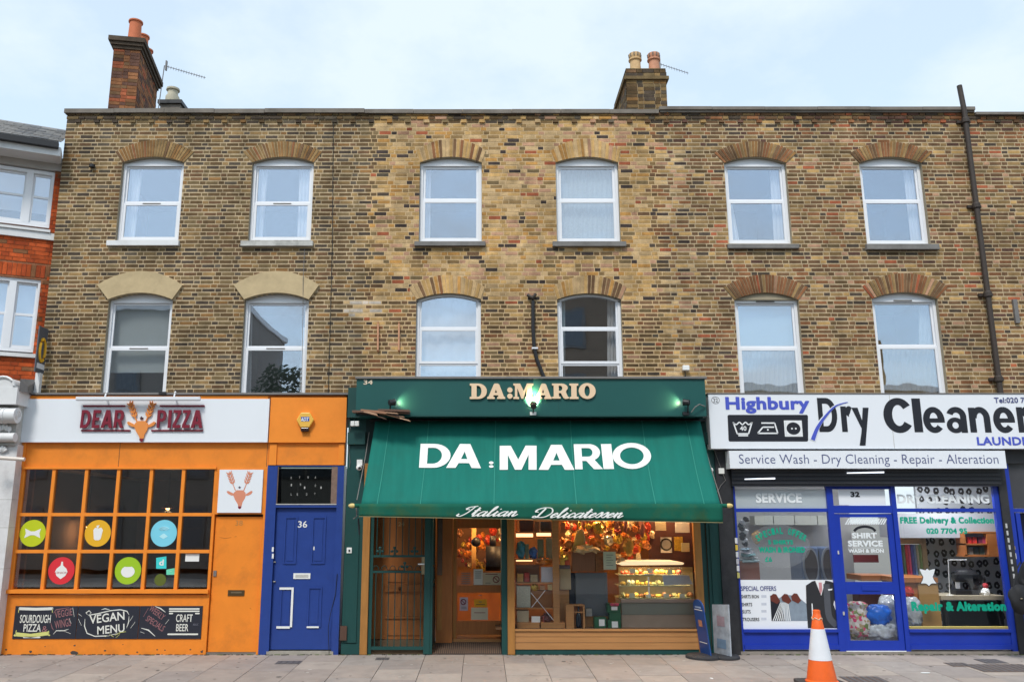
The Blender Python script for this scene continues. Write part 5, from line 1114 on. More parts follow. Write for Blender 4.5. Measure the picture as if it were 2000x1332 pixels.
# ---- closed gate in front of the flat's wooden door
gt = thing('security_gate', (X(775, 1270, SH), SH, 0), 'closed dark green barred gate with small iron crosses, in front of a wooden door', 'gate')
ga, gb = lp1 + .002, (X(830, 1015, SH) + X(827, 1265, SH)) / 2; gz1 = hb0 - .01; gz0 = .07
MB().box(ga, ga + .055, SH - .0, SH + .04, .01, gz1).build('stile', GRN, gt); MB().box(gb, gb + .10, SH - .03, SH + .04, .01, gz1).build('stile', GRN, gt)
for zz in (gz0, Z(1118.5, SH), Z(1088, SH)): MB().box(ga + .055, gb, SH + .005, SH + .03, zz, zz + (.035 if zz > .1 else .05)).build('rail', GRN, gt)
xsb = [ga + .055 + (gb - ga - .055) * (k + .5) / 8 for k in range(8)]
for k, x_ in enumerate(xsb):
    MB().tube([(x_, SH + .018, gz0 + .04), (x_, SH + .018, Z(1118.5, SH))], .008, 5).build('bar', GRN, gt); MB().tube([(x_, SH + .018, Z(1088, SH) + .03), (x_, SH + .018, gz1)], .008, 5).build('bar', GRN, gt)
for px_, py_ in ((742, 1087), (770, 1087), (809.5, 1087), (790, 1117)):
    x_, z_ = P(px_, py_, SH); m2 = MB(); m2.box(x_ - .011, x_ + .011, SH - .002, SH + .014, z_, z_ + .13); c = m2.build('cross', GRN, gt)
    for (dx, dz) in ((-.04, .085), (.04, .085), (0, .14)): MB().blob((x_ + dx, SH + .006, z_ + dz), .026, .012, .022, amp=0, nu=8, nv=5).build('lobe', GRN, c)
for k in range(6):
    x_ = ga + .1 + k * .135; MB().tube([(x_ + .045 * cos(a * pi / 6), SH + .018, Z(1117, SH) + .04 + .06 * sin(a * pi / 6)) for a in range(7)], .006, 4).build('scroll', GRN, gt)
MB().box(gb - .045, gb + .005, SH - .034, SH - .0, Z(1121, SH), Z(1087, SH)).build('lock_plate', pm('tarnished', (.28, .22, .13), .4, .15, metal=.5), gt)
MB().tube([(gb - .10, SH - .05, Z(1101, SH)), (gb - .005, SH - .05, Z(1101, SH)), (gb - .005, SH - .03, Z(1101, SH))], .012, 6).build('handle', WS, gt)
# wooden door behind
Yw = .28; wd0, wd1 = lp1 - .02, gb + .06
fd = thing('wooden_door', ((wd0 + wd1) / 2, Yw, .1), 'brown panelled wooden door behind the closed green gate', 'door')
m2 = MB(); m2.box(wd0, wd1 + .02, Yw, Yw + .05, .17, 2.5); m2.build('leaf', DOORW, fd)
for (a0, b0, a1, b1) in ((757, 1031, 790, 1112), (795, 1031, 826, 1112), (757, 1119, 790, 1136), (795, 1119, 826, 1136), (755, 1160, 790, 1203), (794, 1160, 826, 1203), (755, 1211, 826, 1240)):
    m2 = MB(); PB(m2, a0, b0, a1, b1, Yw - .014, Yw); m2.build('panel', DOORW, fd)
for (a0, b0, a1, b1) in ((752, 1141, 826, 1155), (752, 1203.5, 826, 1207.5)): m2 = MB(); PB(m2, a0, b0, a1, b1, Yw - .03, Yw); m2.build('rail', DOORW, fd)
x_, z_ = P(781, 1149, Yw - .05); MB().blob((x_, Yw - .05, z_), .028, .03, .028, amp=0).build('knob', pm('dark_bronze', (.12, .05, .02), .3, metal=.5), fd)
txt('24', 778, 1019, 790, 1027, Yw - .004, pm('brass_number', (.5, .35, .15), .4), fd, bold=.02); 
m2 = MB(); m2.box(wd0 - .1, wd1 + .08, SH + .05, .9, 0.002, .06); m2.box(wd0 - .1, wd1 + .08, Yw - .12, Yw + .3, .061, .165); m2.build('door_step', pm('step_brown', (.14, .09, .05), .8, .2), fd)
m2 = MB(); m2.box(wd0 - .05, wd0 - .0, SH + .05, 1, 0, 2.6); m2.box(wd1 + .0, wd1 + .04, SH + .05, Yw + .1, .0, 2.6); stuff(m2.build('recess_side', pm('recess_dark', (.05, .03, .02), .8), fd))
# ---- open gate leaf, edge towards us
og = thing('open_gate', (gb + .12, SH, 0), 'dark green gate leaf standing open at a right angle in the shop doorway', 'gate')
MB().box(gb + .102, gb + .135, SH - .02, SH + .04, .01, gz1).build('stile', GRN, og); MB().box(gb + .104, gb + .132, .55, .6, .05, gz1).build('stile', GRN, og)
for zz in (.08, 1.06, 1.3, 2.1): MB().box(gb + .106, gb + .13, SH + .04, .55, zz, zz + .04).build('rail', GRN, og)
for k in range(7): MB().tube([(gb + .118, SH + .1 + k * .095, .08), (gb + .118, SH + .1 + k * .095, 2.12)], .008, 5).build('bar', GRN, og)
MB().box(gb + .10, gb + .14, SH + .05, .55, .12, 1.0).build('kick_plate', pm('gate_dark', (.01, .025, .025), .5), og)
# ---- recessed doorway
dw = thing('shop_door', (X(935, 1240, .5), .5, .15), 'glazed brown wooden shop door with paper notices, standing back in the lit doorway', 'door')
Yd2 = .5; q0, q1 = X(893, 1100, Yd2), X(984, 1100, Yd2) + .02; zt_d = Z(1008, Yd2)
zz_ = {k: Z(k, Yd2) for k in (1020, 1031, 1142, 1157, 1212, 1225, 1243)}
MB().box(q0 - .0, q1, Yd2, Yd2 + .045, zz_[1031], zt_d).build('top_rail', DOORW, dw)
MB().box(q0, q1, Yd2, Yd2 + .045, zz_[1157], zz_[1142]).build('mid_rail', DOORW, dw); MB().box(q0, q1, Yd2, Yd2 + .045, zz_[1243] + .03, zz_[1212]).build('bottom_rail', DOORW, dw)
MB().box(q0 - .07, q0 - .001, Yd2 - .02, Yd2 + .05, .13, zt_d).build('stile', DOORW, dw); MB().box(q1 + .001, q1 + .06, Yd2 - .02, Yd2 + .05, .13, zt_d).build('stile', DOORW, dw)
for a, b_ in ((1031, 1142), (1157, 1212)): MB().box(q0, q1, Yd2 + .02, Yd2 + .025, zz_[b_], zz_[a]).build('pane', M['shopglass'], dw)
MB().box(q0 - .07, q1 + .1, Yd2 - .04, Yd2 + .1, .10, .149).build('threshold', PLK, dw)
MB().box(q0 - .07, q0 - .015, Yd2 - .024, Yd2 - .0201, .16, 2.2).build('trim', OAK, dw)
# left reveal of the recess: panelled pier
m2 = MB(); rx = gb + .16; m2.box(rx, q0 - .075, Yd2 - .12, Yd2 + .1, .1, 2.6); m2.build('pier', DOORW, dw)
m2 = MB(); m2.box(rx + .02, rx + .10, Yd2 - .135, Yd2 - .121, .3, Z(1125, Yd2)); m2.build('pier_trim', OAK, dw); m2 = MB(); m2.box(rx + .02, rx + .10, Yd2 - .135, Yd2 - .121, Z(1122, Yd2), 2.3); m2.build('pier_glass', pm('mirror_trim', (.12, .08, .06), .15, .3, 12, metal=.6), dw)
m2 = MB(); m2.box(mp0 - .09, mp0 - .001, SH + .0, Yd2 + .05, .0, hb0 - .002); m2.build('green_jamb', GRN, dw)
MB().box(mp0 + .0, mp0 + .03, SH + .055, Yd2 + .2, 0, hb0).build('side_wall', DOORW, dw)
# ribbed mat floor rising inwards
mt = thing('entrance_mat', ((gb + mp0) / 2, .15, 0), 'ribbed dark brown mat covering the sloping entrance floor', 'mat'); m2 = MB(); gx0, gx1 = gb + .14, mp0 - .095
m2.face([(gx0, SH + .0, .012), (gx1, SH + .0, .012), (gx1, Yd2 - .04, .10), (gx0, Yd2 - .04, .10)]); m2.face([(gx0, SH, -.01), (gx1, SH, -.01), (gx1, SH, .012), (gx0, SH, .012)]); m2.build('mat_base', pm('mat_dark', (.05, .035, .03), .9), mt)
ribs = MB()
for k in range(34):
    x_ = gx0 + (gx1 - gx0) * (k + .2) / 34; w_ = (gx1 - gx0) / 34 * .5; ribs.hexa([(x_, SH + .02, .012), (x_ + w_, SH + .02, .012), (x_ + w_, SH + .02, .02), (x_, SH + .02, .02), (x_, Yd2 - .045, .10), (x_ + w_, Yd2 - .045, .10), (x_ + w_, Yd2 - .045, .108), (x_, Yd2 - .045, .108)])
stuff(ribs.build('ribs', pm('mat_rib', (.13, .085, .06), .85, .1), mt))
def notice(px0, py0, px1, py1, Y, col, lb, marks=(), cat='notice'):
    t = thing('paper_notice', (X((px0 + px1) / 2, py1, Y), Y, Z(py1, Y)), lb, cat); m2 = MB(); PB(m2, px0, py0, px1, py1, Y - .002, Y); m2.build('sheet', pm('sheet_%d_%d' % (px0, py0), col, .7, .03), t)
    for mk in marks:
        if mk[0] == 'ban':
            x_, z_ = P(mk[1], mk[2], Y); r = mk[3] / 120; m3 = MB(); m3.tube([(x_ + r * cos(2 * pi * k / 16), Y - .004, z_ + r * sin(2 * pi * k / 16)) for k in range(17)], .007, 4); m3.build('ban_ring', CRIM, t); m3 = MB(); m3.tube([(x_ - r * .7, Y - .004, z_ + r * .7), (x_ + r * .7, Y - .004, z_ - r * .7)], .006, 4); m3.build('ban_bar', CRIM, t)
        elif mk[0] == 'line': m3 = MB(); PB(m3, mk[1], mk[3] - .6, mk[2], mk[3] + .6, Y - .004, Y - .003); m3.build('text_line', mk[4], t)
        elif mk[0] == 'txt': txt(mk[1], *mk[2:6], Y - .003, mk[6], t, bold=.02)
GY_ = pm('grey_ink', (.15, .15, .15), .7)
Yn = Yd2 + .012
notice(925, 1111, 943, 1142, Yn, (.62, .64, .60), 'white printed sheet beside the no smoking card on the shop door', [('line', 928, 940, y_, GY_) for y_ in (1116, 1120, 1124, 1128)])
notice(943.5, 1118, 979, 1142, Yn, (.55, .48, .34), 'cream card with a red no smoking ring at the door rail', [('ban', 969, 1131, 6), ('line', 948, 972, 1121, CRIM), ('line', 948, 958, 1138, GY_)])
notice(898, 1166, 914, 1192, Yn, (.50, .42, .48), 'lilac no smoking sticker low on the shop door', [('ban', 905, 1175, 5), ('line', 901, 911, 1185, GY_), ('line', 901, 911, 1188, GY_)])
notice(926, 1170, 951, 1185, Yn, (.72, .36, .02), 'amber yellow sticker above the cream card on the shop door', [('line', 930, 947, 1180, pm('dk_ink', (.1, .05, .02), .6)), ('line', 935, 941, 1175, GY_)])
notice(920, 1186, 953, 1210, Yn - .006, (.62, .55, .42), 'cream rectangular card with one red line of text, lowest on the shop door', [('line', 926, 948, 1196, CRIM)])
m2 = MB(); x_, z_ = P(938, 1162, Yn); m2.lathe([(.0, -.006), (.035, 0), (0, .006)], (x_, Yn, z_), 12); tag(m2.build('round_badge', pm('silver_badge', (.4, .4, .45), .4)), 'small silver round badge on the shop door under the rail', 'badge')
# striped vent sign left of notices
for k in range(6): m2 = MB(); PB(m2, 901, 1118 + k * 4, 919, 1120 + k * 4, Yn, Yn + .006); o = m2.build('louvre_slat', GY_, dw)
# ---------------------------------------------------------------- fascia lettering of the delicatessen, lamps
fs = thing('shop_sign', (X(1040, 780, Yf - .03), Yf - .03, Z(780, Yf)), 'raised cream serif name letters across the dark green fascia', 'sign')
CRM = pm('cream_letter', (.80, .58, .38), .5, .05)
for g, a, b_ in (('sD', 917.6, 951), ('sA', 951.5, 986.5), ('sM', 1002.5, 1041.6), ('sA', 1045, 1077), ('sR', 1078, 1111), ('sI', 1112, 1129.4), ('sO', 1130, 1163)): glyph(g, a, 749.5 if g != 'sO' else 748.5, b_, 779.5, Yf - .004, CRM, fs, .03)
glyph('.', 990.5, 757, 1001, 767, Yf - .004, CRM, fs, .03); glyph('.', 990.5, 769, 1001, 779, Yf - .004, CRM, fs, .03)
LB = emis('lamp_lens', (1, .92, .7), 5)
def spot(px, py, dirx, lb, power, Yl=None):
    Yl = Yl or Yf - .30; x_, z_ = P(px, py, Yl); t = thing('spotlight', (x_, Yl, z_ - .2), lb, 'lamp', 'spotlights on the green fascia')
    zb_ = zf0 - .0
    MB().tube([(x_ - dirx * .02, Yf - .02, zb_ + .03), (x_ - dirx * .03, Yl + .06, zb_ + .05), (x_ - dirx * .02, Yl, z_ - .05)], .011, 6).build('arm', M['black'], t)
    MB().box(x_ - .05, x_ + .05, Yf - .05, Yf - .001, zb_ - .0, zb_ + .05).build('base_plate', WS if dirx == 0 else M['black'], t)
    from mathutils import Vector
    d = Vector((dirx * .9, .55, .15)).normalized() if dirx else Vector((0, 1, .62)).normalized()
    c = Vector((x_, Yl, z_)); m2 = MB(); m2.tube([c - d * .05, c - d * .045, c + d * .03, c + d * .05], [.02, .045, .05, .058], 12); m2.build('head', M['black'], t, smooth='auto')
    m2 = MB(); m2.tube([c + d * .0505, c + d * .053], .046, 12); m2.build('lens', LB, t)
    ld = bpy.data.lights.new('spot', 'SPOT'); ld.energy = power; ld.color = (1, .82, .45); ld.spot_size = R(100); ld.spot_blend = .8; ld.shadow_soft_size = .03
    lo = bpy.data.objects.new('spot_beam', ld); S.collection.objects.link(lo); lo.location = c + d * .07 - Vector(t['_o']); lo.parent = t
    lo.rotation_euler = d.to_track_quat('-Z', 'Y').to_euler(); return t
spot(765, 786, 1, 'small black spotlight above the torn boards, shining along the green fascia', 5, Yf - .12)
spot(1042, 792, 0, 'central black spotlight glaring between the cream letters', 90, Yf - .16)
spot(1341, 786, -1, 'small black spotlight near the white dry cleaners sign, shining along the fascia', 5, Yf - .12)
m2 = MB(); m2.tube([(X(1350, 803, Yf - .05), Yf - .05, Z(806, Yf)), (X(1358, 795, Yf - .08), Yf - .08, Z(796, Yf)), (X(1366, 790, Yf - .08), Yf - .08, Z(791, Yf)), (X(1378, 795, Yf - .05), Yf - .02, Z(794, Yf))], .01, 6); tag(m2.build('cable', M['sillstone']), 'pale flex looping from the spotlight nearest the dry cleaners', 'cable')
# torn timber at the fascia's corner
tb = thing('broken_boards', (X(750, 812, Yf - .1), Yf - .1, Z(820, Yf)), 'torn weathered board ends hanging under the green fascia corner', 'boards'); q = random.Random(4)
TW = [pm('torn_%d' % k, c, .8, .2, 12, bump=.3, stretch=(.3, 3, 3)) for k, c in enumerate(((.33, .17, .10), (.14, .08, .055), (.50, .30, .19), (.06, .04, .035)))]
for k in range(16):
    a = 694 + q.random() * 60; ln = 30 + q.random() * 45; y_ = 800 + q.random() * 9; dy = q.uniform(-4, 14) * (.4 + (a - 694) / 70); ya = Yf - .04 - q.random() * .1
    p0 = P(a, y_, ya); p1 = P(min(a + ln, 803), min(y_ + dy, 824), ya); hh = q.uniform(.012, .035)
    m2 = MB(); m2.hexa([(p0[0], ya, p0[1] - hh * .4), (p1[0], ya - .04, p1[1] - hh), (p1[0] - .03, ya - .04, p1[1] + hh * .3), (p0[0], ya, p0[1] + hh * .4), (p0[0], ya + .02, p0[1] - hh * .4), (p1[0], ya - .02, p1[1] - hh), (p1[0] - .03, ya - .02, p1[1] + hh * .3), (p0[0], ya + .02, p0[1] + hh * .4)]); m2.build('splinter', TW[k % 4], tb)
MB().box(X(690, 803, Yf), X(800, 803, Yf), Yf - .13, Yf - .0, Z(807, Yf), Z(803, Yf)).build('board', TW[1], tb)
# ---------------------------------------------------------------- awning
aw = thing('awning', (X(1056, 990, -1.2), -.7, Z(1010, -1.2)), 'broad green canvas awning with large white name lettering and a scripted valance', 'awning')
YT, YB_ = -.34, -1.2
zT, zBt = Z(822, YT), Z(986, YB_)
xTl, xTr = (X(733, 828, YT)), X(1368, 828, YT); xBl, xBr = X(705, 985, YB_), X(1407, 985, YB_)
xl_, xr_ = (xTl + xBl) / 2, (xTr + xBr) / 2
NX, NZ = 60, 16; m2 = MB()
def awp(u, v):
    x = (xTl + (xBl - xTl) * v) * (1 - u) + (xTr + (xBr - xTr) * v) * u
    sag = (.035 + .03 * sin(pi * u)) * sin(pi * v) ; wr = (.020 * sin(u * 2 * pi * 4.3 + 1 + v) + .011 * sin(u * 41 + v * 5) + .007 * sin(u * 90 - v * 9) * v) * sin(pi * v * .9 + .15) + .012 * sin(pi * v) * math.exp(-((u - .03) / .02) ** 2) + .012 * sin(pi * v) * math.exp(-((u - .97) / .02) ** 2)
    y = YT + (YB_ - YT) * v + sag * .8 - wr; z = zT + (zBt - zT) * v - sag * .55 ; return (x, y, z)
for j in range(NZ + 1):
    for i in range(NX + 1): m2.V.append(awp(i / NX, j / NZ))
for j in range(NZ):
    for i in range(NX): a = j * (NX + 1) + i; m2.F.append((a, a + NX + 1, a + NX + 2, a + 1)); m2.M.append(0)
cn_ = m2.build('canopy', CAN, aw, smooth=True); sm = cn_.modifiers.new('cloth', 'SOLIDIFY'); sm.thickness = .004
SEAM = pm('canvas_seam', (.025, .23, .18), .85, .05)
for u in (.045, .165, .37, .60, .82, .955):
    m2 = MB(); pts = [awp(u, v / 16) for v in range(17)]; 
    for k in range(16):
        a, b_ = pts[k], pts[k + 1]; m2.face([(a[0] - .006, a[1] - .006, a[2] + .004), (b_[0] - .006, b_[1] - .006, b_[2] + .004), (b_[0] + .006, b_[1] - .006, b_[2] + .004), (a[0] + .006, a[1] - .006, a[2] + .004)])
    m2.build('seam', SEAM, aw)
MB().tube([(xBl - .12, YB_ + .0, zBt - .01), (xBr + .12, YB_ + .0, zBt - .01)], .03, 10).build('front_bar', CANV, aw)
for s, x_ in ((-1, xBl - .13), (1, xBr + .13)): MB().blob((x_, YB_, zBt - .01), .06, .04, .035, amp=0).build('bar_end', pm('yellow_cap%d' % s, (.68, .52, .2), .5), aw)
# valance
m2 = MB(); NV = 90; vb = Z(1010, YB_ - .01)
vzb = [Z(1009 + (1021 - 1009) * min(1, u_ / 90), YB_) for u_ in range(91)]
for i in range(NV + 1):
    u = i / NV; x = xBl - .02 + (xBr - xBl + .04) * u; e_ = math.exp(-(u / .1) ** 2) + 1.3 * math.exp(-((1 - u) / .14) ** 2)
    for j, v in enumerate((0, .25, .5, .75, 1)):
        y = YB_ - .034 + e_ * .02 * v * sin(u * 95) - .008 * v * sin(u * 31); z = zBt + .012 + (vzb[i] - zBt - .012) * v; m2.V.append((x, y, z))
for i in range(NV):
    for j in range(4): a = i * 5 + j; m2.F.append((a, a + 1, a + 6, a + 5)); m2.M.append(0)
vl = m2.build('valance', CANV, aw, smooth=True); sm = vl.modifiers.new('cloth', 'SOLIDIFY'); sm.thickness = .003
m2 = MB()
for i in range(NV):
    a, b_ = vl.data.vertices[i * 5 + 4].co, vl.data.vertices[i * 5 + 9].co; o_ = aw['_o']; p, r_ = [a[k] + o_[k] for k in range(3)], [b_[k] + o_[k] for k in range(3)]
    m2.face([(p[0], p[1] - .004, p[2]), (r_[0], r_[1] - .004, r_[2]), (r_[0], r_[1] - .004, r_[2] + .012), (p[0], p[1] - .004, p[2] + .012)])
m2.build('hem', pm('faded_hem', (.22, .20, .10), .9, .1), aw)
# arms under the canopy
for x_ in (xl_ + .5, xr_ - .5): MB().tube([(x_, -.15, zT - .55), (x_ + (.1 if x_ < 0 else -.1), -.7, zBt + .12), (x_, YB_ + .02, zBt)], .018, 8).build('arm', M['white'], aw)
MB().box(xTl - .1, xTr + .1, -.33, -.2, zT - .0, zf0 - .03).build('roller_box', M['black'], aw)
# big white name on the canopy: each letter its own print, laid just over the cloth
WC = pm('white_print', (.82, .83, .80), .7, .03)
def awn_letter(g, px0, px1, py0, py1, sh=0.0):
    def f(u, v, w_):
        px = px0 + (px1 - px0) * u + sh * (v - .5); py = py1 + (py0 - py1) * v
        # walk down the cloth until the ray meets it
        d = rayd(px, py); lo, hi = 0, 1
        for _ in range(24):
            mid = (lo + hi) / 2; c = awp(.5, mid); t = (c[1] - CY) / d[1]
            if CZ + t * d[2] > c[2]: hi = mid
            else: lo = mid
        c = awp(.5, lo); xx = d[0] * (c[1] - CY) / d[1]
        uu = min(1, max(0, (xx - (xTl + (xBl - xTl) * lo)) / ((xTr + (xBr - xTr) * lo) - (xTl + (xBl - xTl) * lo)))); c = awp(uu, lo)
        return (xx, c[1] - .010, c[2] + .006)
    me = curve_mesh(GL[g], 0)
    import bmesh
    b = bmesh.new(); b.from_mesh(me); bmesh.ops.subdivide_edges(b, edges=b.edges, cuts=2, use_grid_fill=True); bmesh.ops.triangulate(b, faces=b.faces); b.to_mesh(me); b.free()
    place_mesh(me, f, 'letter', WC, aw)
for g, a, b_, c, d, s in (('D', 820, 880, 868, 915, 3), ('A', 873, 941, 868, 915, 3), ('.', 955, 964, 901.5, 907, 0), ('.', 955, 964, 909, 914, 0), ('M', 976, 1048, 871, 918, 0), ('A', 1052, 1122, 869, 918, 0), ('R', 1122, 1176, 868, 917, -3), ('I', 1176, 1196, 868, 917, -5), ('O', 1196, 1272, 866, 917, -2)): awn_letter(g, a, b_, c, d, s)
# scripted words on the valance
SG = {'i': ([[(0, .3), (.3, 1), (.2, .25), (.35, 0), (.65, .4)], [(.42, 1.45), (.5, 1.55)]], .6), 'n': ([[(0, .4), (.22, 1), (.16, 0)], [(.18, .5), (.5, 1), (.62, .85), (.58, .15), (.72, 0), (1, .4)]], .95),
 'a': ([[(.75, .8), (.45, 1), (.08, .45), (.22, 0), (.55, .3), (.8, 1)], [(.8, 1), (.68, .2), (.82, 0), (1.1, .4)]], 1.0), 'l': ([[(0, .4), (.45, 1.5), (.48, 2.1), (.28, 1.7), (.15, .25), (.3, 0), (.6, .4)]], .55),
 't': ([[(0, .4), (.35, 1.8), (.22, .25), (.38, 0), (.65, .4)], [(0, 1.2), (.6, 1.25)]], .6), 'e': ([[(0, .4), (.5, .7), (.42, 1), (.12, .6), (.2, 0), (.75, .4)]], .68), 'c': ([[(.6, .75), (.42, 1), (.1, .5), (.22, 0), (.7, .4)]], .66),
 's': ([[(0, .35), (.4, 1.15), (.5, .45), (.3, 0), (.08, .12)], [(.3, 0), (.68, .4)]], .62),
 'I': ([[(-.4, .45), (-.45, .1), (-.1, 0), (.35, .7), (.75, 2.1)], [(.75, 2.1), (.2, 1.9), (.0, 1.5), (.35, 1.4)], [(.75, 2.1), (.95, 2.15)]], .95),
 'D': ([[(.6, 2.0), (.45, .9), (.3, .1), (-.1, .05), (0, .35), (.5, .05), (1.2, .2), (1.6, 1.1), (1.2, 2.0), (.5, 2.15), (-.1, 1.8), (-.2, 1.3), (.1, 1.2)]], 1.75)}
def cat(pts, n=7):
    o = []
    for i in range(len(pts) - 1):
        p0, p1, p2, p3 = pts[max(i - 1, 0)], pts[i], pts[i + 1], pts[min(i + 2, len(pts) - 1)]
        for k in range(n):
            t = k / n; o.append(tuple(.5 * ((2 * p1[j]) + (-p0[j] + p2[j]) * t + (2 * p0[j] - 5 * p1[j] + 4 * p2[j] - p3[j]) * t * t + (-p0[j] + 3 * p1[j] - 3 * p2[j] + p3[j]) * t ** 3) for j in (0, 1)))
    o.append(pts[-1]); return o
def script(word, px0, px1, pybase, xh, parent, Y, mat):
    x = 0; st = []
    for ch in word:
        g, ad = SG[ch]
        for s in g: st.append([(x + a + .38 * b_, b_) for a, b_ in cat(s)])
        x += ad
    xs = [p[0] for s in st for p in s]; x0_, x1_ = min(xs), max(xs); kx = (px1 - px0) / (x1_ - x0_); dd = 0
    m2 = MB()
    for s in st:
        pp = [P(px0 + (a - x0_) * kx, pybase - b_ * xh, Y) for a, b_ in s]
        for k in range(len(pp) - 1):
            (ax_, az_), (bx__, bz_) = pp[k], pp[k + 1]; dx, dz = bx__ - ax_, bz_ - az_; L_ = math.hypot(dx, dz) or 1
            w_ = .0055 + .0125 * (abs(dz) / L_) ** 2 * (1 if dz < 0 else .45); nx, nz = -dz / L_ * w_, dx / L_ * w_; ex, ez = dx / L_ * w_ * .4, dz / L_ * w_ * .4; dd += .000012
            m2.face([(ax_ - nx - ex, Y - dd, az_ - nz - ez), (bx__ - nx + ex, Y - dd, bz_ - nz + ez), (bx__ + nx + ex, Y - dd, bz_ + nz + ez), (ax_ + nx - ex, Y - dd, az_ + nz - ez)])
    m2.build('script_lettering', mat, parent)
script('Italian', 893, 1011, 1007.5, 9, aw, YB_ - .062, WC); script('Delicatessen', 1040, 1217, 1010.5, 9, aw, YB_ - .062, WC)
# cords
for pts, lb in (([(721, 844, -.3), (714, 890, -.6), (697, 976, -1.15)], 'thin grey cord holding the awning beside the blue door side'), ([(1368, 842, -.3), (1386, 905, -.7), (1411, 986, -1.15)], 'thin grey cord holding the awning beside the dry cleaners')):
    m2 = MB(); m2.tube([(P(a, b_, c)[0], c, P(a, b_, c)[1]) for a, b_, c in pts], .007, 5); m2.build('cord', M['sillstone'], aw)
m2 = MB(); q = random.Random(9); pts = []
for k in range(14): yv = 770 + k * 11; pts.append((X(683 + q.uniform(-2, 2), yv, SH - .02), SH - .02, Z(yv, SH)))
m2.tube(pts, .005, 5); tag(m2.build('cable', M['lead']), 'tangled grey cable running down between the orange and green shopfronts', 'cable')
m2 = MB(); pts = [(X(a, b_, SH - .05), SH - .05, Z(b_, SH)) for a, b_ in ((1386, 830), (1390, 860), (1397, 885), (1410, 920), (1417, 938), (1408, 948), (1400, 962))]; m2.tube(pts, .005, 5); tag(m2.build('cable', M['lead']), 'thin wire drooping beside the white dry cleaners sign', 'cable')
# cameras and small boxes
def cctv(px, py, lb, Y=SH - .06, hang=1):
    x_, z_ = P(px, py, Y); t = thing('security_camera', (x_, SH, z_), lb, 'camera'); MB().box(x_ - .045, x_ + .045, Y, SH + .0, z_ + .03, z_ + .13).build('mount', WS, t); MB().blob((x_, Y - .03, z_), .05, .05, .05, amp=0).build('dome', WS, t, smooth=True); MB().blob((x_ + .012, Y - .075, z_ - .01), .022, .015, .022, amp=0).build('lens', M['black'], t, smooth=True)
cctv(702, 913, 'white dome security camera under its box on the green pilaster by the blue door', SH - .08)
x_, z_ = P(1388, 918, SH - .1); t = thing('security_camera', (x_, SH, z_), 'white dome security camera hanging behind the awning edge near the black pilaster', 'camera'); MB().blob((x_, SH - .1, z_), .045, .045, .045, amp=0).build('dome', WS, t, smooth=True); MB().blob((x_ - .01, SH - .145, z_ - .01), .02, .012, .02, amp=0).build('lens', M['black'], t, smooth=True); MB().tube([(x_, SH - .05, z_ + .02), (x_, SH + .02, z_ + .05)], .012, 6).build('arm', WS, t)
m2 = MB(); PB(m2, 1404, 914, 1415, 925, SH - .06, SH); o = tag(m2.build('junction_box', WS, bevel=.006), 'small white junction box on the black pilaster beside the awning', 'box')
t = thing('sensor_light', (X(693, 828, -.4), -.4, Z(832, -.4)), 'twin white sensor light under the broken boards', 'light')
for a in (688.5, 697): m2 = MB(); PB(m2, a - 4, 822, a + 4, 832, -.42, -.36); m2.build('lamp_head', WS, t, bevel=.01)
t = thing('sensor_light', (X(1340, 718), -.1, Z(724)), 'small white flood sensor on the brick wall above the green fascia', 'light'); m2 = MB(); PB(m2, 1334, 713, 1347, 723, -.12, -.03); m2.build('lamp_head', WS, t, bevel=.01); MB().tube([(X(1336, 724), -.05, Z(723)), (X(1338, 735), -.03, Z(738))], .008, 5).build('cable', M['black'], t)
m2 = MB(); PB(m2, 677, 1069, 687, 1080, SH - .03, SH - .018); o = m2.build('doorbell', WS, bevel=.005); tag(o, 'square white doorbell plate on the green pilaster', 'doorbell'); 
m2 = MB(); PB(m2, 680.5, 1073, 684, 1077, SH - .036, SH - .0301); m2.build('button', M['black'], o)
m2 = MB(); PB(m2, 664, 1222, 677, 1250, SH - .05, SH - .02); tag(m2.build('meter_box', pm('rust_box', (.09, .045, .03), .7, .2)), 'rusty brown box low on the green pilaster', 'box')
t = thing('crank_hook', (X(697, 1010, -.7), -.7, Z(1050, -.7)), 'small hooked crank handle hanging below the awning bar end', 'hook'); MB().tube([(X(696, 985, -1.1), -1.1, Z(990, -1.1)), (X(697, 1005, -1.1), -1.1, Z(1008, -1.1)), (X(690, 1012, -1.1), -1.1, Z(1013, -1.1))], .01, 6).build('hook', M['lead'], t); MB().tube([(X(700, 1010, -1.0), -1.0, Z(1012, -1.0)), (X(702, 1044, -1.0), -1.0, Z(1044, -1.0))], .012, 6).build('rod', M['black'], t)
# ---------------------------------------------------------------- inside the delicatessen
CARD = pm('cardboard', (.30, .13, .05), .8, .12, 6); PALEB = pm('pale_box', (.50, .42, .28), .7, .1); CHARB = pm('dark_box', (.05, .04, .045), .6, .2); LACE = pm('white_lace_paper', (.6, .6, .66), .8, .1)
GOLD = pm('gold_foil', (.80, .40, .05), .25, .5, 30, metal=.3); REDF = pm('red_foil', (.40, .04, .015), .3, .5, 25, metal=.2); ORF = pm('orange_foil', (.72, .18, .02), .3, .5, 25, metal=.2); BRF = pm('brown_foil', (.22, .09, .03), .4, .4, 25, metal=.3); CELLO = pm('cellophane', (.70, .55, .32), .2, .3, 20, metal=.2)
def IB(name, mat, px0, py0, px1, py1, Y, dep, lb, cat_, grp=None, bevel=.004, jx=0):
    m2 = MB(); PB(m2, px0, py0, px1, py1, Y, Y + dep); o = m2.build(name, mat, bevel=bevel); tag(o, lb, cat_, grp); return o
YS_ = .18
sf = thing('display_shelf', (X(1050, 1225, YS_), YS_, zsill), 'pine display shelf unit with wire braces at the door end of the deli window', 'shelf')
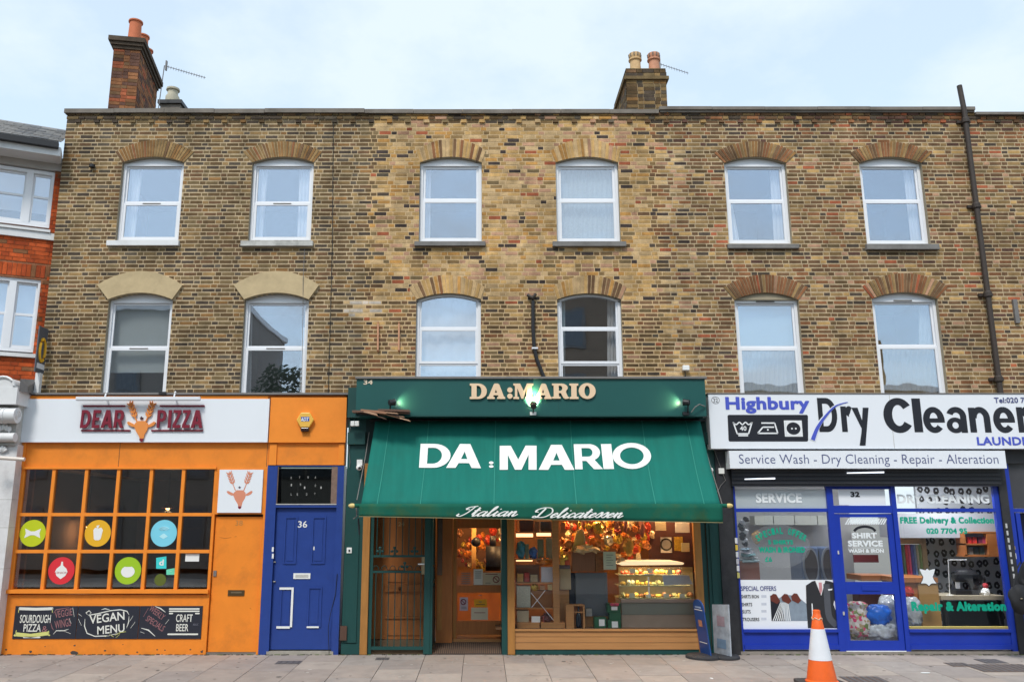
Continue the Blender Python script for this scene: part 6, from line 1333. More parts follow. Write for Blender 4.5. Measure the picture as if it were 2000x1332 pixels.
for a, b_ in ((1079.5, 1092),): m2 = MB(); PB(m2, a, 1012, b_, 1216, YS_ - .12, YS_ - .08); m2.build('upright', PLK, sf)
for a in (1008,): m2 = MB(); PB(m2, a, 1012, a + 3, 1216, YS_ + .3, YS_ + .34); m2.build('upright', PLK, sf)
for y_ in (1039, 1092, 1138, 1187.5): m2 = MB(); PB(m2, 1007, y_ - 1.2, 1083, y_ + 1.5, YS_ - .08, YS_ + .35); m2.build('shelf_board', PLK, sf)
for a, b_, c, d in ((1038, 1186, 1065, 1152), (1037, 1157, 1083, 1213)): MB().tube([(*P(a, b_, YS_ - .1)[:1], YS_ - .1, P(a, b_, YS_ - .1)[1]), (P(c, d, YS_ - .1)[0], YS_ - .1, P(c, d, YS_ - .1)[1])], .006, 5).build('brace', M['white'], sf)
for a, b_ in ((1009.5, 1054), (1056.5, 1104)): IB('wine_crate', PLK, a, 1215.5, b_, 1227.5, YS_ - .14, .2, 'low pine crate on the window floor, %s' % ('next to the door post' if a < 1020 else 'under the shelf upright'), 'crate')
IB('newspaper_stack', pm('newsprint', (.48, .50, .42), .9, .3, 40), 1009, 1144, 1036, 1186.5, YS_ - .02, .2, 'uneven stack of pale printed papers beside the wire brace', 'papers')
IB('carton', CARD, 1037, 1153, 1079, 1186.5, YS_ + .02, .2, 'plain brown carton behind the crossed wires', 'box'); IB('carton', PALEB, 1009.5, 1192, 1033, 1215, YS_ - .04, .2, 'cream carton on the crate by the door post', 'box')
IB('price_card', WS, 1038, 1203, 1055, 1215, YS_ - .1, .01, 'white card leaning on the crate by the shelf', 'card'); IB('ribbed_box', pm('ribbed_brown', (.17, .08, .05), .7, .3, 3, stretch=(60, 1, 1)), 1008, 1103, 1054, 1136.5, YS_ + .02, .22, 'wide dark brown ribbed box on the middle shelf', 'box')
IB('lace_bag', LACE, 1057, 1107, 1081, 1137, YS_ - .02, .12, 'white lace paper gift bag on the middle shelf', 'bag')
IB('tin', pm('green_tin', (.16, .19, .11), .4, .2), 1050, 1052, 1062, 1091, YS_ + .02, .1, 'tall olive tin on the shelf beside the blue pasta bags', 'tin'); IB('tin', pm('mint_tin', (.28, .32, .22), .4, .2), 1067, 1050, 1080, 1091, YS_ + .02, .1, 'tall pale green tin against the shelf upright', 'tin')
IB('carton', CHARB, 1015, 1016, 1042, 1038, YS_ + .05, .2, 'dark box on the top shelf nearest the door post', 'box'); IB('carton', pm('navy_box', (.03, .05, .1), .5), 1056, 1018, 1079, 1038, YS_ + .05, .2, 'navy box on the top shelf beside the upright', 'box')
def bagblob(px0, py0, px1, py1, Y, mat, lb, seed, name='pasta_bag', cat_='bag', grp=None, crum=.07):
    a, b_ = P(px0, py1, Y), P(px1, py0, Y); c = ((a[0] + b_[0]) / 2, Y, (a[1] + b_[1]) / 2); m2 = MB(); m2.blob(c, (b_[0] - a[0]) / 2, (b_[0] - a[0]) / 2.4, (b_[1] - a[1]) / 2, seed, .2, nu=11, nv=8); qq = random.Random(seed); s_ = (b_[0] - a[0]) * crum; m2.V = [(x + qq.uniform(-s_, s_), y + qq.uniform(-s_, s_), z + qq.uniform(-s_, s_)) for x, y, z in m2.V]; o = m2.build(name, mat, smooth=not crum); tag(o, lb, cat_, grp); return o
BLP = pm('blue_wrap', (.02, .12, .42), .35, .3, 20); TEP = pm('teal_wrap', (.02, .22, .34), .35, .3, 20)
bagblob(1008, 1057, 1027, 1091, YS_, TEP, 'teal blue wrapped panettone on the second shelf', 3); bagblob(1033, 1068, 1050, 1091, YS_, BLP, 'deep blue wrapped bag on the second shelf', 4)
bagblob(1058, 1197, 1079, 1215, YS_ - .02, pm('plum_bag', (.12, .05, .05), .5, .4, 20), 'dark mottled bag behind the crossed wire foot', 5)
bagblob(1046, 1088, 1078, 1104, YS_ + .02, ORF, 'orange foil sweets heaped over the lace bag', 12, 'sweets'); bagblob(1036, 1140, 1052, 1153, YS_ + .02, GOLD, 'gold wrapped sweet shining above the brown carton', 13, 'sweets')
# strip lamps under the shelves
for a, b_, y_, lb in ((1008, 1041, 1045, 'warm strip lamp under the top shelf by the door post'), (1048, 1076, 1043, 'warm strip lamp under the top shelf by the upright'), (1008, 1040, 1094.5, 'warm strip lamp under the second shelf')):
    m2 = MB(); PB(m2, a, y_ - (3.5 if y_ < 1090 else 1.2), b_, y_ + (3.5 if y_ < 1090 else 1.2), YS_ + .1, YS_ + .12); tag(m2.build('strip_light', emis('strip_%d' % a + str(int(y_)), (1, .55, .25), 1.4)), lb, 'lamp')
IB('carton', pm('lid_grey', (.14, .12, .13), .6), 1092.5, 1103, 1114, 1110, YS_ - .0, .2, 'flat grey lidded box on the beige box', 'box'); IB('carton', pm('beige_box', (.38, .29, .17), .7, .1), 1093, 1110.5, 1115, 1151, YS_ + .0, .22, 'tall beige box beside the shelf upright', 'box')
IB('wooden_case', PLK, 1093, 1152, 1112, 1226, YS_ + .06, .2, 'narrow reddish wooden case under the beige box', 'box')
IB('shade_strip', pm('gap_shade', (.02, .03, .05), .8), 1112, 1118, 1126, 1226, YS_ + .12, .05, 'dark navy cloth strip between the case and the grey panel', 'cloth')  # dark strip stands in for the shade in the gap, no real cloth
IB('grey_panel', pm('grey_panel', (.10, .115, .13), .5, .06, 2), 1124.5, 1118, 1187, 1204, YS_ + .04, .1, 'plain grey back panel of a fridge in the middle of the deli window', 'panel')
IB('pine_board', PLK, 1140, 1203, 1200, 1227, YS_ + .02, .04, 'pine board behind the green gift bags', 'board')
# bottle in a wooden case
wc = thing('bottle_case', (X(1123, 1226, .0), .0, zsill), 'open wooden case holding one dark wine bottle', 'case')
Ybc = .0
for a, b_, c, d in ((1105.5, 1180, 1121, 1227), (1139, 1181, 1142.5, 1227), (1121.2, 1180, 1138.8, 1183), (1121.2, 1194, 1138.8, 1196)): m2 = MB(); PB(m2, a, b_, c, d, Ybc, Ybc + .12 if b_ != 1194 else Ybc + .02); m2.build('board', PLK, wc)
m2 = MB(); PB(m2, 1121, 1183, 1139, 1227, Ybc + .1, Ybc + .12); m2.build('back_board', DOORW, wc)
x_ = X(1130, 1200, Ybc + .05); m2 = MB(); m2.lathe([(.045, 0), (.048, .02), (.046, .14), (.03, .22), (.014, .26), (.014, .33), (0, .335)], (x_, Ybc + .05, zsill), 14); tag(m2.build('wine_bottle', pm('bottle_glass', (.01, .015, .025), .08, .1), smooth=True), 'dark glass wine bottle standing in the wooden case', 'bottle')
GB = pm('green_gift', (.015, .10, .045), .45, .15)
for a, b_, c, d, lb, k in ((1161, 1205, 1184, 1227, 'short green gift bag with a white tag', 0), (1187, 1210, 1213, 1227, 'low green gift box with a white label, at the foot of the counter', 1), (1190, 1196, 1213, 1210, 'green gift box in the middle of the pile beside the counter', 2), (1186, 1178, 1212, 1196, 'green gift bag topped by a pink and white bow', 3)):
    t = thing('gift_box', (X((a + c) / 2, d, .05), .05, Z(d, .05)), lb, 'gift box', 'green gift boxes'); m2 = MB(); PB(m2, a, b_, c, d, .05, .2); m2.build('box', GB, t, bevel=.006)
    if k in (0, 1): m2 = MB(); PB(m2, a + (9 if k == 0 else 8), b_ + (4 if k == 0 else 3), a + 20, b_ + 17 - k * 2, .045, .0495); m2.build('tag', WS, t)
    if k == 3:
        m2 = MB(); PB(m2, 1194, 1184, 1206, 1191, .045, .0495); m2.build('tag', WS, t)
        for dx in (-.03, .035): x_, z_ = P(1200, 1180, .03); MB().blob((x_ + dx, .03, z_), .045, .03, .025, 4, .2).build('bow', pm('pink_bow%d' % (dx > 0), (.5, .06, .12), .4), t)
# hampers, hanging cakes, baskets
for a, b_, c, d, mt_, lb in ((1117, 1076, 1162, 1116, pm('reed', (.20, .09, .045), .7, .35, 3, stretch=(70, 1, 1)), 'reeded brown hamper wide under the golden packets'), (1163, 1078, 1179, 1116, BRF, 'narrow brown box beside the reeded hamper')): IB('hamper', mt_, a, b_, c, d, YS_, .2, lb, 'hamper')
t = thing('notice_board', (X(1190, 1112, YS_ - .1), YS_ - .1, Z(1112, YS_)), 'pale green framed menu card standing before the brown packets', 'menu card'); m2 = MB(); PB(m2, 1178.5, 1077, 1203, 1112, YS_ - .1, YS_ - .09); m2.build('card', pm('pale_green_card', (.50, .55, .42), .6, .08, 20), t)
for k in range(5): m2 = MB(); PB(m2, 1184, 1083 + k * 5, 1198 - (k % 2) * 4, 1084 + k * 5, YS_ - .102, YS_ - .1005); m2.build('text_line', GY_, t)
# a golden pyramid pack
t = thing('cake_packet', (X(1130, 1078, YS_), YS_, Z(1078, YS_)), 'large golden yellow handled cake packet above the hamper', 'packet'); p = [P(a, b_, YS_) for a, b_ in ((1116, 1076), (1146, 1076), (1141, 1040), (1134, 1034), (1127, 1036))]
m2 = MB(); m2.prism(p, YS_, YS_ + .12); m2.build('packet', pm('golden_card', (.72, .42, .10), .5, .25, 12), t, bevel=.006); m2 = MB(); m2.tube([(P(1128, 1040, YS_)[0], YS_ - .01, P(1128, 1040, YS_)[1]), (P(1131, 1033, YS_)[0], YS_ - .01, P(1131, 1033, YS_)[1]), (P(1139, 1036, YS_)[0], YS_ - .01, P(1139, 1036, YS_)[1]), (P(1143, 1060, YS_)[0], YS_ - .01, P(1143, 1060, YS_)[1])], .01, 5); m2.build('handle', CELLO, t)
SEEN = {}
def uniq(s):
    SEEN[s] = SEEN.get(s, 0) + 1; k = SEEN[s]
    return s if k == 1 else s + (', second such', ', third such', ', fourth such')[min(k - 2, 2)]
q = random.Random(17); mats_ = [GOLD, REDF, ORF, BRF, CELLO, ORF, REDF, BRF]; cn_n = 0
words_ = ['crumpled', 'round', 'long', 'bulging', 'pointed', 'narrow', 'fat', 'small']
cols_ = ['gold', 'red', 'orange', 'brown', 'pale cellophane', 'orange', 'red', 'brown']
for k in range(118):
    i = q.randrange(8); px_ = 1096 + q.random() * 180; py_ = 1016 + q.random() * 62; Y_ = .25 + q.random() * .9
    if 1112 < px_ < 1150 and py_ > 1032: Y_ = .6 + q.random() * .5
    if px_ > 1205: py_ = 1014 + q.random() * 78
    w_ = 3 + q.random() * 4.5; h_ = 3.5 + q.random() * 6.5
    zn = 'over the grey lidded box' if px_ < 1118 else 'over the brown hamper' if px_ < 1162 else 'above the menu card' if px_ < 1208 else 'above the glass counter' if px_ < 1248 else 'beside the maroon wall'
    bagblob(px_ - w_, py_ - h_, px_ + w_, py_ + h_, Y_, mats_[i], uniq('%s %s foil cake, %s %s %s' % ('slim' if w_ < 4.5 else 'broad' if w_ > 6.2 else 'mid sized', cols_[i], 'tall,' if h_ > 6.5 else 'squat,', 'highest row' if py_ < 1034 else 'middle row' if py_ < 1056 else 'low row', zn)), 100 + k, 'wrapped_cake', 'cake', 'foil wrapped cakes')
for px_, py_, w_, h_, mt_, lb in ((1168, 1030, 12, 12, GOLD, 'amber foil cake hanging above the menu card'), (1186, 1055, 11, 10, CELLO, 'pale cellophane knot above the menu card'), (1166, 1062, 17, 11, ORF, 'long orange packet slanting to the cellophane knot'), (1110, 1062, 10, 9, ORF, 'orange foil heap beside the upright'), (1101, 1090, 9, 9, GOLD, 'gold wrapped sweets over the grey lid'), (1145, 1072, 30, 7, CELLO, 'heap of pale cellophane on the hamper'), (1228, 1068, 9, 18, pm('mustard', (.55, .28, .03), .5, .2), 'mustard yellow cake parcel left of the clock'), (1213, 1096, 8, 7, pm('loaf', (.4, .33, .22), .7, .2), 'pale round loaf at the end of the glass counter')):
    bagblob(px_ - w_, py_ - h_, px_ + w_, py_ + h_, .22, mt_, lb, int(px_), 'cake_parcel', 'cake')
# dark maroon wall with clock and frames
m2 = MB(); x0_, x1_ = X(1268, 1060, .7), X(1352, 1060, .7); m2.box(x0_, x1_, .7, .8, zsill + .6, 2.8); m2.build('wall_panel', pm('maroon_wall', (.07, .022, .018), .7, .15), ds)
t = thing('wall_clock', (X(1302, 1066, .6), .6, Z(1078, .6)), 'square dark clock with a plain grey face on the maroon wall', 'clock'); m2 = MB(); PB(m2, 1291, 1049, 1312, 1079, .62, .66); m2.build('case', WS, t); m2 = MB(); x_, z_ = P(1301.5, 1063, .6)
m2.tube([(x_, .615, z_), (x_, .605, z_)], .105, 24); m2.build('rim', M['black'], t); m2 = MB(); m2.tube([(x_, .604, z_), (x_, .60, z_)], .078, 24); m2.build('face', pm('clock_grey', (.3, .3, .3), .5), t)
for a, b_, c, d, mt_, lb in ((1280, 1019, 1301, 1036, PALEB, 'cream card on the maroon wall above the clock'), (1319, 1020, 1347, 1040, pm('certificate', (.55, .58, .62), .6, .1, 20), 'white printed certificate at the top of the window by the post'), (1317, 1048, 1334, 1075, GOLD, 'gold framed picture beside the clock'), (1331, 1060, 1347, 1077, pm('postcard', (.5, .48, .3), .6, .2), 'small yellow and white card overlapping the gold frame')):
    IB('wall_picture', mt_, a, b_, c, d, .55 - (.03 if a == 1331 else 0), .02, lb, 'picture')
# glass deli counter
dc = thing('deli_counter', (X(1283, 1225, .15), .4, zsill), 'curved glass delicatessen counter with a glowing cream top and filled shelves', 'counter'); Yk = .12
m2 = MB(); pts = [(1207, 1101), (1215, 1096.5), (1240, 1095), (1320, 1095.5), (1334, 1098), (1337, 1100), (1334, 1102.5), (1215, 1104)]; m2.prism([(P(a, b_, Yk)[0], P(a, b_, Yk)[1]) for a, b_ in pts][::-1], Yk, Yk + .5); m2.build('light_canopy', emis('cream_glow', (1, .80, .48), .42), dc, bevel=.01)
m2 = MB(); PB(m2, 1213, 1170, 1358, 1176, Yk - .03, Yk + .6); m2.build('ledge', pm('pink_ledge', (.33, .25, .2), .5), dc); m2 = MB(); PB(m2, 1214, 1176.3, 1358, 1200, Yk, Yk + .6); m2.build('front', pm('grey_green_front', (.20, .21, .17), .5, .05, 2), dc); m2 = MB(); PB(m2, 1214, 1200.5, 1362, 1226, Yk - .01, Yk + .6); m2.build('plinth', pm('beige_front', (.36, .27, .2), .6, .1), dc)
for y_, e_ in ((1123, 1338), (1144, 1350), (1168, 1356)): m2 = MB(); PB(m2, 1209, y_ - .8, e_, y_ + .8, Yk + .02, Yk + .5); m2.build('shelf_board', pm('glass_shelf%d' % y_, (.35, .36, .22), .2), dc)
m2 = MB(); m2.face([(X(1209, 1168, Yk), Yk, Z(1169, Yk)), (X(1356, 1168, Yk), Yk, Z(1169, Yk)), (X(1352, 1135, Yk), Yk, Z(1130, Yk)), (X(1337, 1106, Yk), Yk + .1, Z(1106, Yk)), (X(1209, 1106, Yk), Yk + .1, Z(1106, Yk))]); m2.build('glass', M['shopglass'], dc)
m2 = MB(); PB(m2, 1209, 1107, 1354, 1170, Yk + .52, Yk + .54); m2.build('back', pm('counter_back', (.30, .24, .12), .6, .3, 8), dc); m2 = MB(); PB(m2, 1266, 1126, 1269, 1168, Yk + .03, Yk + .05); m2.build('support', WS, dc); m2 = MB(); PB(m2, 1258, 1120.5, 1276, 1124, Yk + .03, Yk + .05); m2.build('price_rail', WS, dc)
fc = [(.70, .45, .08), (.62, .58, .42), (.50, .08, .03), (.45, .40, .16), (.66, .28, .05), (.58, .54, .35), (.30, .12, .04), (.40, .42, .2)]; fm = [pm('food_%d' % k, c, .5, .2, 20) for k, c in enumerate(fc)]
nm_ = ['cheese', 'ravioli', 'salami', 'olives', 'cured_ham', 'mozzarella', 'sausage', 'pesto']
for r_, (y_, xe) in enumerate(((1121.5, 1325), (1142.5, 1300), (1166.5, 1350))):
    px_ = 1213; ORD_ = ['first', 'second', 'third', 'fourth', 'fifth', 'sixth', 'seventh', 'eighth', 'ninth']; cnt_ = {}
    while px_ < xe:
        w_ = q.uniform(7, 13); i = q.choice([2, 0, 2, 4] if r_ == 0 else [0, 5, 0, 7, 3] if r_ == 1 else [4, 0, 6, 3]); h_ = q.uniform(5, 10)
        m2 = MB(); a, b_ = P(px_, y_, Yk + .15), P(px_ + w_, y_ - h_, Yk + .15); m2.blob(((a[0] + b_[0]) / 2, Yk + .16 + q.random() * .1, (a[1] + b_[1]) / 2), (b_[0] - a[0]) * .52, .07, (b_[1] - a[1]) * .6, int(px_ * 7), .3, nu=9, nv=6)
        cnt_[i] = cnt_.get(i, -1) + 1; tag(m2.build(nm_[i], fm[i], smooth=True), '%s heap of %s from the boxes end, %s shelf of the glass counter' % (ORD_[min(8, cnt_[i])], nm_[i].replace('_', ' '), ('top', 'middle', 'bottom')[r_]), 'food', 'food in the glass counter'); 
        px_ += w_ * 1.02
for k, (a, b_) in enumerate(((1231, 1110), (1265, 1110), (1304, 1112), (1230, 1158), (1262, 1160), (1297, 1159), (1328, 1159))): m2 = MB(); PB(m2, a - 1, b_, a + 10, b_ + 9, Yk + .06, Yk + .063); m2.build('price_ticket', pm('ticket', (.55, .55, .45), .6) if k == 0 else bpy.data.materials['ticket'], dc)
m2 = MB(); pts = [(1293, 1122), (1345, 1123), (1353, 1140), (1297, 1143)]; m2.prism([P(a, b_, Yk - .01) for a, b_ in pts][::-1], Yk - .014, Yk - .006); tag(m2.build('paper_sheet', pm('blue_white_sheet', (.40, .44, .48), .6, .15, 12)), 'bluish white sheet laid over the curved end of the glass counter', 'paper')
# what one sees through the door: coats, warm shelves
m2 = MB(); x_, z_ = P(930, 1058, 1.3); m2.blob((x_, 1.3, z_), .085, .085, .085, 2, .05); tag(m2.build('hanging_hat', M['black'], smooth=True), 'round black hat shape behind the door glass', 'hat')
m2 = MB(); x_, z_ = P(962, 1080, 1.3); m2.box(x_ - .12, x_ + .2, 1.25, 1.35, z_ - .3, z_ + .12); m2.box(x_ - .05, x_ + .06, 1.26, 1.36, z_ + .121, z_ + .3); tag(m2.build('hanging_coat', M['black'], smooth=True), 'large black coat hanging behind the door glass', 'coat'); stuff(S.objects[-1]) if False else None
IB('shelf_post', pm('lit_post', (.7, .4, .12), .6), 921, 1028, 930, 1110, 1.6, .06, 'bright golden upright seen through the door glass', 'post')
for k in range(40):
    i = q.randrange(8); px_ = 897 + q.random() * 85; py_ = 1030 + q.random() * 78; w_ = 2.5 + q.random() * 5; bagblob(px_ - w_, py_ - w_ * 1.3, px_ + w_, py_ + w_ * 1.3, 1.7 + q.random(), mats_[i], uniq('%s %s parcel through the door glass, %s' % ('small' if w_ < 5 else 'larger', cols_[i], ('high on the stile side', 'high by the coat', 'low on the stile side', 'low by the coat')[(px_ > 935) + 2 * (py_ > 1068)])), 300 + k, 'wrapped_goods', 'goods', 'wrapped goods behind the deli door')
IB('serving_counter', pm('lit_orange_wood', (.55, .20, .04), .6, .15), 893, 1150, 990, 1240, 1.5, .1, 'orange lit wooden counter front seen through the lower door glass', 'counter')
ld = bpy.data.lights.new('counter_light', 'AREA'); ld.shape = 'RECTANGLE'; ld.size = .95; ld.size_y = .15; ld.energy = 4; ld.color = (1, .80, .48); lo = bpy.data.objects.new('counter_light', ld); S.collection.objects.link(lo); lo.parent = dc; lo.location = (X(1272, 1108, .3) - dc['_o'][0], .28 - dc['_o'][1], Z(1108, .3) - dc['_o'][2])
for y_ in (1125, 1146):  # added fill lights without a fitting, to brighten the food on the lower shelves
    ld = bpy.data.lights.new('added_shelf_fill', 'AREA'); ld.shape = 'RECTANGLE'; ld.size = 1.0; ld.size_y = .05; ld.energy = 1.8; ld.color = (1, .82, .5); lo = bpy.data.objects.new('added_shelf_fill', ld); S.collection.objects.link(lo); lo.parent = dc; lo.location = (X(1280, y_, .3) - dc['_o'][0], .22 - dc['_o'][1], Z(y_, .3) - dc['_o'][2]); lo.rotation_euler = (.35, 0, 0)
# more stock on the pine shelves
for k, (a, b_, c, d, m_, lb) in enumerate(((1010, 1120, 1022, 1136, (.5, .3, .08), 'mustard packet before the ribbed box'), (1024, 1118, 1034, 1136, (.35, .04, .03), 'dark red packet before the ribbed box'), (1036, 1122, 1050, 1136, (.4, .32, .2), 'cream packet before the ribbed box'), (1043, 1018, 1054, 1038, (.3, .12, .05), 'brown jar box between the dark and navy boxes'), (1094, 1092, 1103, 1103, (.6, .35, .05), 'small yellow packet on the grey lid'), (1104, 1094, 1113, 1103, (.5, .08, .03), 'small red packet on the grey lid'), (1060, 1203, 1068, 1215, (.4, .1, .08), 'little red tin by the crossed wire foot'), (1070, 1141, 1079, 1152, (.5, .42, .2), 'straw coloured packet over the brown carton'), (1055, 1143, 1064, 1152, (.35, .2, .1), 'tan packet over the brown carton'), (1144, 1188, 1156, 1203, (.3, .3, .28), 'pale grey packet on the pine board'), (1026, 1062, 1033, 1091, (.12, .18, .12), 'slim green bottle box between the blue bags'), (1094, 1020, 1104, 1040, (.45, .15, .05), 'orange packet high by the upright'))): IB('packet', pm('pk%d' % k, m_, .5, .35, 20), a, b_, c, d, .12, .06, lb, 'packet')
for k, (a, b_, c, d) in enumerate(((1136, 1012, 1144, 1034), (1150, 1012, 1158, 1042), (1200, 1012, 1208, 1046), (1218, 1012, 1225, 1040), (1250, 1012, 1258, 1050))): bagblob(a, b_, c, d, .3, pm('ham%d' % k, (.30, .09, .05), .5, .4, 20), ('dark hanging sausage nearest the upright', 'hanging ham over the golden packet', 'long hanging ham over the menu card', 'hanging sausage over the counter end', 'long hanging ham nearest the maroon wall')[k], 400 + k, 'hanging_ham', 'ham')
# ceiling lamps of the shop
for k, (x_, y_) in enumerate(((X(935, 1000, 1), .95), (X(1050, 1000, 1), .75), (X(1150, 1000, 1), .5), (X(1290, 1000, 1), .45))):
    t = thing('ceiling_lamp', (x_, y_, 2.6), 'warm shop ceiling lamp above the %s' % ('door', 'display shelf', 'hanging cakes', 'glass counter')[k], 'lamp'); m2 = MB(); m2.lathe([(.09, 0), (.1, .02), (.1, .28)], (x_, y_, 2.6), 14); m2.build('shade', M['black'], t)
    m2 = MB(); m2.lathe([(.07, 0), (.07, .005)], (x_, y_, 2.592), 12); m2.build('bulb', emis('warm_lamp%d' % k, (1, .6, .25), 12), t)
    ld = bpy.data.lights.new('lamp_light', 'POINT'); ld.energy = (38, 30, 42, 26)[k]; ld.color = (1, .60, .26); ld.shadow_soft_size = .12; lo = bpy.data.objects.new('lamp_light', ld); S.collection.objects.link(lo); lo.parent = t; lo.location = (0, 0, -.16)
# ---------------------------------------------------------------- dry cleaners
BU = pm('bright_blue_frame', (.012, .04, .36), .35, .08, 4, dirt=.12, dirtcol=(.01, .01, .12)); SGW = pm('sign_white', (.78, .805, .85), .4, .012, 2, dirt=.04, dirtcol=(.5, .5, .5)); INK = pm('sign_black', (.016, .017, .024), .4, .05); SBL = pm('sign_blue', (.07, .10, .52), .45, .04); TEALG = pm('green_vinyl', (.0, .34, .22), .5, .05); BLK = pm('sooty_black_paint', (.022, .022, .026), .6, .3, 12, bump=.35, dirt=.25, dirtcol=(.09, .085, .08))
cs_ = thing('shopfront', (X(1700, 1275, SH), SH, 0), 'bright blue framed dry cleaners shopfront with lettered glass and black side piers', 'shopfront')
def AX(a, ya, b_, yb): return (X(a, ya, SH) + X(b_, yb, SH)) / 2
kL = pr1 + .003; kM0 = AX(1437, 955, 1450, 1228); kM1 = AX(1615, 1000, 1638, 1228); dA0, dA1 = AX(1624, 960, 1650, 1228), AX(1741, 1000, 1768, 1228)
rA0, rA1 = AX(1751, 1000, 1776, 1228), AX(1943, 1000, 1975, 1228); kR0, kR1 = AX(1949, 955, 1984, 1228), AX(1964, 955, 2001, 1228)
XE = X(2090, 820, -.35)
z955, z993, z1000, z1228, z1268 = [Z(v, SH) for v in (955, 992.5, 999.5, 1228.5, 1267.5)]
MB().box(kL, kM0 - .07, SH - .03, 0, 0, Z(880, SH)).build('black_pier', BLK, cs_); MB().box(kM0 - .068, kM0 - .03, SH - .01, 0, 0, Z(950, SH)).build('shutter_guide', INK, cs_)
MB().box(kR0, kR1, SH - .03, 0, 0, Z(915, SH)).build('black_pier', BLK, cs_)
# main fascia, cropped by the frame in the photo but running on
Yg = -.42; fsn = thing('shop_sign', (X(1700, 820, Yg), Yg, Z(876, Yg)), 'wide white fascia sign of the dry cleaners with heavy black and blue lettering', 'sign')
gx0 = (X(1382, 772, Yg) + X(1390, 874, Yg)) / 2
MB().box(gx0, XE, Yg, 0, Z(876, Yg), Z(770, Yg)).build('board', SGW, fsn); MB().box(gx0 - .01, XE, Yg - .01, 0, Z(769.5, Yg), Z(767.5, Yg)).build('top_trim', M['lead'], fsn)
MB().box(X(1741, 820, Yg - .001), X(1742, 820, Yg - .001), Yg - .0015, Yg, Z(875, Yg), Z(771, Yg)).build('board_joint', M['offwhite'], fsn)
yl_ = Yg - .003
txt('Highbury', 1417, 775, 1581, 807.5, yl_, SBL, fsn, bold=.04)
def seg(cx, cy, rx, ry, tx, ty, a0, a1, n=26): return ell(cx, cy, rx, ry, R(a0), R(a1), n) + ell(cx, cy, rx - tx, ry - ty, R(a1), R(a0), n)
def bar(x0, y0, x1, y1): return [(x0, y0), (x1, y0), (x1, y1), (x0, y1)]
HV = {'C': [seg(.5, .5, .5, .5, .29, .20, 36, 324)], 'l': [bar(0, 0, 1, 1)], 'e': [seg(.5, .5, .5, .5, .31, .22, 0, 318), bar(.12, .40, 1, .56)],
 'a': [bar(.68, 0, .98, .68), seg(.5, .62, .48, .38, .30, .22, -5, 158), seg(.42, .29, .42, .30, .27, .17, 0, 360)], 'n': [bar(0, 0, .31, .98), seg(.53, .56, .47, .45, .31, .24, 0, 180), bar(.69, 0, 1, .57)],
 'r': [bar(0, 0, .52, .98), seg(.78, .45, .55, .54, .5, .3, 62, 150)], 's': [seg(.5, .73, .46, .27, .30, .16, 30, 270), seg(.5, .29, .5, .29, .32, .16, -90, 100), seg(.5, .29, .5, .29, .32, .16, 190, 272)],
 'D': GL['D'], 'y': [[(.0, 1), (.36, 1), (.62, .55), (.62, .30)], [(.66, 1), (1, 1), (.62, 0), (.28, 0), (.45, .34)]]}
def heavy(ch, a, b_, c, d):
    ls = HV[ch]
    if ch == 'D': glyph(ls, a, c, b_, d, yl_, INK, fsn, 0, name='letter'); return
    xs = [p[0] for l_ in ls for p in l_]; ys = [p[1] for l_ in ls for p in l_]; x0_, x1_, y0_, y1_ = min(xs), max(xs), min(ys), max(ys); m2 = MB()
    me = None; import bmesh; bm_ = bmesh.new()
    for k, l_ in enumerate(ls):
        t_ = curve_mesh([l_], 0)
        for v in t_.vertices: v.co.z = k * .5
        bm_.from_mesh(t_); bpy.data.meshes.remove(t_)
    me = bpy.data.meshes.new('letter'); bm_.to_mesh(me); bm_.free(); place_mesh(me, rectmap(a, c, b_, d, yl_, .0008), 'letter', INK, fsn)
for ch, a, b_, c, d in (('D', 1598, 1635, 777, 843.5), ('r', 1643, 1665, 793, 843.5), ('y', 1666, 1700, 796, 870), ('C', 1725.5, 1779, 777, 845.5), ('l', 1783, 1800, 778, 844), ('e', 1803, 1845, 794.5, 845.5), ('a', 1848, 1888, 794.5, 845.5), ('n', 1893, 1934, 794.5, 844.5), ('e', 1940, 1982, 794.5, 845.5), ('r', 1987, 2011, 794.5, 844.5), ('s', 2014, 2050, 794.5, 845.5)): heavy(ch, a, b_, c, d)
txt('LAUNDERETTE', 1908, 853, 2082, 869.5, yl_, SBL, fsn, bold=.035); txt('Tel:020 7', 1941.5, 776, 2001, 787, yl_, pm('sign_grey_blue', (.07, .08, .2), .5), fsn, bold=.03); txt('32', 1393, 778, 1402, 785.5, yl_, GY_, fsn, bold=.01)
x_, z_ = P(1397.5, 781.5, yl_); MB().tube([(x_ + .065 * cos(2 * pi * k / 20), yl_, z_ + .055 * sin(2 * pi * k / 20)) for k in range(21)], .0035, 4).build('ring', GY_, fsn)
def flatpx(pts, Y, mat, parent, name='print'):
    m2 = MB(); m2.face([(P(a, b_, Y)[0], Y, P(a, b_, Y)[1]) for a, b_ in pts]); return m2.build(name, mat, parent)
def ribbon(pts, r0, r1, Y, mat, parent, name='print'):
    pp = [P(a, b_, Y) for a, b_ in cat(pts, 6)]; n_ = len(pp); m2 = MB(); e = []
    for k in range(n_):
        a, b_ = pp[max(0, k - 1)], pp[min(n_ - 1, k + 1)]; dx, dz = b_[0] - a[0], b_[1] - a[1]; l_ = math.hypot(dx, dz); r = (r0 + (r1 - r0) * k / (n_ - 1)); e.append((-dz / l_ * r, dx / l_ * r))
    for k in range(n_ - 1): m2.face([(pp[k][0] - e[k][0], Y, pp[k][1] - e[k][1]), (pp[k + 1][0] - e[k + 1][0], Y, pp[k + 1][1] - e[k + 1][1]), (pp[k + 1][0] + e[k + 1][0], Y, pp[k + 1][1] + e[k + 1][1]), (pp[k][0] + e[k][0], Y, pp[k][1] + e[k][1])])
    return m2.build(name, mat, parent)
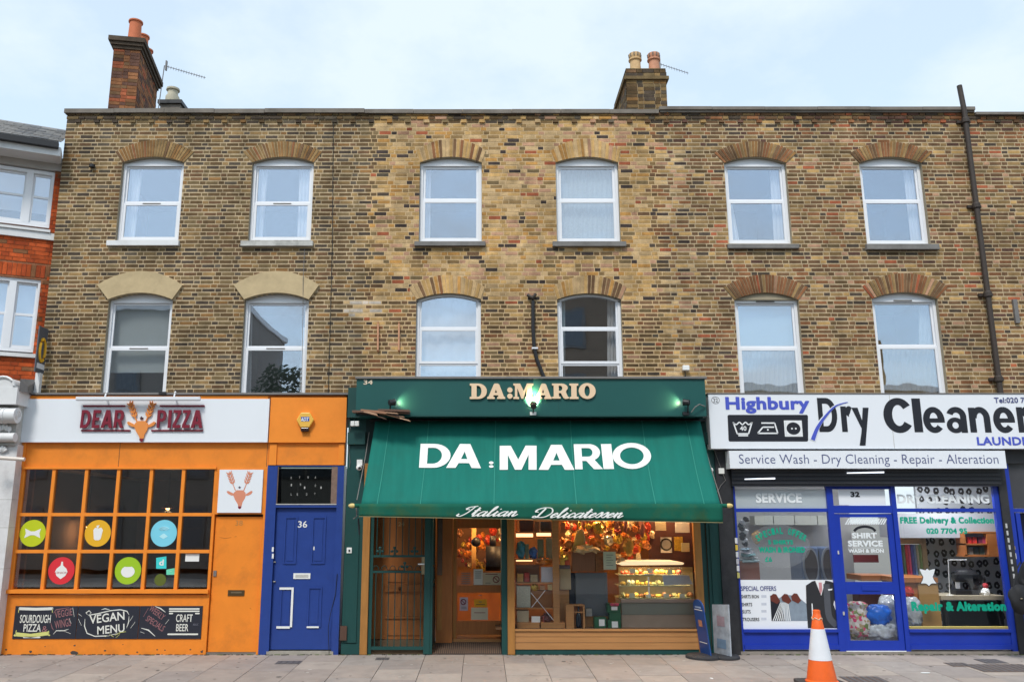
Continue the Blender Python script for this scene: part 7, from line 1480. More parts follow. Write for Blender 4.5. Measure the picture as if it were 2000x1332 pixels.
ribbon([(1587, 860), (1596, 835), (1612, 812), (1632, 792), (1656, 784)], .05, .006, yl_ - .003, SGW, fsn, 'swoosh_edge'); ribbon([(1587.5, 859), (1597, 835), (1613, 812), (1632, 793), (1656, 785)], .034, .004, yl_ - .006, SBL, fsn, 'swoosh')
# care symbols
rr = []
for (cx_, cy_, a0) in ((1575, 813, 0), (1575, 859, 270), (1425, 859, 180), (1424, 813, 90)):
    for k in range(5): a = R(a0 + [0, 1, 2, 3, 4][k] * 22.5); rr.append((cx_ + 3 * cos(a if a0 in (90, 0) else a), cy_ - 3 * sin(a)))
flatpx([(1421, 812), (1423, 810), (1576, 810), (1578, 812), (1578.5, 860), (1576.5, 862), (1425, 862), (1423, 860)], yl_, INK, fsn, 'symbol_panel'); ys2 = yl_ - .003
SWH = pm('symbol_white', (.78, .79, .8), .4, .01)
def line(a, b_, r, nm='symbol_line'): m2 = MB(); p, q_ = P(*a, ys2), P(*b_, ys2); dx, dz = q_[0] - p[0], q_[1] - p[1]; l_ = math.hypot(dx, dz); nx, nz = -dz / l_ * r, dx / l_ * r; m2.face([(p[0] - nx, ys2, p[1] - nz), (q_[0] - nx, ys2, q_[1] - nz), (q_[0] + nx, ys2, q_[1] + nz), (p[0] + nx, ys2, p[1] + nz)]); m2.build(nm, SWH, fsn)
LW = .0115
for a, b_ in (((1432, 824), (1440, 847)), ((1440, 847), (1462, 847)), ((1462, 847), (1469, 824)), ((1442, 850.5), (1461, 850.5)), ((1480, 846), (1519, 846)), ((1519, 846), (1513, 826)), ((1513, 826), (1487, 826)), ((1490, 834), (1512, 834)), ((1490, 834), (1480, 846))): line(a, b_, LW)
ribbon([(1432, 825), (1438, 829), (1444, 824.5), (1450, 829), (1456, 824.5), (1462, 829), (1469, 824.5)], .010, .010, ys2, SWH, fsn, 'wave'); txt('40', 1445, 832, 1458, 841, ys2, SWH, fsn, bold=.03)
glyph('.', 1498, 837.5, 1501.5, 841, ys2, SWH, fsn, 0, name='dot')
glyph([[(0, 0), (1, 0), (1, 1), (0, 1)], [(.08, .08), (.92, .08), (.92, .92), (.08, .92)]], 1532, 821, 1567, 852.5, ys2, SWH, fsn, 0, name='frame_line')
glyph([[(0.02, 0.02), (.98, 0.02), (.98, .98), (0.02, .98)], ell(.5, .5, .44, .44, 0, 2 * pi, 28)[:-1]], 1535, 823.5, 1564.5, 850, ys2 - .002, SWH, fsn, 0, name='tumble_square')
for a in (1545, 1552.5): glyph('.', a, 835, a + 3.6, 838.6, ys2 - .002, SWH, fsn, 0, name='dot')
# second sign
Yh = -.46; s2 = thing('shop_sign', (X(1695, 897, Yh), Yh, Z(914, Yh)), 'narrow white strip sign listing service wash, dry cleaning, repair and alteration', 'sign'); a, b_ = (X(1424, 880, Yh) + X(1426, 914, Yh)) / 2, (X(1962, 880, Yh) + X(1967, 914, Yh)) / 2
MB().box(a, b_, Yh, Yh + .3, Z(914.5, Yh), Z(880, Yh)).build('board', SGW, s2); txt('Service Wash - Dry Cleaning - Repair - Alteration', 1443.5, 887, 1950, 911, Yh - .003, pm('slate_blue_ink', (.10, .115, .23), .5), s2, bold=-.006)
# shutter box and lower frame head
MB().box(kM0 - .07, kR0 - .002, -.30, 0, Z(949, -.3), Z(905, -.3)).build('shutter_box', INK, cs_)
for k in range(4): MB().box(kM0 - .07, kR0 - .003, -.315, -.30, Z(945 - k * 8, -.3), Z(945 - k * 8, -.3) + .03).build('shutter_slat', pm('shutter_slat_%d' % k, (.035, .036, .042), .3, .1), cs_)
for a, b_, y_, lb in ((1455, 1514, 935, 'white tube lamp over the special offer window'), (1655, 1727, 923, 'white tube lamp over the dry cleaners door')):  # glowing bars imitate lamp reflections on the dark shutter, no lamps hang here
    t = thing('reflection_streak', (X((a + b_) / 2, y_, -.34), -.34, Z(y_, -.34)), lb, 'lamp'); m2 = MB(); m2.hexa([(X(a, y_, -.34), -.34, Z(y_ + 1.5, -.34)), (X(b_, y_, -.34), -.34, Z(y_ + .5, -.34)), (X(b_, y_, -.34), -.34, Z(y_ - 2.5, -.34)), (X(a, y_, -.34), -.34, Z(y_ - .5, -.34)), (X(a, y_, -.34), -.32, Z(y_ + 1.5, -.34)), (X(b_, y_, -.34), -.32, Z(y_ + .5, -.34)), (X(b_, y_, -.34), -.32, Z(y_ - 2.5, -.34)), (X(a, y_, -.34), -.32, Z(y_ - .5, -.34))]); m2.build('tube', emis('streak_white%d' % a, (.8, .85, .95), .8), t)
# blue frames
fr = MB()
def fb(x0, x1, z0, z1, nm='frame_bar', y0=SH, y1=SH + .06): MB().box(x0, x1, y0, y1, z0, z1).build(nm, BU, cs_)
ztop = Z(945, SH)
fb(kM0 - .03, kM0, 0.05, ztop); fb(kM1, dA0 - .001 if dA0 > kM1 + .02 else kM1 + .05, .05, ztop, y0=SH - .01); fb(dA1 + .001, rA0, .05, ztop, y0=SH - .01); fb(rA1, kR0 - .001, .05, ztop)
for x0_, x1_ in ((kM0, kM1), (rA0, rA1)): fb(x0_ + .001, x1_ - .001, z1000, z993); fb(x0_ + .001, x1_ - .001, Z(1234, SH), z1228, y0=SH - .03); fb(x0_ + .001, x1_ - .001, z1268, Z(1259, SH), y0=SH - .02)
for x0_, x1_ in ((kM0, kM1), (rA0, rA1)): MB().box(x0_ + .001, x1_ - .001, SH + .01, SH + .05, z1268, Z(1234, SH)).build('stall_riser', BU, cs_)
fb(dA0 + .001, dA1, Z(1002, SH), Z(987, SH), y0=SH - .005); fb(dA0 + .001, dA1, z955, ztop)
MB().box(kM0 - .1, kR0 + .03, SH - .015, .05, 0, .05).build('step', pm('grey_step', (.26, .23, .2), .85, .2, 10, bump=.3, dirt=.4), cs_)
FILM = glass('frosted_glass', .08, film=.5, filmcol=(.55, .62, .66)); CG = glass('cleaners_glass', .045)
CG2 = glass('cleaners_glass_tinted', .06, film=.05, filmcol=(.35, .38, .42))
for x0_, x1_, z0, z1, mt_ in ((kM0, kM1, z993, z955, FILM), (kM0, kM1, z1228, z1000, CG2), (rA0, rA1, z993, z955, CG), (rA0, rA1, z1228, z1000, CG), (dA0, dA1, Z(987, SH), z955, CG)): MB().box(x0_ + .001, x1_ - .001, SH + .03, SH + .035, z0, z1).build('pane', mt_, cs_)
# door
cd = MB(); Ydd = SH + .01; a0_, a1_ = dA0 + .006, dA1 - .006
dd_ = MB().box(a0_, a0_ + .085, Ydd, Ydd + .045, .06, Z(1003, SH)).build('door', BU, cs_)
for nm, x0_, x1_, z0, z1 in (('stile', a1_ - .085, a1_, .06, Z(1003, SH)), ('top_rail', a0_ + .086, a1_ - .086, Z(1010, SH), Z(1003, SH)), ('mid_rail', a0_ + .086, a1_ - .086, Z(1160, SH), Z(1136, SH)), ('bottom_rail', a0_ + .086, a1_ - .086, .06, Z(1251, SH))): MB().box(x0_, x1_, Ydd, Ydd + .044, z0, z1).build(nm, BU, dd_)
for z0, z1 in ((Z(1136, SH), Z(1010, SH)), (Z(1251, SH), Z(1160, SH))): MB().box(a0_ + .086, a1_ - .086, Ydd + .02, Ydd + .025, z0, z1).build('pane', CG, dd_)
m2 = MB(); PB(m2, 1684, 1143, 1719, 1153, Ydd - .012, Ydd); m2.build('letter_box', BU, dd_); 
for py_ in (1078, 1197): m2 = MB(); PB(m2, 1635 + (py_ - 1078) * .09, py_ - 3, 1639 + (py_ - 1078) * .09, py_ + 4, Ydd - .015, Ydd); m2.build('lock', M['offwhite'], dd_)
MB().box(a0_, a1_, SH - .018, SH - .0, .045, .058).build('sill_strip', SWH, dd_)
# vinyl lettering on the glass
yv = SH + .026
VW = pm('white_vinyl', (.75, .78, .8), .6, .03)
t = thing('window_lettering', (X(1520, 975, yv), yv, Z(983, yv)), 'white word service on the frosted pane over the special offer', 'lettering'); txt('SERVICE', 1476, 963, 1566, 982, yv, VW, t, bold=.045)
t = thing('window_lettering', (X(1842, 975, yv), yv, Z(983, yv)), 'white words dry cleaning on the pane over the black patterned wallpaper', 'lettering'); txt('DRY CLEANING', 1752, 965, 1932, 983, yv, VW, t, bold=.045)
t = thing('window_lettering', (X(1848, 1025, yv), yv, Z(1042, yv)), 'green lines free delivery and collection with a telephone number', 'lettering'); txt('FREE Delivery & Collection', 1758, 1009, 1941, 1026, yv, TEALG, t, bold=.06); txt('020 7704 95', 1809, 1031, 1889, 1042.5, yv, TEALG, t, bold=.06)
t = thing('window_lettering', (X(1872, 1185, yv), yv, Z(1198, yv)), 'large green words repair and alteration low on the glass', 'lettering'); txt('Repair & Alteration', 1780, 1174, 1965, 1198, yv, TEALG, t, bold=.07)
t = thing('window_lettering', (X(1525, 1060, yv), yv, Z(1098, yv)), 'green arched special offer wording on a smoky oval', 'lettering')
s_ = 'SPECIAL OFFER'; 
for k, ch in enumerate(s_):
    if ch == ' ': continue
    a = R(38 - 76 * (k + .5) / len(s_)); r = 80; cx_, cy_ = 1526 - r * sin(a) * 1.0, 1116 - r * cos(a); txt(ch, cx_ - 3.2, cy_ - 6.5, cx_ + 3.2, cy_ + 6.5, yv, TEALG, t, bold=.05, rot=a * .8)
txt('5 SHIRTS', 1500, 1054, 1549, 1063, yv, TEALG, t, bold=.06); txt('WASH & IRONED', 1482, 1067.5, 1572, 1079, yv, TEALG, t, bold=.07); txt('£6', 1494, 1087, 1508, 1097, yv, TEALG, t, bold=.04)
m2 = MB(); c = P(1522, 1066, yv + .002); m2.face([(c[0] + .50 * cos(2 * pi * k / 36), yv + .0015, c[1] + .34 * sin(2 * pi * k / 36)) for k in range(36)]); m2.build('oval_film', glass('oval_film', .02, film=.28, filmcol=(.30, .32, .34)), t)
t = thing('window_lettering', (X(1690, 1060, yv), yv, Z(1080, yv)), 'white shirt service wash and iron wording on the door glass', 'lettering'); txt('SHIRT', 1664, 1040, 1713, 1051, Ydd + .016, VW, t, bold=.05); txt('SERVICE', 1656, 1055, 1724, 1067, Ydd + .016, VW, t, bold=.05); txt('WASH & IRON', 1657, 1071.5, 1726, 1079, Ydd + .016, VW, t, bold=.045)
m2 = MB(); PB(m2, 1656, 1069, 1725, 1069.8, Ydd + .014, Ydd + .016); m2.build('rule', VW, t)
ribbon([(1668, 1037), (1675, 1031), (1689, 1028), (1703, 1031), (1710, 1037)], .02, .02, Ydd + .017, INK, t, 'collar_print')
for k in range(17):
    m2 = MB(); p = [P(1650 + k * 4.6, 1024, Ydd + .016), P(1653 + k * 4.6, 1024, Ydd + .016), P(1660 + k * 4.6, 1011.5, Ydd + .016), P(1657 + k * 4.6, 1011.5, Ydd + .016)]; m2.face([(a, Ydd + .016, b_) for a, b_ in p]); m2.build('hatch', VW, t)
m2 = MB(); pts = []; x_, z_ = P(1812.5, 1126, yv)
hp = [(0, .13), (.03, .10), (.08, .115), (.125, .12), (.10, .05), (.075, 0), (.09, -.05), (.125, -.10), (.06, -.10), (.03, -.11), (0, -.14)]; hp = hp + [(-a, b_) for a, b_ in reversed(hp[1:-1])]
t = thing('hide_symbol', (x_, yv, z_ - .14), 'white leather hide symbol stuck on the glass above the counter', 'sticker'); m2 = MB(); m2.face([(x_ + a, yv, z_ + b_) for a, b_ in hp][::-1]); m2.build('symbol', VW, t); m2 = MB(); m2.face([(x_ + a * 1.13, yv + .002, z_ + b_ * 1.1) for a, b_ in hp][::-1]); m2.build('outline', INK, t)
# white poster with the shirts and the suit
po = thing('offer_poster', (X(1545, 1180, yv), yv, Z(1228, yv)), 'white special offers poster with hanging shirts and a black suit print', 'poster'); yp_ = yv - .0
MB().box(kM0 + .002, kM1 - .002, yp_, yp_ + .003, z1228 + .002, Z(1132, yp_)).build('sheet', SGW, po); yq_ = yp_ - .002
txt('SPECIAL OFFERS', 1447, 1144, 1516, 1153.5, yq_, pm('poster_navy', (.06, .07, .22), .5), po, bold=.02)
for s_, a, b_, y_ in (('SHIRTS IRON', 1448, 1482, 1164.5), ('SHIRTS', 1449, 1469, 1180), ('SUITS', 1450, 1466, 1194), ('TROUSERS', 1450, 1483, 1209)): txt(s_, a, y_ - 3.4, b_, y_ + 3.4, yq_, INK, po, bold=.015)
for y_ in (1164, 1179, 1193, 1208): m2 = MB(); PB(m2, 1487, y_ - 2.5, 1497, y_ + 2.5, yq_, yq_ + .001); m2.build('faded_price', pm('faded_blue%d' % y_, (.55, .58, .66), .6), po)
flatpx([(1504, 1163), (1520, 1168), (1535, 1161), (1556, 1163), (1577, 1180), (1577, 1212), (1507, 1212)], yq_, pm('denim_print', (.22, .27, .33), .7, .2, 12), po, 'shirt_print'); flatpx([(1504, 1163), (1512, 1160), (1522, 1170), (1534, 1212), (1507, 1212)], yq_ - .001, INK, po, 'shirt_print')
for k in range(9): flatpx([(1509 + k * 4.2, 1211.5), (1511 + k * 4.2, 1211.5), (1525 + k * 1.8, 1176), (1524 + k * 1.8, 1176)], yq_ - .002 - k * .0001, SWH, po, 'stripe')
HW = pm('hanger_wood', (.13, .03, .02), .5)
for a, b_ in ((1512, 1167), (1534, 1167), (1553, 1166)): flatpx([(a - 8, b_ - 2), (a - 2, b_ - 8), (a + 4, b_ - 7), (a + 12, b_ + 6), (a + 6, b_ + 12), (a - 6, b_ + 6)], yq_ - .004, HW, po, 'hanger_print')
SU = pm('suit_charcoal', (.022, .022, .026), .6, .1); SU2 = pm('suit_grey', (.075, .08, .095), .6, .1)
flatpx([(1574, 1143), (1586, 1135), (1594, 1133), (1612, 1133), (1622, 1135), (1634, 1140), (1642, 1226), (1578, 1226), (1575, 1180)], yq_ - .001, SU, po, 'suit_print'); flatpx([(1592, 1133), (1612, 1133), (1604, 1163)], yq_ - .002, SWH, po, 'shirt_print'); flatpx([(1599, 1137), (1605, 1137), (1606, 1152), (1603, 1161), (1600, 1152)], yq_ - .003, pm('pink_tie', (.55, .25, .27), .6), po, 'tie_print')
ribbon([(1614, 1140), (1616, 1175), (1620, 1205), (1634, 1221)], .05, .05, yq_ - .002, SU2, po, 'lapel_print'); flatpx([(1585, 1178), (1587, 1178), (1590, 1222), (1587, 1222)], yq_ - .002, SWH, po, 'gap_print'); flatpx([(1629, 1172), (1634, 1180), (1637, 1196), (1633, 1194), (1628, 1180)], yq_ - .004, SWH, po, 'gap_print'); flatpx([(1617, 1150), (1626, 1149), (1625, 1152), (1618, 1153)], yq_ - .005, SWH, po, 'pocket_square')
# ---- inside
GW = pm('grey_wall_white', (.42, .42, .42), .8, .05); m2 = MB(); Yb2 = 2.2
m2.face([(kM0 - .2, Yb2, 0), (rA0 + .25, Yb2, 0), (rA0 + .25, Yb2, 3.1), (kM0 - .2, Yb2, 3.1)]); m2.face([(kM0 - .2, SH + .07, 0), (kM0 - .2, Yb2, 0), (kM0 - .2, Yb2, 3.1), (kM0 - .2, SH + .07, 3.1)]); m2.face([(kM0 - .2, SH + .07, 3.0), (kM0 - .2, Yb2, 3.0), (XE, Yb2, 3.0), (XE, SH + .07, 3.0)]); m2.face([(XE, .16, 0), (XE, .16, 3.0), (XE, Yb2, 3.0), (XE, Yb2, 0)]); m2.build('room', GW, cs_)
m2 = MB(); m2.face([(kM0 - .2, SH + .07, .06), (XE, SH + .07, .06), (XE, Yb2, .06), (kM0 - .2, Yb2, .06)]); m2.build('room_floor', pm('grey_lino', (.16, .15, .14), .6), cs_)
# patterned wallpaper: printed motif
wm, wt_, wb_ = nodes('black_rose_wallpaper'); n_ = wt_.nodes.new; l_ = wt_.links.new; tcw = n_('ShaderNodeTexCoord'); mpw = n_('ShaderNodeMapping'); l_(tcw.outputs['Object'], mpw.inputs[0]); mpw.inputs['Scale'].default_value = (6.6, 1, 5.4)
def vecmath(op, a, b_=None):
    v = n_('ShaderNodeVectorMath'); v.operation = op; l_(a, v.inputs[0])
    if b_ is not None:
        if isinstance(b_, tuple): v.inputs[1].default_value = b_
        else: l_(b_, v.inputs[1])
    return v.outputs[0]
vor = n_('ShaderNodeTexVoronoi'); vor.voronoi_dimensions = '2D'; vor.inputs['Randomness'].default_value = .35; vor.inputs['Scale'].default_value = 1; spw = n_('ShaderNodeSeparateXYZ'); cbw = n_('ShaderNodeCombineXYZ'); l_(mpw.outputs[0], spw.inputs[0]); l_(spw.outputs[0], cbw.inputs[0]); l_(spw.outputs[2], cbw.inputs[1]); nzw = n_('ShaderNodeTexNoise'); nzw.inputs['Scale'].default_value = 3.5; l_(cbw.outputs[0], nzw.inputs['Vector']); mxw = n_('ShaderNodeMix'); mxw.data_type = 'RGBA'; mxw.blend_type = 'ADD'; mxw.inputs['Factor'].default_value = .28; l_(cbw.outputs[0], mxw.inputs['A']); l_(nzw.outputs['Color'], mxw.inputs['B']); l_(mxw.outputs['Result'], vor.inputs['Vector'])
r1 = n_('ShaderNodeValToRGB'); r1.color_ramp.interpolation = 'CONSTANT'; e = r1.color_ramp.elements; e[0].color = (.5, .52, .54, 1); e[1].position = .10; e[1].color = (.012, .012, .015, 1); e2 = r1.color_ramp.elements.new(.34); e2.color = (.5, .52, .54, 1); l_(vor.outputs['Distance'], r1.inputs[0]); l_(r1.outputs[0], wb_.inputs['Base Color'])
m2 = MB(); Yw2 = 1.6; m2.box(X(1790, 980, Yw2), XE - .01, Yw2, Yw2 + .06, .06, 3.0); m2.build('wallpaper_wall', wm, cs_)
m2 = MB(); m2.box(X(1752, 1020, .9), XE - .01, .9, Yw2 - .01, Z(1050, .9), Z(1002, .9)); m2.build('bulkhead', pm('grey_bulkhead', (.38, .39, .41), .7, .03), cs_)
# thread rack
tr = thing('thread_rack', (X(1785, 1130, 1.2), 1.2, Z(1130, 1.2)), 'pale wooden rack of coloured threads on the patterned wall', 'rack'); Y_ = 1.2
TW2 = pm('pale_wood', (.45, .36, .2), .6, .1)
for a, b_, c, d in ((1757, 1050, 1803, 1062), (1803, 1050, 1812, 1130), (1757, 1124, 1812, 1132)): m2 = MB(); PB(m2, a, b_, c, d, Y_, Y_ + .05); m2.build('frame', TW2, tr)
for k, c in enumerate(((.1, .1, .1), (.1, .2, .12), (.6, .06, .08), (.65, .1, .2), (.1, .12, .35), (.2, .3, .5), (.45, .45, .3), (.25, .4, .15))): a = 1760 + k * 5.4; m2 = MB(); PB(m2, a + .0, 1063, a + 3.4, 1123, Y_ + .01, Y_ + .06); m2.build('thread_row', pm('thread_%d' % k, c, .7, .2, 40), tr)
# wall shelf with red and dark stock
ws = thing('wall_shelf', (X(1915, 1085, .8), .8, Z(1085, .8)), 'orange brown wall cabinet with red and dark boxes', 'shelf'); ORW = pm('orange_wood', (.42, .14, .035), .5, .1, 4); Y_ = .8
for a, b_, c, d in ((1883, 1083, 1930, 1087), (1883, 1061, 1930, 1064), (1929, 1040, 1950, 1087), (1883, 1040, 1887, 1085), (1883, 1038, 1950, 1041)): m2 = MB(); PB(m2, a, b_, c, d, Y_, Y_ + .25); m2.build('board', ORW, ws)
m2 = MB(); PB(m2, 1884, 1040, 1930, 1086, Y_ + .26, Y_ + .28); m2.build('back_board', DOORW, ws)
for k, (a, c) in enumerate(((1890, (.5, .02, .02)), (1900, (.55, .03, .02)), (1911, (.15, .02, .06)), (1919, (.4, .05, .12)))): IB('stock_box', pm('stock%d' % k, c, .5, .2), a, 1048, a + 8, 1061, Y_ + .05, .1, ('bright red box', 'red box next to the plum one', 'plum red box', 'pinkish red box')[k] + ' on the upper cabinet shelf', 'box')
for k, (a, c) in enumerate(((1892, (.2, .2, .17)), (1903, (.02, .05, .05)), (1914, (.03, .07, .06)))): IB('stock_box', pm('stockb%d' % k, c, .5, .2), a, 1068, a + 9, 1083, Y_ + .05, .1, ('grey bundle', 'dark green box', 'black green box by the cabinet door')[k] + ' on the lower cabinet shelf', 'box')
# counter, table, sewing machine
ct = thing('wooden_counter', (X(1820, 1223, .3), .3, .06), 'light brown wooden counter end with a worktop, in the repair window', 'counter'); TANW = pm('tan_wood', (.42, .24, .08), .5, .1, 4)
m2 = MB(); PB(m2, 1797, 1138, 1836, 1226, .3, 1.2); m2.build('side_panel', TANW, ct); m2 = MB(); PB(m2, 1766, 1134, 1797, 1180, .34, 1.1); m2.build('front_panel', ORW, ct); m2 = MB(); PB(m2, 1757, 1128, 1832, 1137, .26, 1.2); m2.build('worktop', DOORW, ct)
tb_ = thing('sewing_table', (X(1900, 1170, .6), .6, .06), 'pale topped sewing table under the black machine', 'table'); m2 = MB(); PB(m2, 1838, 1163, 1966, 1171, .5, 1.15); m2.build('table_top', pm('table_pale', (.42, .36, .26), .5, .1), tb_)
for a in (1850, 1955): m2 = MB(); PB(m2, a, 1172, a + 5, 1262, .55, .6); m2.build('leg', M['black'], tb_)
m2 = MB(); PB(m2, 1842, 1173, 1962, 1262, 1.0, 1.02); m2.build('modesty_panel', pm('dark_panel', (.03, .04, .04), .4), tb_)
sm_ = thing('sewing_machine', (X(1885, 1163, .7), .7, Z(1163, .7)), 'black sewing machine with its cover bag on the pale table', 'machine'); Y_ = .65
m2 = MB(); PB(m2, 1868, 1152, 1913, 1163, Y_, Y_ + .2); m2.build('bed', M['black'], sm_, bevel=.01); m2 = MB(); PB(m2, 1900, 1128, 1914, 1152, Y_ + .02, Y_ + .15); m2.build('pillar', M['black'], sm_, bevel=.015); m2 = MB(); PB(m2, 1866, 1120, 1914, 1136, Y_ + .02, Y_ + .15); m2.build('arm', M['black'], sm_, bevel=.02); m2 = MB(); PB(m2, 1869, 1136, 1875, 1149, Y_ + .05, Y_ + .1); m2.build('needle_bar', M['white'], sm_)
x_, z_ = P(1916, 1130, Y_ + .1); MB().tube([(x_, Y_ + .1, z_), (x_ + .04, Y_ + .1, z_)], .07, 14).build('hand_wheel', M['black'], sm_); m2 = MB(); c = P(1890, 1122, Y_ + .2); m2.blob((c[0], Y_ + .25, c[1]), .2, .1, .1, 3, .2); m2.build('cover_bag', SU, sm_, smooth=True)
bagblob(1918, 1148, 1932, 1166, .62, WS, 'small white bag on the sewing table', 8, 'white_bag'); bagblob(1920, 1138, 1929, 1149, .66, pm('red_spool', (.5, .04, .05), .5), 'red thread spool above the white bag', 9, 'thread_spool', 'spool')
for a, lb in ((1855, 'thin white lamp stand beside the sewing machine'),):
    t = thing('lamp_stand', (X(a, 1163, .6), .6, Z(1163, .6)), lb, 'lamp'); MB().tube([(X(1855, 1163, .6), .6, Z(1163, .6)), (X(1852, 1093, .6), .6, Z(1093, .6)), (X(1888, 1093, .6), .6, Z(1093, .6))], .008, 5).build('pole', WS, t); m2 = MB(); m2.lathe([(.06, 0), (.06, .015)], (X(1855, 1163, .6), .6, Z(1163, .6)), 12); m2.build('foot', WS, t)
IB('window_ledge_strip', pm('yellow_strip', (.62, .48, .12), .6, .1), 1777, 1223, 1972, 1228, SH + .05, .05, 'long yellow strip along the foot of the repair window', 'strip')
PLS = pm('clear_plastic', (.42, .46, .5), .15, .4, 16, metal=.1)
FLB = pm('floral_bag', (.45, .35, .3), .5, .9, 14); 
fm_, ft_, fb_ = nodes('floral_print'); vv = ft_.nodes.new('ShaderNodeTexVoronoi'); vv.inputs['Scale'].default_value = 22; tcf = ft_.nodes.new('ShaderNodeTexCoord'); ft_.links.new(tcf.outputs['Object'], vv.inputs['Vector']); rf_ = ft_.nodes.new('ShaderNodeValToRGB'); rf_.color_ramp.interpolation = 'CONSTANT'; cc = rf_.color_ramp.elements; cc[0].color = (.5, .46, .42, 1); cc[1].position = .72; cc[1].color = (.55, .05, .14, 1)
for p_, c_ in ((.3, (.35, .26, .14, 1)), (.5, (.62, .58, .55, 1)), (.86, (.14, .2, .06, 1))): e_ = cc.new(p_); e_.color = c_
sp_ = ft_.nodes.new('ShaderNodeSeparateColor'); ft_.links.new(vv.outputs['Color'], sp_.inputs[0]); ft_.links.new(sp_.outputs[0], rf_.inputs[0]); ft_.links.new(rf_.outputs[0], fb_.inputs['Base Color'])
def bag3(px0, py0, px1, py1, Y, mat, lb, seed, amp=.2):
    amp *= 1.5
    a, b_ = P(px0, py1, Y), P(px1, py0, Y); m2 = MB(); q = random.Random(seed); nu, nv = 26, 18; c = ((a[0] + b_[0]) / 2, Y, (a[1] + b_[1]) / 2); rx, rz = (b_[0] - a[0]) / 2, (b_[1] - a[1]) / 2
    for j in range(nv + 1):
        t_ = pi * j / nv
        for i in range(nu): a_ = 2 * pi * i / nu; k = 1 + q.uniform(-amp, amp) * sin(t_) * .5; sx = sin(t_) ** .6; m2.V.append((c[0] + rx * k * sx * cos(a_), c[1] + rx * .7 * k * sx * sin(a_), c[2] + rz * k * (abs(cos(t_)) ** .8) * (1 if cos(t_) > 0 else -1)))
    for j in range(nv):
        for i in range(nu): i2 = (i + 1) % nu; m2.F.append((j * nu + i, (j + 1) * nu + i, (j + 1) * nu + i2, j * nu + i2)); m2.M.append(0)
    tag(m2.build('laundry_bag', mat, smooth=True), lb, 'bag')
bag3(1652, 1174, 1698, 1248, .12, fm_, 'flower patterned laundry bag behind the lower door glass', 2); bag3(1692, 1180, 1737, 1222, .06, pm('blue_plastic', (.01, .12, .55), .3, .3, 20), 'bright blue plastic laundry bag resting on the clear one', 3, .2); bag3(1690, 1212, 1745, 1250, .1, PLS, 'grey plastic laundry bag lying under the blue bag', 4, .25); bag3(1722, 1162, 1762, 1250, .3, PLS, 'tall clear plastic bag of laundry beside the door stile', 5, .25); bag3(1768, 1165, 1795, 1226, .25, PLS, 'clear plastic laundry bag leaning on the wooden counter', 6, .25)
bagblob(1766, 1145, 1783, 1166, .3, pm('red_cloth', (.5, .03, .02), .7), 'crumpled red cloth at the end of the wooden counter', 21, 'red_cloth', 'cloth')
IB('desk', ORW, 1682, 1123, 1745, 1134, .9, .6, 'orange wooden desk top seen through the door', 'desk'); IB('cabinet', pm('maroon_cabinet', (.16, .045, .035), .5, .1), 1680, 1160, 1722, 1190, 1.0, .3, 'dark red cabinet front behind the laundry bags', 'cabinet'); IB('wall_sign', pm('maroon_sign', (.14, .02, .03), .5, .1), 1668, 1083, 1716, 1098, 1.5, .04, 'dark red board on the wall behind the door', 'board')
IB('counter_block', pm('brick_red_block', (.26, .085, .05), .6, .08), 1443, 1098, 1484, 1134, .5, .5, 'plain brick red counter block behind the special offer glass', 'counter')
for k, c in enumerate(((.35, .5, .52), (.6, .62, .62), (.15, .35, .38), (.55, .55, .6), (.3, .42, .5))):
    y_ = 1096 - k * 5.4; bagblob(1444 + k, y_ - 4.6, 1482 - k * 3, y_ + 1.4, .6, pm('linen_%d' % k, c, .8, .1), ('teal sheet at the bottom', 'white sheet second', 'dark teal towel in the middle', 'pale towel fourth', 'blue towel on top') [k] + ' of the folded pile on the red block', 40 + k, 'folded_linen', 'linen')
for k, (a, b_) in enumerate(((1474, 1510), (1511.5, 1551), (1552.5, 1596), (1597.5, 1630))): IB('wall_cabinet', pm('cab_%d' % k, (.40, .41, .36), .6, .05), a, 1007, b_, 1025, 1.7, .3, ('grey green wall cabinet nearest the vase', 'second grey green wall cabinet', 'third grey green wall cabinet', 'grey green wall cabinet nearest the door')[k], 'cabinet')
vs_ = thing('flower_vase', (X(1450, 1070, .3), .3, Z(1098, .3)), 'black and white floral bunch at the edge of the special offer window', 'vase')
for k in range(9): qq = random.Random(k + 70); c = P(1446 + qq.random() * 12, 1014 + k * 6, .3); MB().blob((c[0], .3, c[1]), .05, .04, .045, k, .3).build('bloom', [INK, SWH, pm('dkgreen_leaf', (.04, .06, .05), .6) if k == 2 else INK][k % 3 if k % 3 < 2 or k == 2 else 0], vs_, smooth=True)
c = P(1480, 1045, .6); bagblob(1470, 1036, 1486, 1062, .7, pm('mustard_bag', (.5, .26, .04), .6), 'mustard coloured bag behind the smoky oval', 44, 'mustard_bag')
for k, (a, b_) in enumerate(((1568, 1600), (1604, 1636))):
    t = thing('washing_machine', (X((a + b_) / 2, 1132, .9), .9, .06), ('tumble dryer with a tall dark oval opening, further from the door', 'tumble dryer with a tall dark oval opening, next to the door frame')[k], 'machine'); m2 = MB(); PB(m2, a - 1, 1068, b_ + 1, 1150, .9, 1.5); m2.build('casing', pm('dryer_blue%d' % k, (.10, .15, .26), .35, .1), t, bevel=.03)
    m2 = MB(); c = P((a + b_) / 2, 1104, .88); m2.prism([(c[0] + .135 * cos(2 * pi * i / 28), c[1] + .31 * sin(2 * pi * i / 28)) for i in range(28)], .87, .899); m2.build('door_ring', pm('ring_grey%d' % k, (.25, .27, .3), .3), t); m2 = MB(); m2.prism([(c[0] + .11 * cos(2 * pi * i / 28), c[1] + .27 * sin(2 * pi * i / 28)) for i in range(28)], .865, .869); m2.build('opening', pm('opening_dark%d' % k, (.025, .012, .012), .3), t)
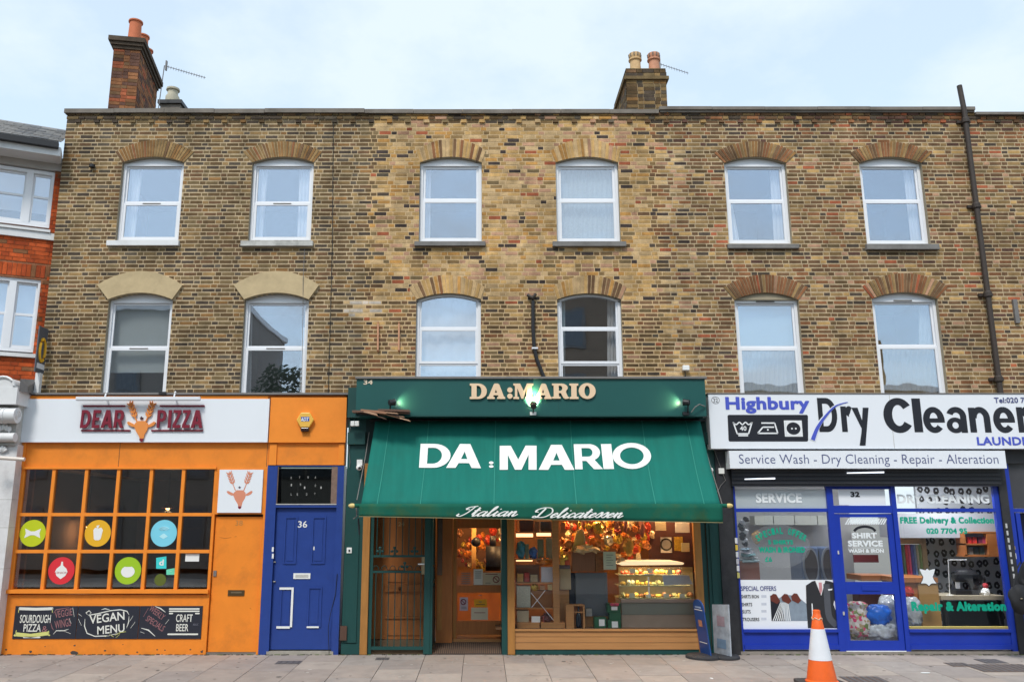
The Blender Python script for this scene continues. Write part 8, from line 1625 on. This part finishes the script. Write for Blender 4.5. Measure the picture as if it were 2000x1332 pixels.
m2 = MB(); PB(m2, 1638, 955, 1729, 986, SH + .02, SH + .024); o = tag(m2.build('number_card', SGW), 'white card with the house number over the dry cleaners door', 'card'); txt('32', 1661, 960, 1679, 970.5, SH + .018, INK, o, bold=.05)
for k, (x_, y_) in enumerate(((X(1520, 1000, .6), .7), (X(1690, 1000, .6), .8), (X(1860, 1000, .4), .35))):
    t = thing('ceiling_light', (x_, y_, 2.93), 'white ceiling light panel of the dry cleaners, %s' % ('over the dryers', 'behind the door', 'over the repair table')[k], 'lamp'); m2 = MB(); m2.box(x_ - .5, x_ + .5, y_ - .08, y_ + .08, 2.9, 2.95); m2.build('diffuser', emis('cool_panel%d' % k, (.9, .95, 1), 4), t)
    ld = bpy.data.lights.new('panel_light', 'AREA'); ld.shape = 'RECTANGLE'; ld.size = 1; ld.size_y = .16; ld.energy = (9, 8, 26)[k]; ld.color = (.92, .96, 1); lo = bpy.data.objects.new('panel_light', ld); S.collection.objects.link(lo); lo.parent = t; lo.location = (0, 0, -.06)
# stickers down the black pier
q = random.Random(31)
for k in range(6):
    a = 1435.5 + k * .9; y_ = 1050 + k * 13.5; m2 = MB(); PB(m2, a, y_, a + 5, y_ + 11, SH - .034, SH - .0312); tag(m2.build('pier_sticker', pm('pier_stick%d' % k, [(.6, .6, .6), (.55, .4, .05), (.5, .52, .55), (.4, .4, .45), (.55, .55, .58), (.42, .38, .12)][k], .6, .2, 30)), ('topmost white', 'yellow', 'upper grey white', 'dull grey', 'lower white', 'lowest mustard')[k] + ' little sticker down the edge of the black pier', 'sticker')
for k in range(8):
    a = 1965 + k * 2.1; y_ = 1022 + k * 14; m2 = MB(); PB(m2, a - 1, y_, a + 2.5, y_ + 9, SH - .034, SH - .0312); tag(m2.build('pier_sticker', pm('pier_stk%d' % k, (.5, .5, .5), .6, .2, 30)), ('topmost', 'second', 'third', 'fourth', 'fifth', 'sixth', 'seventh', 'lowest')[k] + ' worn white sticker in the column on the last black pier', 'sticker', 'worn stickers on the last pier')
# next shop, mostly outside the frame
ns_ = thing('shopfront', (X(2030, 1275, SH), SH, 0), 'dark glazed shopfront with blue door posts, cut by the frame edge', 'shopfront'); w0 = kR1 + .003
MB().box(w0, w0 + .07, SH - .01, .05, 0, Z(880, SH)).build('frame', BU, ns_); MB().box(w0 + .071, XR - .01, SH, .05, Z(1000, SH), Z(993, SH)).build('transom_bar', BU, ns_); MB().box(w0 + .1, w0 + .17, SH, .05, 0, Z(1001, SH)).build('door_post', BU, ns_)
MB().box(w0 + .071, XR - .01, SH + .02, SH + .03, Z(992.5, SH), Z(880, SH)).build('pane', pm('dim_glass', (.06, .06, .068), .12, .1), ns_); MB().box(w0 + .171, XR - .01, .1, .15, 0, Z(1001, SH)).build('door', pm('deep_blue_dark', (.01, .012, .06), .3, .1), ns_); MB().box(kR0 - .1, XR - .01, -.25, 0, Z(905, SH), Z(876, SH) - .02).build('header', pm('charcoal_panel', (.035, .035, .038), .6), ns_)
m2 = MB(); PB(m2, 1980, 1080, 1985, 1091, SH - .02, SH - .001); m2.build('intercom', WS, ns_); m2 = MB(); PB(m2, 1978, 1066, 1983, 1073, SH - .02, SH - .001); m2.build('lock', pm('brass', (.4, .3, .1), .4), ns_)
# ---------------------------------------------------------------- things on the pavement
def gpt(px, py):
    p = GP(px, py); return p
# traffic cone
cx0, cy0, _ = GP(1606, 1338); cz0 = gz(cy0)
cone = thing('traffic_cone', (cx0, cy0, cz0), 'orange traffic cone with a broad white sleeve, standing in front of the suit poster', 'cone')
OC = pm('cone_orange', (.84, .13, .015), .5, .1, 6, dirt=.4, dirtcol=(.3, .06, .02)); CW = pm('cone_white', (.72, .74, .78), .5, .05, 6, dirt=.4, dirtcol=(.4, .4, .4)); YC_ = cy0
k_ = 1650 / 137.0
Hc = P(1601, 1190, cy0)[1] - cz0 - .05
def rad(z): return .188 + (.045 - .188) * (z / Hc)
z1, z2 = P(1604, 1287, cy0)[1] - cz0 - .05, P(1602, 1227, cy0)[1] - cz0 - .05
pts = [(-.31, -.31), (.31, -.31), (.31, .31), (-.31, .31)]
m2 = MB(); bb = []
for k in range(24):
    a = 2 * pi * k / 24; r = .30 / max(abs(cos(a)), abs(sin(a))) ** .75; bb.append((cx0 + r * cos(a), cy0 + r * sin(a)))
m2.zprism(bb, cz0 + .003, cz0 + .045); m2.build('base', pm('rubber_base', (.05, .045, .045), .8, .2, bump=.2), cone, bevel=.01)
m2 = MB(); m2.lathe([(rad(0) + .02, .046), (rad(0) + .02, .06), (rad(0), .075), (rad(z1), .05 + z1)], (cx0, cy0, cz0), 28); m2.build('body', OC, cone, smooth='auto')
m2 = MB(); m2.lathe([(rad(z1) + .003, .05 + z1), (rad(z2) + .003, .05 + z2)], (cx0, cy0, cz0), 28); m2.build('sleeve', CW, cone, smooth='auto')
m2 = MB(); m2.lathe([(rad(z2), .05 + z2), (rad(Hc) + .006, .05 + Hc * .93), (.048, .05 + Hc * .935), (.048, .05 + Hc * .985), (.035, .05 + Hc), (.03, .05 + Hc * .9)], (cx0, cy0, cz0), 24); m2.build('top', OC, cone, smooth='auto')
m2 = MB(); m2.tube([(cx0 + .062 * cos(a * pi / 8), cy0 + .062 * sin(a * pi / 8), cz0 + Hc * .93 + .015 * sin(a * 2)) for a in range(17)], .008, 5); m2.build('tape', pm('pale_tape', (.62, .45, .3), .6), cone)
# tall blade signs on round bases
def blade(pxb, pyb, rb, pts_f, w_, mat, lb, name_='blade_sign', extra=None):
    x_, y_, z_ = GP(pxb, pyb); t = thing(name_, (x_, y_, z_), lb, 'sign'); m2 = MB(); m2.lathe([(rb, .003), (rb, .03), (rb * .9, .05), (.05, .06)], (x_, y_, z_), 32); m2.build('base', pm('blade_base_' + str(pxb), (.035, .035, .04), .6, .15), t, smooth='auto'); return t, x_, y_, z_
t, x_, y_, z_ = blade(1374, 1284, .27, None, 0, None, 'blue blade sign with a rounded top on a black round base, seen nearly edge on')
def obl(pts, x0_, y0_, ang_, th, mat, nm, t, off=0):
    """panel turned by ang_ about the vertical through (x0,y0); pts are (s,z) with s along the panel; th thickness"""
    m2 = MB(); ca, sa_ = cos(ang_), sin(ang_); n = len(pts)
    f = lambda s, z, d: (x0_ + s * ca - d * sa_, y0_ + s * sa_ + d * ca, z)
    m2.V = [f(s, z, off) for s, z in pts] + [f(s, z, off + th) for s, z in pts]; m2.F = [tuple(range(n)), tuple(reversed(range(n, 2 * n)))] + [(i, n + i, n + (i + 1) % n, (i + 1) % n) for i in range(n)]; m2.M = [0] * len(m2.F); return m2.build(nm, mat, t)
BB_ = pm('blade_blue', (.02, .065, .24), .35, .25, 3); hz = P(1362, 1170, y_)[1] - z_
# outline measured: bottom 1372-1385 at y1283, top 1353-1368 at y1170 (leaning)
A_ = R(62)
def lean_panel(b0, b1, t0, t1, yb, yt, Y0, mat, nm, t, dep=.34):
    """blade: bottom edge from photo b0..b1, top edge t0..t1; runs back by dep"""
    P0, P1, P2, P3 = P(b0, yb, Y0 - dep / 2), P(b1, yb, Y0 + dep / 2), P(t1, yt + 4, Y0 + dep / 2), P(t0, yt, Y0 - dep / 2); m2 = MB(); n = 14; V = []
    q0 = (P0[0], Y0 - dep / 2, P0[1]); q1 = (P1[0], Y0 + dep / 2, P1[1]); q2 = (P2[0], Y0 + dep / 2, P2[1]); q3 = (P3[0], Y0 - dep / 2, P3[1])
    return q0, q1, q2, q3
bz = z_ + .055; Yb_ = y_
xb0, xt0 = X(1378, 1280, Yb_), X(1361, 1170, Yb_); ht = P(1361, 1170, Yb_)[1] - bz
def bp(s, v, d=0):  # s across (-.17...17), v height fraction
    xc_ = xb0 + (xt0 - xb0) * v; return (xc_ + s * .22 + d, Yb_ - s * 1.0, bz + ht * v)
def blade_panel(bp, w_, mat, t, nm, round_=True, th=.018):
    out_ = [(-w_, 0), (w_, 0), (w_, .86)] + ([(w_ * cos(a), .86 + .14 * sin(a)) for a in [pi * k / 10 for k in range(1, 10)]] if round_ else [(w_, 1), (-w_, .96)]) + ([(-w_, .86)] if round_ else [])
    m2 = MB(); n = len(out_); m2.V = [bp(s, v) for s, v in out_] + [bp(s, v, th) for s, v in out_]; m2.F = [tuple(reversed(range(n))), tuple(range(n, 2 * n))] + [(i, (i + 1) % n, n + (i + 1) % n, n + i) for i in range(n)]; m2.M = [0] * len(m2.F); return m2.build(nm, mat, t)
blade_panel(bp, .16, BB_, t, 'panel')
def bmark(bp, s0, s1, v0, v1, mat, t, nm): m2 = MB(); m2.face([bp(s0, v0, -.004), bp(s1, v0 + .0, -.004), bp(s1, v1, -.004), bp(s0, v1, -.004)]); m2.build(nm, mat, t)
bmark(bp, -.13, .13, .80, .815, WS, t, 'white_line'); bmark(bp, -.1, .1, .84, .87, pm('pale_blue_print', (.3, .4, .6), .5), t, 'white_line'); bmark(bp, -.12, .12, .2, .215, WS, t, 'white_line'); bmark(bp, -.06, .06, .5, .62, pm('ice_print', (.45, .2, .12), .5), t, 'picture_print')
t, x_, y_, z_ = blade(1418, 1285, .21, None, 0, None, 'grey faded blade sign with a slanted top on its own base by the black pier')
Yb_ = y_; bz = z_ + .055; xb0, xt0 = X(1411, 1280, Yb_), X(1406, 1180, Yb_); ht = P(1406, 1178, Yb_)[1] - bz
bp2 = lambda s, v, d=0: (xb0 + (xt0 - xb0) * v + s * .42 + d, Yb_ - s, bz + ht * v)
xb_, xt_ = xb0, xt0
def bp2(s, v, d=0, xb=xb_, xt=xt_, Y_=Yb_, b_=bz, h_=ht): return (xb + (xt - xb) * v + s * .42 + d, Y_ - s, b_ + h_ * v)
blade_panel(bp2, .18, pm('faded_poster', (.33, .36, .40), .5, .5, 7, dirt=.5, dirtcol=(.15, .2, .3)), t, 'panel', False); bmark(bp2, -.08, .09, .55, .75, pm('faded_pic', (.3, .22, .25), .6, .3), t, 'picture_print'); bmark(bp2, -.1, .1, .12, .3, pm('faded_pic2', (.16, .24, .34), .6, .3), t, 'picture_print')
# metal covers in the pavement
COVM = pm('iron_cover', (.11, .10, .10), .6, .3, 30, bump=.5); COVB = pm('brown_cover', (.14, .10, .08), .8, .3, 30, bump=.5)
def cover(px0, px1, py0, py1, mat, lb, nslot=5):
    a, b_, c, d = [GP(*p) for p in ((px0, py1), (px1, py1), (px1, py0), (px0, py0))]
    x0_, x1_, y0_, y1_ = (a[0] + d[0]) / 2, (b_[0] + c[0]) / 2, a[1], d[1]; t = thing('drain_cover', ((x0_ + x1_) / 2, (y0_ + y1_) / 2, gz(y0_)), lb, 'cover')
    m2 = MB(); m2.hexa([(x0_, y0_, gz(y0_) - .01), (x1_, y0_, gz(y0_) - .01), (x1_, y0_, gz(y0_) + .005), (x0_, y0_, gz(y0_) + .005), (x0_, y1_, gz(y1_) - .01), (x1_, y1_, gz(y1_) - .01), (x1_, y1_, gz(y1_) + .005), (x0_, y1_, gz(y1_) + .005)]); m2.build('plate', mat, t)
    for k in range(nslot): xa = x0_ + (x1_ - x0_) * (k + .2) / nslot; xb = x0_ + (x1_ - x0_) * (k + .7) / nslot; m3 = MB(); m3.hexa([(xa, y0_ + .02, gz(y0_) + .005), (xb, y0_ + .02, gz(y0_) + .005), (xb, y0_ + .02, gz(y0_) + .009), (xa, y0_ + .02, gz(y0_) + .009), (xa, y1_ - .02, gz(y1_) + .005), (xb, y1_ - .02, gz(y1_) + .005), (xb, y1_ - .02, gz(y1_) + .009), (xa, y1_ - .02, gz(y1_) + .009)]); m3.build('rib', COVM, t)
    return t
cover(540, 588, 1290.5, 1296.5, COVM, 'narrow iron drain cover in front of the blue door', 4); cover(734, 760, 1284, 1288.5, COVM, 'tiny iron cover in front of the closed gate', 3)
cover(1852, 1892, 1294, 1301, COVB, 'small brown hatch cover on the pavement near the repair window', 4); cover(1914, 1958, 1287, 1295, COVM, 'grey hatch cover closest to the last black pier', 4)
cover(1900, 2020, 1297, 1312, COVB, 'large brown gritty cover at the edge of the frame', 9)
cover(1660, 1740, 1321, 1345, COVB, 'rust edged square cover just behind the traffic cone', 6)
for px_, py_, lb in ((1807, 1314, 'scrap of white paper lying on the paving'), (1390, 1325, 'white chewing gum fleck on the paving near the kerb end of the deli')):
    g_ = GP(px_, py_); m2 = MB(); qq = random.Random(px_); m2.zprism([(g_[0] + (.07 if px_ > 1500 else .025) * qq.uniform(.5, 1) * cos(a * pi / 4) * 1.3, g_[1] + .04 * sin(a * pi / 4)) for a in range(8)], g_[2] + .004, g_[2] + .009); tag(m2.build('litter_scrap', WS), lb, 'litter')
# moss and grime where the shops meet the paving
ms = MB(); q = random.Random(77)
for k in range(420):
    x_ = q.uniform(XL, kR1); 
    if gb < x_ < mp0: continue
    s = q.uniform(.004, .02); yy = SH - .012 - abs(q.gauss(0, .012)); ms.box(x_ - s * 1.5, x_ + s * 1.5, yy - s, yy + s * .6, gz(yy) - .004, gz(yy) + q.uniform(.003, .012), 0 if q.random() < .7 else 1)
o = ms.build('grime', [pm('wet_grime', (.045, .04, .03), .9, .3), pm('moss_green', (.10, .13, .04), .9, .3)]); stuff(o); o['label'] = 'dark grit and moss along the foot of the shopfronts'; o['category'] = 'grime'
gm = MB(); q = random.Random(55)
for k in range(260):
    x_, y_ = q.uniform(-8, 9), SH - .05 - q.random() * 2.6; r = q.uniform(.008, .022) * (1 if q.random() < .9 else 1.6); gm.face([(x_ + r * 1.2 * cos(a * pi / 4), y_ + r * sin(a * pi / 4), gz(y_ + r * sin(a * pi / 4)) + .0035) for a in range(8)], 0 if q.random() < .62 else 1)
o = stuff(gm.build('gum_spots', [pm('dark_gum', (.16, .14, .125), .8), pm('pale_gum', (.5, .47, .43), .8)])); o['label'] = 'flattened chewing gum spots over the paving'; o['category'] = 'gum'
# ---------------------------------------------------------------- passer-by in a black coat, nearly all outside the frame
gx_, gy_, gz_ = GP(2060, 1292); pr = thing('person', (gx_, gy_, gz_), 'person in a black padded coat passing the last blue doorway, mostly beyond the frame edge', 'person')
def skin(name, pts, edges, radii, mat, parent, sub=2, root=0):
    me = bpy.data.meshes.new(name); o_ = parent['_o']; me.from_pydata([(p[0], p[1], p[2]) for p in pts], edges, []); o = bpy.data.objects.new(name, me); S.collection.objects.link(o); o.parent = parent; o['_o'] = o_
    s = o.modifiers.new('skin', 'SKIN'); sd = me.skin_vertices[0].data
    for v, r in zip(sd, radii): v.radius = (r if isinstance(r, tuple) else (r, r)); v.use_root = False
    sd[root].use_root = True; m_ = o.modifiers.new('sub', 'SUBSURF'); m_.levels = sub; m_.render_levels = sub; me.materials.append(mat); 
    for p_ in me.polygons: p_.use_smooth = True
    return o
SK = pm('skin_tone', (.45, .26, .18), .6, .05); COAT = pm('black_coat', (.012, .012, .014), .7, .2, 8, bump=.2); TRO = pm('dark_trousers', (.02, .022, .03), .8, .1)
# body continuous: pelvis, spine, neck, head, arms, legs
B_ = [(0, 0, .95), (0, 0, 1.12), (0, 0, 1.32), (0, 0, 1.47), (0, -.01, 1.55), (0, -.02, 1.66), (.2, 0, 1.42), (.25, .03, 1.15), (.22, -.14, .95), (-.2, 0, 1.42), (-.28, .05, 1.16), (-.20, -.16, 1.00), (.1, 0, .9), (.13, -.06, .5), (.14, .05, .09), (.14, -.12, .05), (-.1, 0, .9), (-.12, .03, .5), (-.12, .14, .1), (-.12, -.03, .05)]
E_ = [(0, 1), (1, 2), (2, 3), (3, 4), (4, 5), (3, 6), (6, 7), (7, 8), (3, 9), (9, 10), (10, 11), (0, 12), (12, 13), (13, 14), (14, 15), (0, 16), (16, 17), (17, 18), (18, 19)]
Rr = [.14, .13, .15, .11, .06, .10, .07, .05, .035, .07, .05, .035, .10, .065, .045, .04, .10, .065, .045, .04]
skin('body', B_, E_, Rr, SK, pr)
skin('coat', [(0, .0, .74), (0, 0, 1.1), (0, 0, 1.35), (0, 0, 1.46), (.21, 0, 1.40), (.27, .04, 1.14), (.23, -.12, .98), (-.21, 0, 1.40), (-.30, .06, 1.15), (-.23, -.12, 1.02)], [(0, 1), (1, 2), (2, 3), (3, 4), (4, 5), (5, 6), (3, 7), (7, 8), (8, 9)], [(.19, .17), (.18, .16), (.19, .15), (.12, .11), .10, .085, .06, .10, .085, .06], COAT, pr, root=1)
skin('trousers', [(0, 0, 1.02), (.1, 0, .86), (.13, -.06, .5), (.14, .05, .14), (-.1, 0, .86), (-.12, .03, .5), (-.12, .14, .15)], [(0, 1), (1, 2), (2, 3), (0, 4), (4, 5), (5, 6)], [.15, .12, .085, .07, .12, .085, .07], TRO, pr)
for sx_, ys in ((.14, -.03), (-.12, .06)):
    m2 = MB(); o_ = pr['_o']; m2.blob((o_[0] + sx_, o_[1] + ys, o_[2] + .05), .055, .14, .05, 1, .02); m2.build('shoe', M['black'], pr, smooth=True)
o_ = pr['_o']; MB().blob((o_[0], o_[1] + .02, o_[2] + 1.70), .108, .12, .12, 3, .05, nu=18, nv=12).build('hair', pm('dark_hair', (.03, .02, .015), .6, .3, 30), pr, smooth=True)
for sx_ in (-.035, .035): MB().blob((o_[0] + sx_, o_[1] - .115, o_[2] + 1.655), .014, .008, .009, amp=0).build('eye', M['black'], pr)
MB().blob((o_[0], o_[1] - .13, o_[2] + 1.63), .013, .02, .024, amp=0).build('nose', SK, pr, smooth=True); MB().blob((o_[0], o_[1] - .115, o_[2] + 1.595), .026, .008, .007, amp=0).build('mouth', pm('lips', (.35, .13, .1), .6), pr, smooth=True)
for s in (-1, 1):
    hb_ = (o_[0] + s * .215, o_[1] - .17, o_[2] + .965); MB().blob(hb_, .035, .045, .04, 2, .03).build('hand', SK, pr, smooth=True)
    for k, ln in enumerate((.055, .065, .062, .05)): xx = hb_[0] + (k - 1.5) * .017; MB().tube([(xx, hb_[1] - .03, hb_[2] - .01), (xx, hb_[1] - .03 - ln * .6, hb_[2] - .025), (xx, hb_[1] - .03 - ln * .7, hb_[2] - .055)], [.0095, .009, .007], 7).build('finger', SK, pr, smooth=True)
    MB().tube([(hb_[0] - s * .03, hb_[1] - .005, hb_[2] + .005), (hb_[0] - s * .05, hb_[1] - .035, hb_[2] - .01), (hb_[0] - s * .045, hb_[1] - .06, hb_[2] - .02)], [.011, .010, .008], 7).build('thumb', SK, pr, smooth=True)
# the dark shoulder bag with a pale stud
bg = thing('shoulder_bag', (o_[0] - .45, o_[1] - .1, o_[2] + .55), 'rounded black shoulder bag with one pale round stud, carried at the frame edge', 'bag')
c = P(1990, 1168, o_[1] - .2); MB().blob((c[0] + .05, o_[1] - .16, c[1] - .02), .17, .10, .22, 6, .08, nu=20, nv=14).build('body', COAT, bg, smooth=True); MB().tube([(c[0] - .03, o_[1] - .15, c[1] + .16), (c[0] + .12, o_[1] - .05, o_[2] + 1.35), (c[0] + .2, o_[1] - .02, o_[2] + 1.44)], .012, 6).build('strap', COAT, bg); MB().lathe([(.0, -.012), (.02, 0), (0, .012)], (c[0], o_[1] - .262, c[1]), 10).build('stud', pm('stud_gold', (.6, .5, .35), .3, metal=.6), bg)
